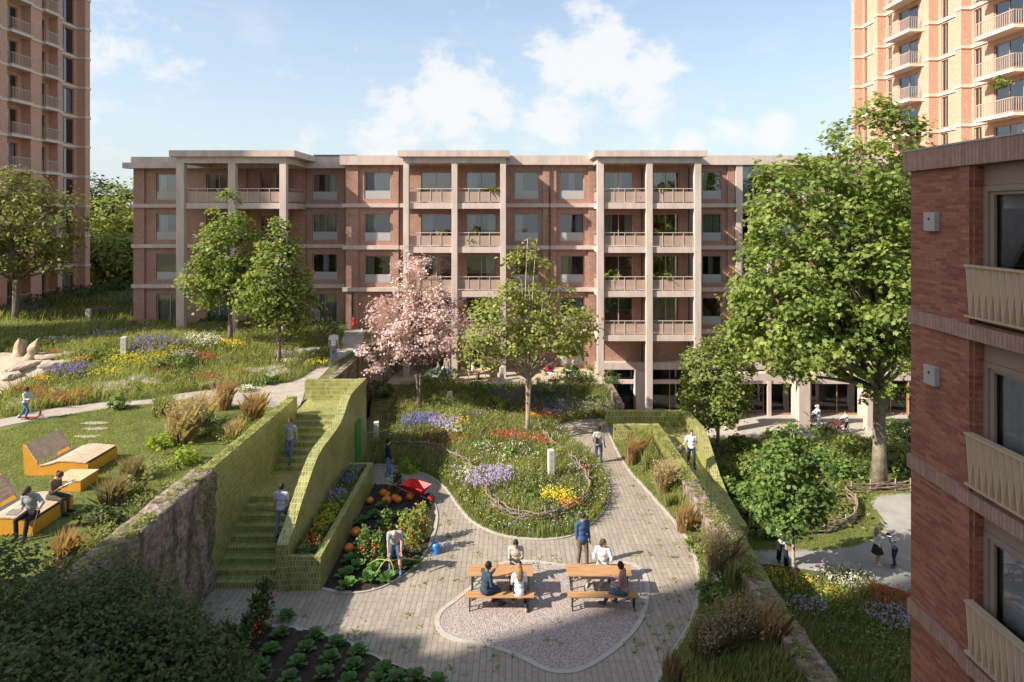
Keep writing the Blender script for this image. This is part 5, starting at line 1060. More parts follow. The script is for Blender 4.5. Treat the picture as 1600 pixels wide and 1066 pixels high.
def beer_piece(name, label, cat, x0, x1, y0, y1, h, grp, plank=2):
    t = thing(name, label, cat, ((x0+x1)/2, (y0+y1)/2, 0.012), 0, grp); b = MB(); w = (y1-y0)/plank
    for k in range(plank): b.box(x0, x1, y0+k*w+.004*(k > 0), y0+(k+1)*w-.004*(k < plank-1), h-.03, h)
    b.build('tabletop' if 'table' in name else 'seat', M['wood'], t, bevel=.004)
    for xs, s in ((x0+.14, 1), (x1-.14, -1)):
        for y in (y0+.05, y1-.05):
            g_ = MB(); g_.bar((xs, y, .0), (xs, y, h-.03), .035, .035); g_.build('leg', M['iron'], t)
        g_ = MB(); g_.bar((xs, y0+.05, h*.5), (xs, y1-.05, h*.5), .02); g_.bar((xs, y0+.05, h-.045), (xs, y1-.05, h-.045), .028); g_.bar((xs, (y0+y1)/2, h*.5), (xs+s*.34, (y0+y1)/2, h-.035), .02); g_.build('brace', M['iron'], t)
    return t
beer_piece('picnic_table', 'folding plank table with three people round it, the left of two on the gravel', 'table', -1.37, .64, 19.55, 20.15, .76, 'folding tables on the gravel')
beer_piece('picnic_table', 'folding plank table with two people at it, the right of two on the gravel', 'table', 1.70, 3.68, 19.55, 20.15, .76, 'folding tables on the gravel')
beer_piece('bench', 'near folding bench at the left table with two people seated', 'bench', -1.40, .66, 18.95, 19.25, .46, 'folding benches on the gravel', 1)
beer_piece('bench', 'near folding bench at the right table with a man in pink seated', 'bench', 1.66, 3.78, 18.95, 19.25, .46, 'folding benches on the gravel', 1)
beer_piece('bench', 'far folding bench behind the left table under a man in beige', 'bench', -1.37, .64, 20.45, 20.75, .46, 'folding benches on the gravel', 1)
beer_piece('bench', 'far folding bench behind the right table under a man in white', 'bench', 1.72, 3.70, 20.45, 20.75, .46, 'folding benches on the gravel', 1)
# ---- wheelbarrow, watering can, hose
def wheelbarrow():
    p = U(650, 781); t = thing('wheelbarrow', 'red wheelbarrow with a dark wheel standing on the grey path', 'wheelbarrow', (p.x, p.y, 0), R(-28)); b = MB()
    lo = [(-.32,-.20,.38), (.30,-.17,.30), (.30,.17,.30), (-.32,.20,.38)]; hi_ = [(-.52,-.36,.66), (.55,-.34,.62), (.55,.34,.62), (-.52,.36,.66)]
    b.quad(*lo)
    for k in range(4): q = (k+1) % 4; b.quad(lo[k], lo[q], hi_[q], hi_[k])
    o = b.build('tray', M['red'], t, local=True); md = o.modifiers.new('solid', 'SOLIDIFY'); md.thickness = .015
    b = MB(); b.tube([Vector(h) for h in hi_]+[Vector(hi_[0])], .014, 6); b.build('rim', M['red'], t, local=True)
    b = MB()
    for s in (-1, 1): b.tube([(-1.0,s*.30,.55), (-.35,s*.22,.37), (.35,s*.12,.27), (.68,s*.06,.20)], .016, 6); b.tube([(-.32,s*.22,.37), (-.42,s*.26,.0), (-.22,s*.24,.0), (-.16,s*.2,.34)], .014, 6)
    b.build('frame', M['steel'], t, local=True)
    w = MB(); n = 20; ring = [(.70+.19*math.cos(a), 0, .20+.19*math.sin(a)) for a in np.linspace(0, 2*math.pi, n+1)]; w.tube(ring, .045, 8, cap=False); wo = w.build('wheel', M['rubber'], t, local=True, smooth=True)
    r = MB(); r.tube([(.70,-.05,.20), (.70,.05,.20)], .11, 14); r.build('hub', M['red'], wo, local=True)
wheelbarrow()
def watering_can():
    p = U(681, 864); t = thing('watering_can', 'blue enamel watering can on the paving at the corner of the vegetable bed', 'watering can', (p.x, p.y, .0), R(8)); b = MB()
    b.tube([(0,0,0), (0,0,.02), (0,0,.30), (0,0,.345)], [.15,.155,.135,.10], 18); b.build('body', M['blue'], t, local=True, smooth=False)
    s = MB(); s.tube([(.12,0,.08), (.24,0,.16), (.38,0,.28)], [.035,.026,.02], 8); s.tube([(.37,0,.272), (.42,0,.312)], [.02,.055], 10); s.build('spout', M['blue'], t, local=True)
    h = MB(); h.tube([(-.05,0,.34), (-.02,0,.44), (.06,0,.45), (.10,0,.33)], .012, 6); h.tube([(-.13,0,.30), (-.24,0,.27), (-.25,0,.15), (-.14,0,.07)], .012, 6); h.build('handle', M['blue'], t, local=True)
watering_can()
hz = [U(*p) for p in ((652,850),(646,868),(634,872))]
h = MB(); gp = U(617, 896); HOSE = [Vector((gp.x+1.0, gp.y+.9, .05)), Vector((gp.x+.9, gp.y+.5, .12)), Vector((gp.x+.5, gp.y+.1, .42)), Vector((gp.x+.22, gp.y-.12, .55)), Vector((gp.x-.1, gp.y-.25, .55)), Vector((gp.x-.6, gp.y+.1, .40)), Vector((gp.x-.95, gp.y+.1, .12)), Vector((gp.x-.7, gp.y-.5, .07)), Vector((gp.x-.22, gp.y-.30, .62)), Vector((gp.x+.0, gp.y-.42, .50)), Vector((gp.x+.06, gp.y-.5, .22))]
h.tube(spline(HOSE, 7), .016, 7); setp(h.build('garden_hose', M['hose'], smooth=True), 'yellow green garden hose looping round the bent gardener', 'hose')
# ---- vegetables
def pumpkin(px, py, r, lab):
    p = U(px, py, .05); t = thing('pumpkin', lab, 'pumpkin', (p.x, p.y, .05), px*.1, 'pumpkins in the vegetable bed'); b = MB()
    b.ell((0,0,r*.8), (r,r,r*.82), 32, 10, 0, squash=lambda q, a: Vector((q.x*(1-.09*abs(math.sin(4*a))), q.y*(1-.09*abs(math.sin(4*a))), q.z*(1-.22*max(0, 1-math.hypot(q.x, q.y)/(r*.5))))))
    b.build('fruit', M['pumpkin'], t, smooth=True, local=True); s = MB(); s.tube([(0,0,r*1.3), (.01,.0,r*1.55), (.04,.01,r*1.8)], [.03,.022,.02], 6); s.build('stalk', M['hose'], t, local=True)
for px, py, r, lab in ((599,775,.17,'tall pumpkin nearest the navy jacketed man'),(606,777,.14,'small pumpkin beside the tall one at the back of the bed'),(604,788,.21,'pumpkin in front of the tall one, with a leaf on it'),(617,783,.17,'left of a touching pair of pumpkins'),(622,786,.17,'right of a touching pair of pumpkins'),(641,781,.18,'pumpkin below the wheelbarrow handles'),(655,797,.15,'pumpkin at the bed edge by the barrow wheel'),(578,787,.16,'pumpkin against the planter at the back'),(556,838,.2,'pumpkin under the leaves half way along the planter'),(545,862,.17,'pumpkin low against the planter near the front')): pumpkin(px, py, r, lab)
def leafy(name, label, p, r, n, leaf, size, h, grp, cat='plant'):
    """a rosette: broad leaves standing out round a heart"""
    t = thing(name, label, cat, p, 0, grp); P = []
    for k in range(n):
        a = k*2.4+RNG.uniform(-.3, .3); u = (k+.5)/n; rr = r*(.25+.75*u); el = 1.25-1.05*u+RNG.uniform(-.15, .15); d = Vector((math.cos(a), math.sin(a), 0)); sd_ = Vector((-math.sin(a), math.cos(a), 0)); L = size*(.7+.5*u); W = L*.42
        b0 = Vector(p)+d*rr*.15+Vector((0,0,h*.35)); ax = d*math.cos(el)+Vector((0,0,math.sin(el))); m1 = b0+ax*L*.5; tip = b0+ax*L+d*L*.12-Vector((0,0,L*.18)); up_ = sd_.cross(ax)*.12*L
        P += [b0, b0+ax*L*.22-sd_*W*.7+up_, m1-sd_*W+up_, b0+ax*L*.85-sd_*W*.6, tip, b0+ax*L*.85+sd_*W*.6, m1+sd_*W+up_, b0+ax*L*.22+sd_*W*.7+up_]
    co = np.array([tuple(q) for q in P]); fast_mesh('leaves', co, 8, leaf, np.clip(RNG.normal(.5, .22, n), 0, 1), t); s = MB(); s.tube([Vector(p), Vector(p)+Vector((0,0,h*.4))], .02, 5); s.build('stem', M['hose'], t); return t
CB = [(447,962),(438,990),(422,1015),(408,1040),(395,1062),(492,992),(478,1012),(465,1035),(452,1060),(524,1004),(516,1028),(507,1052),(560,1018),(552,1040),(545,1064),(600,1045),(590,1062),(620,1060),(650,1058),(685,1066),(360,1050),(370,1020)]
NTH = ['first','second','third','fourth','fifth']
for i, (px, py) in enumerate(CB):
    p = U(px, py+4, .06); row = 'at the back edge of the cabbage bed' if py < 1005 else ('in the middle of the cabbage bed' if py < 1042 else 'at the bottom edge of the picture'); k = sum(1 for q in CB if q[0] < px and (q[1] < 1005) == (py < 1005) and (1005 <= q[1] < 1042) == (1005 <= py < 1042))
    leafy('cabbage', 'broad leaved cabbage '+row+', '+['first','second','third','fourth','fifth','sixth','seventh','eighth','ninth','tenth','eleventh','twelfth'][k]+' from the left', p, .22, 15, M['leaf_cabbage'], .25, .16, 'cabbages in the near bed', 'cabbage')
VA = [(560,885,'squash plant under the left end of the hose loop'),(585,890,'squash plant left of the gardener'),(577,905,'squash plant nearest the bed edge'),(541,898,'squash plant at the front corner by the planter'),(543,915,'small squash plant at the front point of the bed'),(606,905,'leafy plant at the gardener\'s feet'),(632,884,'pale leafy cabbage right of the gardener'),(648,882,'pale leafy cabbage by the kerb'),(600,820,'squash leaves behind the gardener'),(585,805,'squash leaves in the middle of the bed'),(625,805,'squash leaves in front of the pumpkins'),(565,815,'squash leaves near the planter'),(640,812,'squash leaves at the right of the pumpkins'),(570,845,'dark squash plant beside the planter'),(600,790,'squash leaves among the pumpkins'),(550,875,'dark squash plant low by the planter'),(615,835,'squash leaves directly behind the gardener')]
for px, py, lab in VA:
    p = U(px, py+3, .06); leafy('squash_plant', lab, p, .32, 13, M['leaf_cabbage'] if 'pale' in lab else M['leaf_squash'], .28, .24, 'leafy plants in the vegetable bed')
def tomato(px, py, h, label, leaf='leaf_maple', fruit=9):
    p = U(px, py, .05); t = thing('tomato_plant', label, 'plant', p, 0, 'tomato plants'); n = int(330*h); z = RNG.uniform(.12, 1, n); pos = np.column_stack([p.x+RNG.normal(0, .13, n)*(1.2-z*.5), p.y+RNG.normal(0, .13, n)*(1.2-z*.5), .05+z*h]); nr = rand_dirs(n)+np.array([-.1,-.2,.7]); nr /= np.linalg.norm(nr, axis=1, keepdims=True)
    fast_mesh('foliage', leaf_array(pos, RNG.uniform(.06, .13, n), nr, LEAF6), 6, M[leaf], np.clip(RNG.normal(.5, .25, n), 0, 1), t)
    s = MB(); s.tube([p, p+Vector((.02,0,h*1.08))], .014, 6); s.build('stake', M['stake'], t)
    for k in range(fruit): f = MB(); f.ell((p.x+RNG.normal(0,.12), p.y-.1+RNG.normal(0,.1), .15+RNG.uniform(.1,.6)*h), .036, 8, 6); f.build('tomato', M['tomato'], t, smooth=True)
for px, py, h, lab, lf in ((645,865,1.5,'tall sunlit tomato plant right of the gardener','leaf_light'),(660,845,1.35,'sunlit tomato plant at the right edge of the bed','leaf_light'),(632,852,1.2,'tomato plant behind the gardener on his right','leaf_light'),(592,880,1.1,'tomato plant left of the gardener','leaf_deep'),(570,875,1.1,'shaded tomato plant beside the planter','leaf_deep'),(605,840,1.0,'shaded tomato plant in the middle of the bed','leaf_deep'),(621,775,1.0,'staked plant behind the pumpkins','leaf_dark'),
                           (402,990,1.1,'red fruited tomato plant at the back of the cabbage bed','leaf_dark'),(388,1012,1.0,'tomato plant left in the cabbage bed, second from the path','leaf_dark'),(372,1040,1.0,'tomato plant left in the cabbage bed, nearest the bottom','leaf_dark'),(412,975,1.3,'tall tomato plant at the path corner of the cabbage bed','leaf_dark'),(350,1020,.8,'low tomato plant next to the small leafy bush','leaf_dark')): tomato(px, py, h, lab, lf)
# ---- posts, wattle fences, rocks
def post(p, h, lab, w=.26):
    t = thing('marker_post', lab, 'post', p, R(12), 'pale marker posts'); b = MB(); b.box(-w/2, w/2, -w/2, w/2, -.1, h); b.build('shaft', M['post'], t, local=True, bevel=.015); 
    for k in range(3): d = MB(); d.tube([(0,-w/2-.002,h*.85-k*h*.22), (0,-w/2+.01,h*.85-k*h*.22)], .022, 8); d.build('hole', M['dark_metal'], t, local=True)
post(up(194,559), 1.15, 'pale square post with drilled holes beside the purple flowers on the mound', .28); post(up(138,503), .95, 'pale square post at the dark hedge below the gap of sky', .30)
post(cf(588,690), 1.0, 'pale square post in shade by the stair parapet'); post(cf(703,638), .95, 'thin pale square post behind the lilac flowers'); post(cf(861,748), 1.25, 'pale square post inside the wattle ring'); post(cf(784,595), .9, 'pale square post by the round terrace table')
def wattle(label, path, zf, h, nst=9, r=.022):
    t = thing('wattle_fence', label, 'fence', (path[0][0], path[0][1], 0)); b = MB(); pts = spline(path, 6); L = [0]
    for a, c in zip(pts[:-1], pts[1:]): L.append(L[-1]+(Vector(c)-Vector(a)).length)
    for s in range(nst):
        ph = s*math.pi+RNG.uniform(-.6, .6); q = []
        for p, l in zip(pts, L):
            off = .055*math.sin(l*2*math.pi/1.1+ph)+RNG.normal(0,.012); z = h*(s+.6)/nst+.05*math.sin(l*1.7+s*2.1)+RNG.normal(0,.012); q.append(Vector((p[0]+off*.8, p[1]+off, float(zf(p[0], p[1]))+max(.02, z))))
        b.tube(q, r*RNG.uniform(.7, 1.4), 5)
    for k in range(int(L[-1]*3)):      # loose twig ends sticking out
        i = RNG.integers(1, len(pts)-1); p = Vector((pts[i][0], pts[i][1], float(zf(pts[i][0], pts[i][1]))+RNG.uniform(.05, h*1.05))); d = Vector(pts[i+1])-Vector(pts[i-1]); d = Vector((d[0], d[1], 0)).normalized()
        b.tube([p, p+d*.35+Vector((RNG.normal(0,.06), RNG.normal(0,.06), .05)), p+d*.6+Vector((RNG.normal(0,.12), RNG.normal(0,.12), .12))], [.016,.012,.006], 5)
    b.build('woven_branches', M['wattle'], t, smooth=True); l = 0; i = 0
    for p, q in zip(pts, L):
        if q >= l: s = MB(); z = float(zf(p[0], p[1])); s.tube([(p[0],p[1],z-.1), (p[0]+RNG.normal(0,.02),p[1],z+h*1.35)], .028, 6); s.build('stake', M['stake'], t); l += 1.05
cfp = lambda L_: [(cf(*p).x, cf(*p).y, 0) for p in L_]
wattle('woven branch fence curving round the front of the wildflower ring', cfp([(842,672),(850,688),(862,702),(880,714),(900,736),(916,756),(922,775),(914,792),(892,806),(866,816),(840,820),(812,819),(788,810),(765,793),(752,770),(742,750),(728,733),(708,722),(684,712),(652,706),(616,704)]), zf_central, .50)
lwp = lambda L_: [(low(*p).x, low(*p).y, 0) for p in L_]
wattle('low woven branch fence on the lower lawn, bending back below the bank', lwp([(1172,826),(1215,834),(1262,836),(1300,833),(1328,822),(1340,806),(1336,790),(1322,776),(1350,771),(1423,768),(1470,766)]), zf_low, .48, 8)
def rock(p, sx, sy, sz, lab, rot=0, seed=0, mat='rock', name='rock'):
    b = MB(); b.ell((0,0,sz*.4), (sx,sy,sz), 26, 16); V = []
    for v in b.v:
        q = Vector(v); d = 1+.22*mnoise.fractal(q*2.3+Vector((seed,seed*2,0)), 1, 2, 4); q = Vector((q.x*d, q.y*d, min(q.z, sz*.9)*(1+.15*mnoise.noise(q*4+Vector((seed,0,0)))))); V.append(tuple(Matrix.Rotation(rot, 3, 'Z') @ q))
    b.v = V; o = b.build(name, M[mat], smooth=False); o.location = p; setp(o, lab, 'rock', 'rocks on the upper garden'); return o
for i, (px, py, sx, sy, sz, lab) in enumerate(((170,607,.9,.4,.14,'flat grey rock slab left end of the rock ledge by the path'),(186,612,.7,.35,.14,'flat grey rock slab nearest the scooter path'),(205,600,.9,.4,.14,'flat grey rock slab in the middle of the ledge'),(215,592,.8,.35,.13,'upper flat slab of the rock ledge'),(235,600,.7,.3,.14,'flat grey slab at the right of the rock ledge'),
        (400,583,.8,.35,.14,'left slab of the stone ledge below the shorter maple'),(425,580,.8,.4,.15,'upper slab of the stone ledge below the shorter maple'),(430,588,.8,.35,.14,'middle slab of the stone ledge below the shorter maple'),(442,584,.6,.3,.14,'right slab of the stone ledge below the shorter maple'),(455,568,.7,.3,.16,'dark slab behind the stone ledge'),(482,552,.6,.3,.18,'dark flat rock by the walking man'),(325,605,.4,.2,.14,'lone flat stone at the path edge'),
        (30,632,1.0,.3,.12,'long flat stone at the foot of the red flowers'),(95,615,.7,.3,.14,'flat stone among the red flowers'),(80,560,.8,.5,.2,'sandy boulder edge beside the stumps'),(100,572,.9,.4,.2,'sandy rock step below the stumps'),(40,575,1.0,.5,.18,'broad sandy rock at the left edge'),(15,590,.9,.4,.2,'sandy rock at the left edge, lower of the two'))):
    rock(up(px, py)+Vector((0,0,.06)), sx*1.2, sy*1.2, sz*1.35, lab, i*.7-.2, i, 'rock' if i < 14 else 'sand')
for i, (px, py, h, ln, lab) in enumerate(((29,560,1.15,.10,'weathered tree stump, the upright one of two on the sand'),(46,565,1.25,.35,'weathered tree stump, the leaning one of two on the sand'))):
    p = up(px, py); b = MB(); pts = [p+Vector((ln*u*h, .05*math.sin(u*4), u*h)) for u in np.linspace(-.05, 1, 9)]; b.tube(pts, [.40,.34,.27,.24,.25,.25,.19,.12,.03], 14)
    b.v = [tuple(Vector(v)+Vector((1,.7,.5))*.16*mnoise.fractal(Vector((v[0]*4, v[1]*4, v[2]*1.6)), 1, 2, 4)) for v in b.v]; setp(b.build('tree_stump', M['stake'], smooth=True), lab, 'stump', 'weathered stumps')
# ---- bicycles and scooter
def wheel(mb_t, mb_s, c, r, axis_x=True):
    n = 28; ring = [Vector(c)+Vector((r*math.cos(a), 0, r*math.sin(a))) for a in np.linspace(0, 2*math.pi, n+1)]; mb_t.tube(ring, .022, 6, cap=False)
    for k in range(12): a = k*math.pi/6; mb_s.tube([Vector(c), Vector(c)+Vector((math.cos(a)*r, 0, math.sin(a)*r))], .005, 4)
def bicycle(label, p, rot, k, frame, low_step):
    t = thing('bicycle', label, 'bicycle', p, rot, 'bicycles being pushed along the colonnade'); r = .34*k; wb = .52*k
    for x, nm in ((wb, 'front_wheel'), (-wb, 'rear_wheel')):
        a, s = MB(), MB(); wheel(a, s, (x,0,r), r); o = a.build(nm, M['rubber'], t, local=True, smooth=True); s.build('spokes', M['steel'], o, local=True)
    f = MB(); bb = (-.05*k,0,r*.85); st_ = (-.20*k,0,.78*k); hd = (.34*k,0,.80*k); hl = (.38*k,0,.62*k)
    if low_step: f.tube([hl, (.12*k,0,.42*k), bb], .028*k, 8); f.tube([hd, (.16*k,0,.52*k), (-.08*k,0,.50*k)], .02*k, 6)
    else: f.tube([hd, st_], .018, 6); f.tube([hl, bb], .02, 6)
    f.tube([bb, st_], .018, 6); f.tube([bb, (-wb,0,r)], .014, 6); f.tube([st_, (-wb,0,r)], .012, 6); f.tube([(.33*k,0,.86*k), hl, (wb,0,r)], .018, 6); f.build('frame', frame, t, local=True)
    h = MB(); h.tube([(.28*k,.28*k,1.0*k), (.36*k,.12*k,1.02*k), (.36*k,0,1.0*k), (.36*k,-.12*k,1.02*k), (.28*k,-.28*k,1.0*k)], .014, 6); h.tube([(.36*k,0,1.0*k), (.34*k,0,.80*k)], .014, 6); h.build('handlebar', M['dark_metal'], t, local=True)
    s = MB(); s.ell((-.22*k,0,.92*k), (.14,.07,.04), 10, 6); s.tube([st_, (-.215*k,0,.90*k)], .014, 6); s.build('saddle', M['rubber'], t, local=True)
    c = MB(); c.tube([(-.05*k,-.04,r*.85), (-.05*k,.04,r*.85)], .09*k, 12); c.bar((-.05*k,.05,r*.85), (.08*k,.05,r*.5), .02); c.bar((-.05*k,-.05,r*.85), (-.18*k,-.05,r*1.2), .02); c.build('crank', M['dark_metal'], t, local=True)
    if low_step: b = MB(); b.box(-.75*k, -.35*k, -.08, .08, .70*k, .72*k); b.build('rack', M['dark_metal'], t, local=True)
bicycle('black bicycle pushed by an adult in white past the colonnade', UY(1266, 669, 41.2)+Vector((0,0,0)), math.pi, 1.0, M['dark_metal'], False)
bicycle('small red bicycle pushed by a child past the colonnade', UY(1309, 671, 41.0), math.pi, .82, M['red'], True)
for o in [o for o in sc.objects if o.name.startswith('bicycle')]: o.location.z = -2.08
def scooter():
    p = up(47, 656); t = thing('kick_scooter', 'red kick scooter ridden by a child on the upper path', 'scooter', p+Vector((0,0,.02)), R(6)); b = MB(); b.box(-.34, .30, -.06, .06, .075, .10); b.build('deck', M['red'], t, local=True)
    f = MB(); f.tube([(.28,0,.09), (.38,0,.18), (.42,0,.34)], .03, 6); f.tube([(.44,0,.10), (.42,0,.34), (.36,0,.55)], .022, 6); f.build('fork', M['red'], t, local=True); s = MB(); s.tube([(.36,0,.55), (.28,0,.95)], .018, 6); s.tube([(.28,-.2,.95), (.28,.2,.95)], .016, 6); s.build('handlebar', M['steel'], t, local=True)
    for x in (-.42, .45):
        w = MB(); w.tube([(x+.085*math.cos(a), 0, .10+.085*math.sin(a)) for a in np.linspace(0, 2*math.pi, 17)], .022, 6, cap=False); w.build('wheel', M['paper'], t, local=True)
scooter()
# ---- terrace furniture
def round_table(p, lab, top):
    t = thing('round_table', lab, 'table', p, 0, 'round terrace tables'); b = MB(); b.tube([(0,0,.70), (0,0,.735)], .55, 24); b.build('tabletop', top, t, local=True)
    for k in range(4): a = k*math.pi/2+.6; l = MB(); l.bar((math.cos(a)*.42, math.sin(a)*.42, 0), (math.cos(a)*.36, math.sin(a)*.36, .70), .035); l.build('leg', M['wood_pale'], t, local=True)
def chair(p, rot, lab):
    t = thing('garden_chair', lab, 'chair', p, rot, 'wicker terrace chairs'); s = MB(); s.box(-.27,.27,-.26,.26,.40,.46); s.build('seat', M['cushion'], t, local=True, bevel=.02); b = MB()
    n = 14
    for i in range(n):
        a0, a1 = math.pi*(i/n), math.pi*((i+1)/n); P = lambda a, z: (math.cos(a)*.31, -.10-math.sin(a)*.24, z); z = lambda a: .62+.22*math.sin(a)
        b.quad(P(a0,.36), P(a1,.36), P(a1,z(a1)), P(a0,z(a0)))
    o = b.build('backrest', M['wicker'], t, local=True); o.modifiers.new('solid', 'SOLIDIFY').thickness = .03
    for x in (-.24,.24):
        for y in (-.24,.24): l = MB(); l.bar((x*1.1,y*1.1,0), (x,y,.40), .03); l.build('leg', M['wood_pale'], t, local=True)
TZ = 1.135
def tp(px, Y): return Vector((X_(px, Y), Y, TZ))
round_table(tp(754,41.0), 'round pale table by the sandy terrace behind the airy tree, the left one', M['wood_pale']); round_table(tp(877,41.0), 'round pale table at the right end of the terrace', M['wood_pale'])
chair(tp(738,41.3), R(-90), 'wicker chair at the left terrace table under a seated woman'); chair(tp(768,40.7), R(60), 'brown wicker chair empty at the left terrace table'); chair(tp(855,41.0), R(-90), 'wicker chair at the right terrace table under the person in red'); chair(tp(897,41.0), R(90), 'wicker chair at the right terrace table under the person in jeans')
t = thing('reclining_chair', 'long pale cushioned reclining chair at the left end of the terrace', 'lounger', tp(672,40.9), 0); b = MB(); b.box(-1.0,.45,-.35,.35,.30,.42); b.build('cushion', M['cushion'], t, local=True, bevel=.03); b = MB(); b.hexa([(.40,-.35,.34), (.52,-.35,.34), (.52,.35,.34), (.40,.35,.34), (.80,-.35,.95), (.90,-.35,.93), (.90,.35,.93), (.80,.35,.95)]); b.build('backrest', M['cushion'], t, local=True)
for x in (-.9,.4):
    for y in (-.3,.3): l = MB(); l.bar((x,y,0), (x,y,.30), .035); l.build('leg', M['wicker'], t, local=True)
deck = MB(); a_ = [cf(718,612), cf(742,612), cf(748,596), cf(726,596)]; deck.prism([(q.x,q.y) for q in a_], .7, 1.14); setp(deck.build('terrace', M['decking']), kind='structure')
# ---- plants on the balconies
def pot_plant(px, f, lab, leaf, h, r, shape=LEAF4, size=.16, palm=False):
    Y = 42.6; p = Vector((X_(px, Y), Y, f+.01)); t = thing('potted_plant', lab, 'plant', p, 0, 'potted plants on the balconies'); b = MB(); b.tube([p, p+Vector((0,0,.40))], [.14,.18], 14); b.build('pot', M['pot'], t)
    if palm:
        P = []
        for k in range(16):
            a = k*2.4; d = Vector((math.cos(a), math.sin(a), 0)); c0 = p+Vector((0,0,.5)); q = [c0+d*r*u+Vector((0,0,h*(.9*u-.75*u*u)*1.4)) for u in (0,.35,.7,1)]; sd_ = Vector((-d.y,d.x,0))*.10
            P += [q[0], q[1]-sd_, q[2]-sd_*.9, q[3], q[2]+sd_*.9, q[1]+sd_]
        fast_mesh('foliage', np.array([tuple(v) for v in P]), 6, leaf, RNG.uniform(.2,.9,16), t)
    else:
        cl, pos, nr, ti = crown_points([(p.x,p.y,f+.4+h*.5,r,r,h*.5)], 16, .2, 26); fast_mesh('foliage', leaf_array(pos, size*RNG.uniform(.6,1.3,len(pos)), nr, shape), len(shape), leaf, ti, t)
pot_plant(664, F[3], 'dark leafy pot plant on the top balcony of the middle bay, left half', M['leaf_dark'], 1.0, .5, palm=True); pot_plant(770, F[3], 'palm in a pot on the top balcony of the middle bay, right half', M['leaf_olive'], 1.5, .9, palm=True)
pot_plant(690, F[2], 'small pale plant on the third floor balcony of the middle bay', M['leaf_light'], .6, .35); pot_plant(738, F[2], 'bushy plant on the third floor balcony of the middle bay, right half', M['leaf_olive'], 1.0, .45)
pot_plant(957, F[1], 'bright yellow green shrub in a pot on the second floor balcony of the right bay', M['leaf_lime'], 1.0, .5); pot_plant(1035, F[1], 'green pot plant on the second floor balcony of the right bay, right half', M['leaf_maple'], 1.0, .6)
pot_plant(1030, F[3], 'weeping pale plant on the top balcony of the right bay', M['leaf_light'], 1.1, .5); pot_plant(995, F[3], 'small plant low on the top balcony of the right bay', M['leaf_lime'], .4, .3); pot_plant(1036, F[2], 'slim tree in a pot on the third floor balcony of the right bay', M['leaf_olive'], 1.3, .5)
# sheet of grass spilling over a balcony of the right tower
p = UY(1588, 140, 44.5); shrub('green plant spilling over a balcony rail of the upper right tower', (32.95, 43.2, p.z-.2), .4, .7, .9, M['leaf_maple'], 500, .16, 'balcony_plant', LEAF4, None, .2, 'plant', stems=False)
# ---------------------------------------------------------------- people
SK = {k: pmat('skin_'+k, c, .55, .06, 9) for k, c in dict(light=(.62,.37,.27), tan=(.48,.27,.18), brown=(.26,.135,.08), dark=(.13,.07,.045)).items()}
HA = {k: pmat('hair_'+k, c, .6, .2, 20) for k, c in dict(dark=(.022,.016,.013), brown=(.075,.04,.022), light=(.30,.17,.075), grey=(.36,.35,.34), black=(.012,.011,.012), blond=(.42,.25,.12)).items()}
CLO = {}
def cloth(c):
    if c not in CLO: CLO[c] = pmat('cloth_%d' % len(CLO), c, .85, .14, 7, .25, 22)
    return CLO[c]
M['eye'] = pmat('eye_dark', (.02,.015,.012), .3, .05); M['lips'] = pmat('lips', (.36,.13,.11), .5, .05)
SHIRT_STRIPE = None
def striped():
    m = bpy.data.materials.new('striped_cloth'); nt, N, L = nodes_of(m); b = N['Principled BSDF']; b.inputs['Roughness'].default_value = .85
    tc = N.new('ShaderNodeTexCoord'); w = N.new('ShaderNodeTexWave'); w.bands_direction = 'Z'; w.inputs['Scale'].default_value = 4.2; L.new(tc.outputs['Object'], w.inputs['Vector'])
    r = N.new('ShaderNodeValToRGB'); r.color_ramp.interpolation = 'CONSTANT'; r.color_ramp.elements[0].color = (.03,.06,.13,1); r.color_ramp.elements[1].color = (.55,.6,.65,1); r.color_ramp.elements[1].position = .72; L.new(w.outputs['Fac'], r.inputs[0]); L.new(r.outputs[0], b.inputs['Base Color']); return m
PENDING = []
def ik(S, T, a, b, pole):
    S, T = Vector(S), Vector(T); d = T-S; L = d.length
    if L > (a+b)*.998: T = S+d*((a+b)*.998/L); d = T-S; L = d.length
    L = max(L, abs(a-b)+.02); dn = d.normalized(); x = (a*a-b*b+L*L)/(2*L); h = math.sqrt(max(0, a*a-x*x)); p = Vector(pole); p = (p-dn*p.dot(dn)).normalized(); return S+dn*x+p*h, T
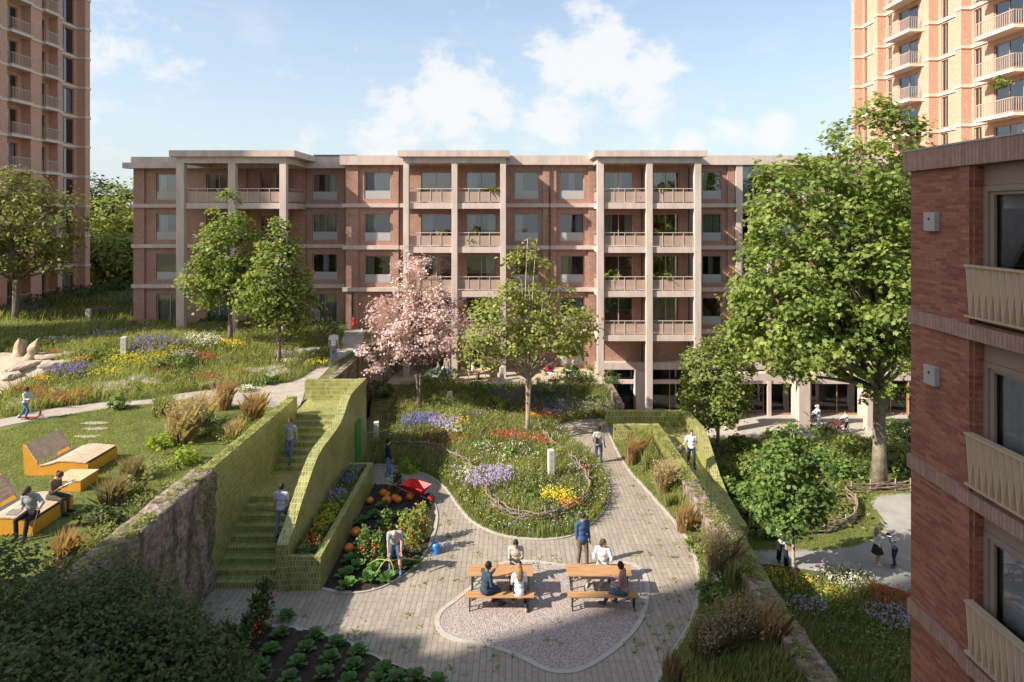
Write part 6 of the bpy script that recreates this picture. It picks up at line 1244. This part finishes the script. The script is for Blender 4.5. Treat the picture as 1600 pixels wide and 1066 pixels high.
def person(label, loc, rot, H=1.76, pelvis=.93, lean=0, side=0, twist=0, feet=None, hands=None, head=(0,0), shirt=(.5,.5,.5), trousers=(.05,.07,.13), skin='tan', hair='dark', style='short', sleeve='long', legs='long', shoes=(.03,.025,.02), knees=None, elbows=None, vox=.016, female=False, shirt_mat=None, long_top=False, glasses=False, extra=None, footdir=None, pelvis_off=(0,0)):
    """built facing +Y, all targets in metres for a 1.76 m body; pelvis = height of the hip joints"""
    k = H/1.76; t = thing('person', label, 'person', loc, rot); V = Vector
    hip = V((pelvis_off[0], pelvis_off[1], pelvis)); rotm = Matrix.Rotation(-lean, 3, 'X') @ Matrix.Rotation(side, 3, 'Y'); tw = Matrix.Rotation(twist, 3, 'Z')
    T = lambda x, y, z: hip+rotm @ (tw @ V((x, y, z)))
    sw = .165 if female else .185; sh = [T(-sw, -.01, .50), T(sw, -.01, .50)]; neck = T(0, -.01, .555); hipj = [hip+V((-.095,0,0)), hip+V((.095,0,0))]
    feet = feet or [(-.11,.02,.085), (.11,-.02,.085)]; hands = hands or [(-.27,.06,.80), (.27,.06,.80)]
    knees = knees or [(-.15,1,.1), (.15,1,.1)]; elbows = elbows or [(-.22,-1,-.45), (.22,-1,-.45)]
    kn, an, el, wr = [], [], [], []
    for i in (0, 1): a, c = ik(hipj[i], feet[i], .43, .42, knees[i]); kn.append(a); an.append(c); a, c = ik(sh[i], hands[i], .285, .255, elbows[i]); el.append(a); wr.append(c)
    hm = rotm @ tw @ Matrix.Rotation(head[0], 3, 'Z') @ Matrix.Rotation(-head[1], 3, 'X'); hc = neck+hm @ V((0,.025,.155)); Hd = lambda x, y, z: hc+hm @ V((x, y, z))
    # ---- one body surface
    b = MB()
    def limb(pts, rad):
        b.tube(pts, rad, 10)
        for p, r in zip(pts, rad): b.ell(p, r*.99, 10, 6)
    b.ell(T(0,0,.02), (.165,.115,.13), 14, 8, mat=rotm); b.ell(T(0,.005,.20), (.135,.095,.16), 14, 8, mat=rotm); b.ell(T(0,0,.38), (.165,.108,.17), 14, 8, mat=rotm @ tw)
    limb([sh[0], T(0,-.01,.50), sh[1]], [.062,.085,.062]); limb([T(0,-.012,.50), neck, hc+hm @ V((0,-.02,-.03))], [.066,.055,.056])
    b.ell(hc, (.078,.095,.115), 16, 12, mat=hm); b.ell(Hd(0,.028,-.06), (.058,.066,.062), 12, 8, mat=hm)          # skull and jaw
    b.tube([Hd(0,.088,.022), Hd(0,.104,-.012), Hd(0,.112,-.026), Hd(0,.094,-.036)], [.010,.014,.017,.012], 8)                # nose
    b.ell(Hd(0,.084,.034), (.05,.016,.010), 10, 6, mat=hm); b.ell(Hd(0,.084,-.092), (.022,.018,.018), 8, 6, mat=hm)            # brow, chin
    for s in (-1, 1): b.ell(Hd(s*.080,-.008,-.008), (.012,.022,.034), 8, 6, mat=hm)                                           # ears
    fl = []
    for i in (0, 1):
        limb([hipj[i]+V((0,0,.01)), hipj[i].lerp(kn[i], .5), kn[i], kn[i].lerp(an[i], .32), an[i]], [.088,.074,.056,.055,.036])
        d = (an[i]-kn[i]); d.z = 0; fdv = V(footdir[i]) if footdir else V((-.12 if i == 0 else .12, 1, 0)); fdv.normalize(); fl.append(fdv)
        limb([an[i]+fdv*-.03+V((0,0,-.045)), an[i]+fdv*.10+V((0,0,-.05)), an[i]+fdv*.17+V((0,0,-.06))], [.034,.034,.024])
        limb([sh[i], sh[i].lerp(el[i], .5), el[i], el[i].lerp(wr[i], .35), wr[i]], [.058,.050,.040,.041,.028])
        fd = (wr[i]-el[i]).normalized(); ref = V((0,0,1)) if abs(fd.z) < .8 else V((1 if i == 0 else -1, 0, 0)); sd = fd.cross(V((0,1,0)) if abs(fd.z) > .8 else ref).normalized(); pn = sd.cross(fd).normalized()
        b.ell(wr[i]+fd*.05, (.040,.017,.052), 10, 8, mat=Matrix((sd, pn, fd)).transposed())
    fingers = MB()
    for i in (0, 1):
        fd = (wr[i]-el[i]).normalized(); ref = V((0,0,1)) if abs(fd.z) < .8 else V((1 if i == 0 else -1, 0, 0)); sd = fd.cross(V((0,1,0)) if abs(fd.z) > .8 else ref).normalized(); pn = sd.cross(fd).normalized()
        if pn.y > 0 and abs(fd.z) > .8: pn = pn
        for q, (o, ln) in enumerate(((-.028,.062), (-.009,.075), (.010,.072), (.028,.056))):
            r0 = wr[i]+fd*.085+sd*o; fingers.tube([r0, r0+fd*ln*.5+pn*.010, r0+fd*ln*.85+pn*.032], [.0095,.009,.0075], 6)
        sg = 1 if (sd.dot(V((0,1,0)))+sd.x*(1 if i == 0 else -1)*.3) > 0 else -1; r0 = wr[i]+fd*.035+sd*.03*sg; fingers.tube([r0, r0+fd*.035+sd*.028*sg+pn*.012, r0+fd*.068+sd*.030*sg+pn*.026], [.012,.011,.008], 6)
    for q in (b, fingers): q.v = [tuple(V(v)*k) for v in q.v]
    PENDING.append((t, 'body', b, [SK[skin]], vox*k, 3, fingers))
    # ---- clothes, slightly proud of the body
    c = MB(); low_ = -.10 if long_top else -.04
    c.ell(T(0,0,.03+low_*.3), (.178,.130,.13), 14, 8, mat=rotm); c.ell(T(0,.005,.20), (.155,.112,.17), 14, 8, mat=rotm); c.ell(T(0,.0,.37), (.182,.124,.165), 14, 8, mat=rotm @ tw); c.tube([sh[0], T(0,-.01,.495), sh[1]], [.074,.096,.074], 10)
    if female: c.ell(T(0,.075,.36), (.12,.06,.07), 12, 8, mat=rotm @ tw)
    if long_top: c.ell(T(0,0,-.01), (.182,.132,.20), 14, 10, mat=rotm)
    for i in (0, 1):
        c.ell(sh[i], .072, 10, 8)
        if sleeve == 'long': P, r = [sh[i], sh[i].lerp(el[i], .5), el[i], el[i].lerp(wr[i], .5), el[i].lerp(wr[i], .96)], [.071,.064,.054,.049,.040]; c.ell(el[i], .053, 10, 8)
        elif sleeve == 'short': P, r = [sh[i], sh[i].lerp(el[i], .40), sh[i].lerp(el[i], .72)], [.072,.068,.064]
        else: P, r = [sh[i], sh[i].lerp(el[i], .1)], [.07,.06]
        c.tube(P, r, 10)
    c.v = [tuple(V(v)*k) for v in c.v]; PENDING.append((t, 'shirt', c, [shirt_mat or cloth(shirt)], vox*k, 3, None))
    d = MB(); d.ell(T(0,0,.00), (.176,.126,.12), 14, 8, mat=rotm)
    if legs == 'skirt': d.tube([T(0,0,.08), hip+V((0,.0,-.12)), hip+V((0,.02,-.34))], [.15,.20,.27], 16)
    else:
        for i in (0, 1):
            d.ell(hipj[i], .098, 10, 8); d.ell(kn[i], .064 if legs == 'long' else .075, 10, 8)
            if legs == 'long': d.tube([hipj[i], hipj[i].lerp(kn[i], .5), kn[i], kn[i].lerp(an[i], .45), kn[i].lerp(an[i], 1.0)], [.100,.084,.066,.062,.052], 10)
            elif legs == 'wide': d.tube([hipj[i], hipj[i].lerp(kn[i], .5), kn[i], kn[i].lerp(an[i], .5), kn[i].lerp(an[i], .98)], [.105,.100,.092,.095,.10], 10)
            else: d.tube([hipj[i], hipj[i].lerp(kn[i], .5), hipj[i].lerp(kn[i], .92)], [.104,.094,.088], 10)
    d.v = [tuple(V(v)*k) for v in d.v]; PENDING.append((t, 'skirt' if legs == 'skirt' else 'trousers', d, [cloth(trousers)], vox*k, 3, None))
    for i in (0, 1):
        s = MB(); P = [an[i]+fl[i]*-.05+V((0,0,-.04)), an[i]+fl[i]*.03+V((0,0,-.035)), an[i]+fl[i]*.12+V((0,0,-.052)), an[i]+fl[i]*.205+V((0,0,-.06))]; s.tube(P, [.036,.046,.043,.026], 10)
        s.v = [tuple(V(v)*k) for v in s.v]; s.build('shoe', cloth(shoes), t, smooth=True, local=True)
    f = MB()
    for sx in (-1, 1): f.ell(Hd(sx*.032,.086,.012), (.013,.008,.008), 8, 6, mat=hm)
    f.v = [tuple(V(v)*k) for v in f.v]; f.build('eyes', M['eye'], t, smooth=True, local=True)
    f = MB(); f.ell(Hd(0,.088,-.062), (.024,.008,.008), 8, 6, mat=hm); f.v = [tuple(V(v)*k) for v in f.v]; f.build('mouth', M['lips'], t, smooth=True, local=True)
    if glasses: f = MB(); f.bar(Hd(-.07,.098,.014), Hd(.07,.098,.014), .03, .01); f.v = [tuple(V(v)*k) for v in f.v]; f.build('sunglasses', M['rubber'], t, local=True)
    if style != 'bald':
        h = MB(); cap_ = style.startswith('cap'); base_r = (.090,.104,.118)
        def hairq(q, a):   # shell over the skull, cut away in front of the face
            return q
        h.ell(Hd(0,-.014,.022), base_r, 18, 12, mat=hm); keep = []
        inv = hm.transposed(); W = [inv @ (V(v)-hc) for v in h.v]; cut = lambda w: (w.y > .055 and w.z < .062) or (w.y > .012 and w.z < .018) or (w.z < -.062)
        fs = [q for q in h.f if not all(cut(W[i]) for i in q)]; h.f = fs; h.m = [0]*len(fs)
        if style == 'long':
            for j in range(9): a = math.pi*(j/8)+math.pi; h.tube([Hd(.078*math.cos(a), -.02+.08*math.sin(a), .02), Hd(.09*math.cos(a), -.03+.085*math.sin(a), -.12), Hd(.085*math.cos(a), -.06+.06*math.sin(a), -.26), Hd(.06*math.cos(a), -.075+.045*math.sin(a), -.37)], [.03,.036,.032,.012], 7)
        if style == 'medium':
            for j in range(9): a = math.pi*(j/8)+math.pi; h.tube([Hd(.078*math.cos(a), -.02+.08*math.sin(a), .03), Hd(.086*math.cos(a), -.03+.08*math.sin(a), -.06), Hd(.075*math.cos(a), -.035+.07*math.sin(a), -.12)], [.03,.03,.012], 7)
        if style == 'bun': h.ell(Hd(0,-.12,.05), .048, 10, 8)
        if cap_: h.tube([Hd(0,.05,.058), Hd(0,.12,.052), Hd(0,.17,.040)], [.07,.072,.03], 10)
        if cap_: h.v = [tuple(hc+hm @ V(((hm.transposed() @ (V(v)-hc)).x, (hm.transposed() @ (V(v)-hc)).y, (hm.transposed() @ (V(v)-hc)).z*(1 if True else 1)))) for v in h.v]
        h.v = [tuple(V(v)*k) for v in h.v]; o = h.build('cap' if cap_ else 'hair', extra['cap'] if cap_ and extra else HA[hair], t, smooth=True, local=True); o.modifiers.new('solid', 'SOLIDIFY').thickness = .008
    return t, [w*k for w in wr]
def finish_people():
    tmp = []
    for t, nm, mb, mats, vox, it, add in PENDING:
        me = bpy.data.meshes.new('tmp'); me.from_pydata(mb.v, [], mb.f); o = bpy.data.objects.new('tmp', me); sc.collection.objects.link(o)
        md = o.modifiers.new('r', 'REMESH'); md.mode = 'VOXEL'; md.voxel_size = vox; s = o.modifiers.new('s', 'SMOOTH'); s.iterations = it if nm != 'body' else 2; s.factor = .5; tmp.append(o)
    dg = bpy.context.evaluated_depsgraph_get(); dg.update()
    for o, (t, nm, mb, mats, vox, it, add) in zip(tmp, PENDING):
        me = bpy.data.meshes.new_from_object(o.evaluated_get(dg), preserve_all_data_layers=False, depsgraph=dg); me.name = nm
        if add:
            bm = bmesh.new(); bm.from_mesh(me); vs = [bm.verts.new(v) for v in add.v]
            for f in add.f:
                try: bm.faces.new([vs[i] for i in f])
                except ValueError: pass
            bm.to_mesh(me); bm.free()
        me.materials.clear()
        for m in mats: me.materials.append(m)
        me.polygons.foreach_set('use_smooth', [True]*len(me.polygons)); link(nm, me, t)
    for o in tmp: me = o.data; bpy.data.objects.remove(o); bpy.data.meshes.remove(me)
def hand_world(t, w): return Matrix.Translation(t.location) @ Matrix.Rotation(t.rotation_euler.z, 4, 'Z') @ w
CAM, AWAY, RIGHT_, LEFT_ = math.pi, 0.0, R(-90), R(90)      # which way a figure faces
WALK = [(-.10,.22,.085), (.10,-.24,.11)]
JEANS = (.10,.17,.30); NAVY = (.025,.04,.075); WHITE = (.72,.72,.72); GREY = (.36,.37,.38)
# lawn, upper path
sp = up(44, 657)
person('child in a pale hoodie and jeans riding a red scooter', sp+Vector((-.12,0,.04)), RIGHT_, 1.42, .88, .12, feet=[(-.06,-.36,.12), (.06,.05,.15)], hands=[(-.22,.42,1.12), (.22,.42,1.12)], shirt=(.55,.56,.56), trousers=JEANS, skin='brown', hair='black')
om = Vector((-13.25,17.7,3.02))
t_, w_ = person('old man in grey jumper and dark cap seated with a cane', om, R(180), 1.74, .56, .22, feet=[(-.16,.52,.09), (.14,.42,.09)], hands=[(-.50,.42,.86), (.10,.34,.74)], head=(0,.3), shirt=(.30,.31,.33), trousers=(.02,.02,.025), skin='light', hair='grey', style='cap', extra={'cap': cloth((.08,.065,.05))}, shoes=(.05,.055,.06), elbows=[(-.5,-1,-.4), (.5,-1,-.4)])
hw = hand_world(t_, w_[0]); c = MB(); c.tube([hw+Vector((-.05,-.03,.03)), hw+Vector((.0,-.06,.035)), hw+Vector((.02,-.07,0)), Vector((hw.x-.08,hw.y-.30,3.03))], .012, 6); setp(c.build('walking_cane', M['bark']), 'brown walking cane held by the old man in grey', 'cane')
hw = hand_world(t_, w_[1]); bk = MB(); bk.hexa([(hw.x-.22,hw.y-.22,hw.z-.01),(hw.x+.10,hw.y-.25,hw.z-.01),(hw.x+.12,hw.y-.02,hw.z+.04),(hw.x-.20,hw.y+.01,hw.z+.04),(hw.x-.22,hw.y-.23,hw.z+.01),(hw.x+.10,hw.y-.26,hw.z+.01),(hw.x+.12,hw.y-.03,hw.z+.06),(hw.x-.20,hw.y+.0,hw.z+.06)]); setp(bk.build('book', M['pot']), 'dark open book on the knee of the old man', 'book')
t_, w_ = person('woman in a brown jacket reading, seated behind the old man', Vector((-13.5,18.75,3.02)), RIGHT_, 1.66, .56, .28, feet=[(-.12,.42,.09), (.12,.46,.09)], hands=[(-.10,.42,.86), (.14,.42,.86)], head=(0,.45), shirt=(.15,.11,.075), trousers=(.10,.085,.06), skin='light', hair='brown', style='bun', female=True)
hw = (hand_world(t_, w_[0])+hand_world(t_, w_[1]))/2; bk = MB()
for s in (-1, 1): bk.hexa([(hw.x-.02,hw.y,hw.z+.02),(hw.x+.20,hw.y,hw.z+.10),(hw.x+.20,hw.y+s*.21,hw.z+.13),(hw.x-.02,hw.y+s*.21,hw.z+.05),(hw.x-.025,hw.y,hw.z+.035),(hw.x+.195,hw.y,hw.z+.115),(hw.x+.195,hw.y+s*.21,hw.z+.145),(hw.x-.025,hw.y+s*.21,hw.z+.065)][::1] if s > 0 else [(hw.x-.02,hw.y+s*.21,hw.z+.05),(hw.x+.20,hw.y+s*.21,hw.z+.13),(hw.x+.20,hw.y,hw.z+.10),(hw.x-.02,hw.y,hw.z+.02),(hw.x-.025,hw.y+s*.21,hw.z+.065),(hw.x+.195,hw.y+s*.21,hw.z+.145),(hw.x+.195,hw.y,hw.z+.115),(hw.x-.025,hw.y,hw.z+.035)])
setp(bk.build('book', M['paper']), 'white open book read by the woman in brown', 'book')
person('man in white t-shirt and light jeans walking away up the path', up(521,566)+Vector((0,0,.02)), R(8), 1.78, .92, .04, feet=[(-.10,-.20,.11), (.10,.22,.085)], hands=[(-.27,.14,.82), (.29,-.10,.82)], shirt=WHITE, trousers=(.22,.32,.46), skin='light', hair='brown', sleeve='short', shoes=(.5,.5,.5))
person('person in grey top and jeans at the doorway of the left wing, left of two', up(495,519), R(160), 1.75, .92, shirt=(.22,.24,.28), trousers=JEANS, skin='light', hair='brown', vox=.022); person('person in a dark checked shirt at the doorway of the left wing, right of two', up(511,518), R(200), 1.72, .92, feet=WALK, shirt=(.14,.09,.085), trousers=JEANS, skin='tan', hair='dark', vox=.022)
person('small child in a red dress by the dark pipe at the entrance', up(553,516), CAM, 1.02, .90, shirt=(.45,.02,.02), trousers=(.45,.02,.02), legs='skirt', long_top=True, skin='brown', hair='black', style='long', female=True, vox=.022, sleeve='none')
# stairs
person('man in grey t-shirt and sunglasses walking down the green stairs', Vector((-9.02,26.05,1.75)), R(176), 1.79, .90, .05, feet=[(-.10,.30,-.08), (.10,-.14,.14)], hands=[(-.28,-.02,.80), (.28,.04,.80)], shirt=GREY, trousers=JEANS, skin='tan', hair='brown', sleeve='short', glasses=True, shoes=(.10,.05,.03))
person('man in a lavender shirt climbing the green stairs, seen from behind', Vector((-7.85,21.75,.875)), R(-6), 1.78, .91, .06, feet=[(-.10,-.16,-.06), (.10,.26,.16)], hands=[(-.28,.06,.80), (.28,.08,.82)], shirt=(.46,.47,.62), trousers=(.20,.23,.28), skin='tan', hair='dark', sleeve='short')
# court
person('man in navy jacket and jeans standing behind the pumpkins', Vector((-5.55,28.55,0)), R(-70), 1.79, .92, .02, feet=[(-.09,.14,.085), (.09,-.10,.085)], hands=[(-.24,.10,.80), (.22,.16,.84)], shirt=(.018,.025,.055), trousers=(.12,.22,.36), skin='light', hair='black', long_top=True, shoes=(.55,.52,.5))
person('bald gardener in grey t-shirt and denim shorts bending over a hose', Vector((gp.x,gp.y,.06)), R(188), 1.80, .88, .62, pelvis_off=(0,-.16), feet=[(-.18,.12,.085), (.16,-.12,.085)], hands=[(-.22,.34,.62), (.20,.30,.60)], head=(0,.55), shirt=GREY, trousers=(.07,.11,.19), skin='light', style='bald', sleeve='short', legs='short', shoes=(.08,.16,.36), elbows=[(-1,-.4,.2), (1,-.4,.2)])
person('man in a blue shirt standing behind the tables with hands behind him', Vector((2.36,21.45,0)), R(200), 1.80, .92, feet=[(-.10,.14,.085), (.10,-.10,.085)], hands=[(-.24,.06,.82), (.20,-.02,.84)], head=(.5,.15), shirt=(.055,.105,.21), trousers=(.13,.105,.075), skin='tan', hair='dark', long_top=True, shoes=(.32,.2,.13))
SIT = dict(pelvis=.55, feet=[(-.14,.40,.085), (.14,.36,.085)])
t_, w_ = person('man in a beige jumper seated behind the left table holding a phone', Vector((.12,20.60,.012)), CAM, 1.78, .55, .10, feet=SIT['feet'], hands=[(-.16,.30,.86), (.15,.30,.86)], head=(0,.3), shirt=(.50,.43,.36), trousers=(.035,.035,.04), skin='tan', hair='dark')
hw = hand_world(t_, w_[1]); b = MB(); b.box(hw.x-.05, hw.x+.02, hw.y-.10, hw.y-.02, hw.z-.03, hw.z+.10); setp(b.build('phone', M['rubber'], bevel=.006), 'black phone in the hand of the man in beige', 'phone')
person('man in dark blue shirt seated side-on at the left table, gesturing', Vector((-.82,19.12,.012)), R(-52), 1.76, .55, .16, feet=[(-.12,.40,.085), (.16,.46,.085)], hands=[(-.08,.46,1.02), (.28,.30,.70)], head=(-.3,.1), shirt=(.035,.055,.085), trousers=(.03,.05,.11), skin='brown', hair='black', shoes=(.06,.04,.03))
person('woman in a white t-shirt with long brown hair seated at the left table', Vector((.22,19.10,.012)), R(8), 1.68, .55, .10, feet=[(-.14,.34,.085), (.18,-.18,.11)], hands=[(-.20,.32,.74), (.22,.28,.74)], head=(.2,.1), shirt=(.74,.74,.74), trousers=(.025,.03,.045), skin='tan', hair='light', style='long', sleeve='short', female=True, shoes=(.5,.42,.3), long_top=True)
person('man in a white jumper seated behind the right table looking sideways', Vector((2.92,20.60,.012)), R(170), 1.78, .55, .14, feet=[(.10,.52,.085), (.46,.30,.085)], hands=[(-.26,.34,.80), (.26,.26,.80)], head=(.9,.05), shirt=WHITE, trousers=(.36,.35,.28), skin='tan', hair='brown', style='medium', shoes=(.55,.47,.36))
t_, w_ = person('man in a pink shirt seated sideways on the right bench with a cup', Vector((3.36,19.10,.012)), R(68), 1.78, .55, .14, feet=[(.02,.60,.085), (.22,.30,.085)], hands=[(-.16,.36,.80), (.16,.36,.80)], head=(-.5,.1), shirt=(.36,.19,.19), trousers=(.055,.085,.12), skin='tan', hair='dark', shoes=(.16,.08,.04), footdir=[(0,1,0),(.3,1,0)])
hw = hand_world(t_, w_[0]); b = MB(); b.tube([hw+Vector((-.06,.02,-.02)), hw+Vector((-.06,.02,.09))], .04, 12); setp(b.build('cup', M['rubber']), 'dark cup held by the man in pink', 'cup')
person('man with a cap and shoulder bag seen from behind on the paved path', Vector((4.10,30.3,0)), R(-14), 1.76, .92, .03, feet=[(-.11,-.06,.085), (.11,.12,.085)], hands=[(-.24,.10,.98), (.30,.02,.84)], head=(-.2,.1), shirt=(.36,.37,.32), trousers=(.06,.085,.13), skin='brown', hair='black', style='cap', extra={'cap': M['rubber']}, sleeve='short')
b = MB(); b.box(3.93, 4.05, 30.02, 30.18, 1.02, 1.28); bo = setp(b.build('shoulder_bag', M['rubber'], bevel=.02), 'black bag slung on the back of the man in the cap', 'bag'); b = MB(); b.tube([(3.95,30.10,1.27), (4.08,30.12,1.46), (4.24,30.22,1.52), (4.30,30.34,1.50)], .014, 6); b.build('strap', M['rubber'], bo)
person('man in a white t-shirt walking down the ramp beside a child', Vector((8.55,30.5,-.24)), R(176), 1.78, .92, feet=WALK, hands=[(-.28,.0,.82), (.40,.05,.90)], shirt=WHITE, trousers=(.03,.04,.07), skin='light', hair='brown', sleeve='short'); person('small child in a dark top on the ramp holding the hand of a man', Vector((8.02,30.45,-.24)), R(182), 1.18, .90, feet=WALK, hands=[(-.42,.05,1.18), (.28,.05,.80)], shirt=(.16,.14,.14), trousers=(.05,.05,.07), skin='tan', hair='dark', vox=.022)
# lower right
t_, w_ = person('woman in white top and wide black trousers behind the small green tree', Vector((10.78,25.5,-2.17)), R(170), 1.72, .92, feet=WALK, hands=[(-.16,.26,1.30), (.18,.24,1.28)], shirt=WHITE, trousers=(.015,.015,.02), legs='wide', skin='light', hair='dark', style='medium', female=True, sleeve='short')
b = MB(); b.box(10.78, 11.10, 25.18, 25.30, -1.42, -1.14); bo = setp(b.build('handbag', M['stake'], bevel=.02), 'tan handbag of the woman in wide black trousers', 'bag'); b = MB(); b.tube([(10.80,25.24,-1.15), (10.70,25.3,-.9), (10.62,25.4,-.72)], .01, 5); b.tube([(11.08,25.24,-1.15), (11.0,25.3,-.9), (10.95,25.4,-.74)], .01, 5); b.build('strap', M['stake'], bo)
person('girl in white blouse and dark skirt raising her arms to a boy', Vector((14.55,25.5,-2.17)), R(-75), 1.50, .92, .0, feet=[(-.08,.05,.085), (.08,-.06,.085)], hands=[(-.12,.34,1.72), (.16,.46,1.42)], head=(0,-.1), shirt=WHITE, trousers=(.03,.025,.03), legs='skirt', skin='light', hair='blond', style='long', female=True, shoes=(.7,.7,.68), elbows=[(-1,.3,.2), (1,-.2,-.6)])
person('boy in a striped jumper leaning with raised arms toward a girl', Vector((15.12,25.35,-2.17)), R(88), 1.42, .92, .32, feet=[(-.10,.02,.085), (.10,-.14,.085)], hands=[(-.12,.50,1.62), (.10,.52,1.56)], head=(-.2,.5), trousers=(.025,.04,.08), shirt_mat=striped(), skin='tan', hair='dark', shoes=(.12,.14,.16), pelvis_off=(0,-.06))
bp_ = -2.08
person('adult in white with a pale cap pushing a black bicycle', Vector((X_(1279,40.8),40.75,bp_)), R(88), 1.76, .92, .10, feet=WALK, hands=[(-.06,.62,1.06), (.34,.44,1.0)], shirt=(.66,.68,.72), trousers=(.74,.73,.72), skin='light', hair='light', style='cap', extra={'cap': M['cushion']}, shoes=(.7,.7,.7), vox=.02)
person('child in pale blue shirt and dark shorts pushing a red bicycle', Vector((X_(1323,40.6),40.6,bp_)), R(88), 1.42, .90, .08, feet=WALK, hands=[(-.04,.70,1.06), (.26,.42,1.0)], shirt=(.58,.66,.70), trousers=(.025,.03,.045), legs='short', skin='light', hair='brown', shoes=(.6,.6,.6), vox=.02)
# terrace
person('standing figure in a tan jacket and jeans beside the reclining chair', tp(699,40.7), R(150), 1.76, .92, feet=WALK, shirt=(.30,.24,.18), trousers=(.12,.20,.30), skin='light', style='bald', vox=.022); person('person in a grey blue top sitting up on the reclining chair', tp(684,40.95), R(100), 1.68, .52, -.1, feet=[(-.12,.82,.50), (.12,.80,.50)], hands=[(-.2,.35,.72), (.2,.35,.72)], shirt=(.14,.17,.22), trousers=(.10,.14,.22), skin='tan', hair='dark', style='medium', female=True, vox=.022)
SITC = dict(feet=[(-.12,.42,.085), (.12,.38,.085)], hands=[(-.14,.36,.76), (.16,.34,.76)])
person('woman in a pale top seated at the left terrace table', tp(738,41.3), R(-80), 1.68, .54, .1, **SITC, shirt=(.56,.48,.40), trousers=(.20,.10,.05), skin='brown', hair='black', style='medium', female=True, vox=.022); person('person in a red top and white trousers seated at the right terrace table', tp(855,41.0), R(-88), 1.70, .54, .05, **SITC, shirt=(.42,.025,.06), trousers=(.68,.66,.62), skin='brown', hair='black', vox=.022); person('person in dark top and jeans seated at the right terrace table', tp(896,41.0), R(88), 1.72, .54, .0, **SITC, shirt=(.05,.06,.09), trousers=JEANS, skin='light', hair='blond', vox=.022)
finish_people()
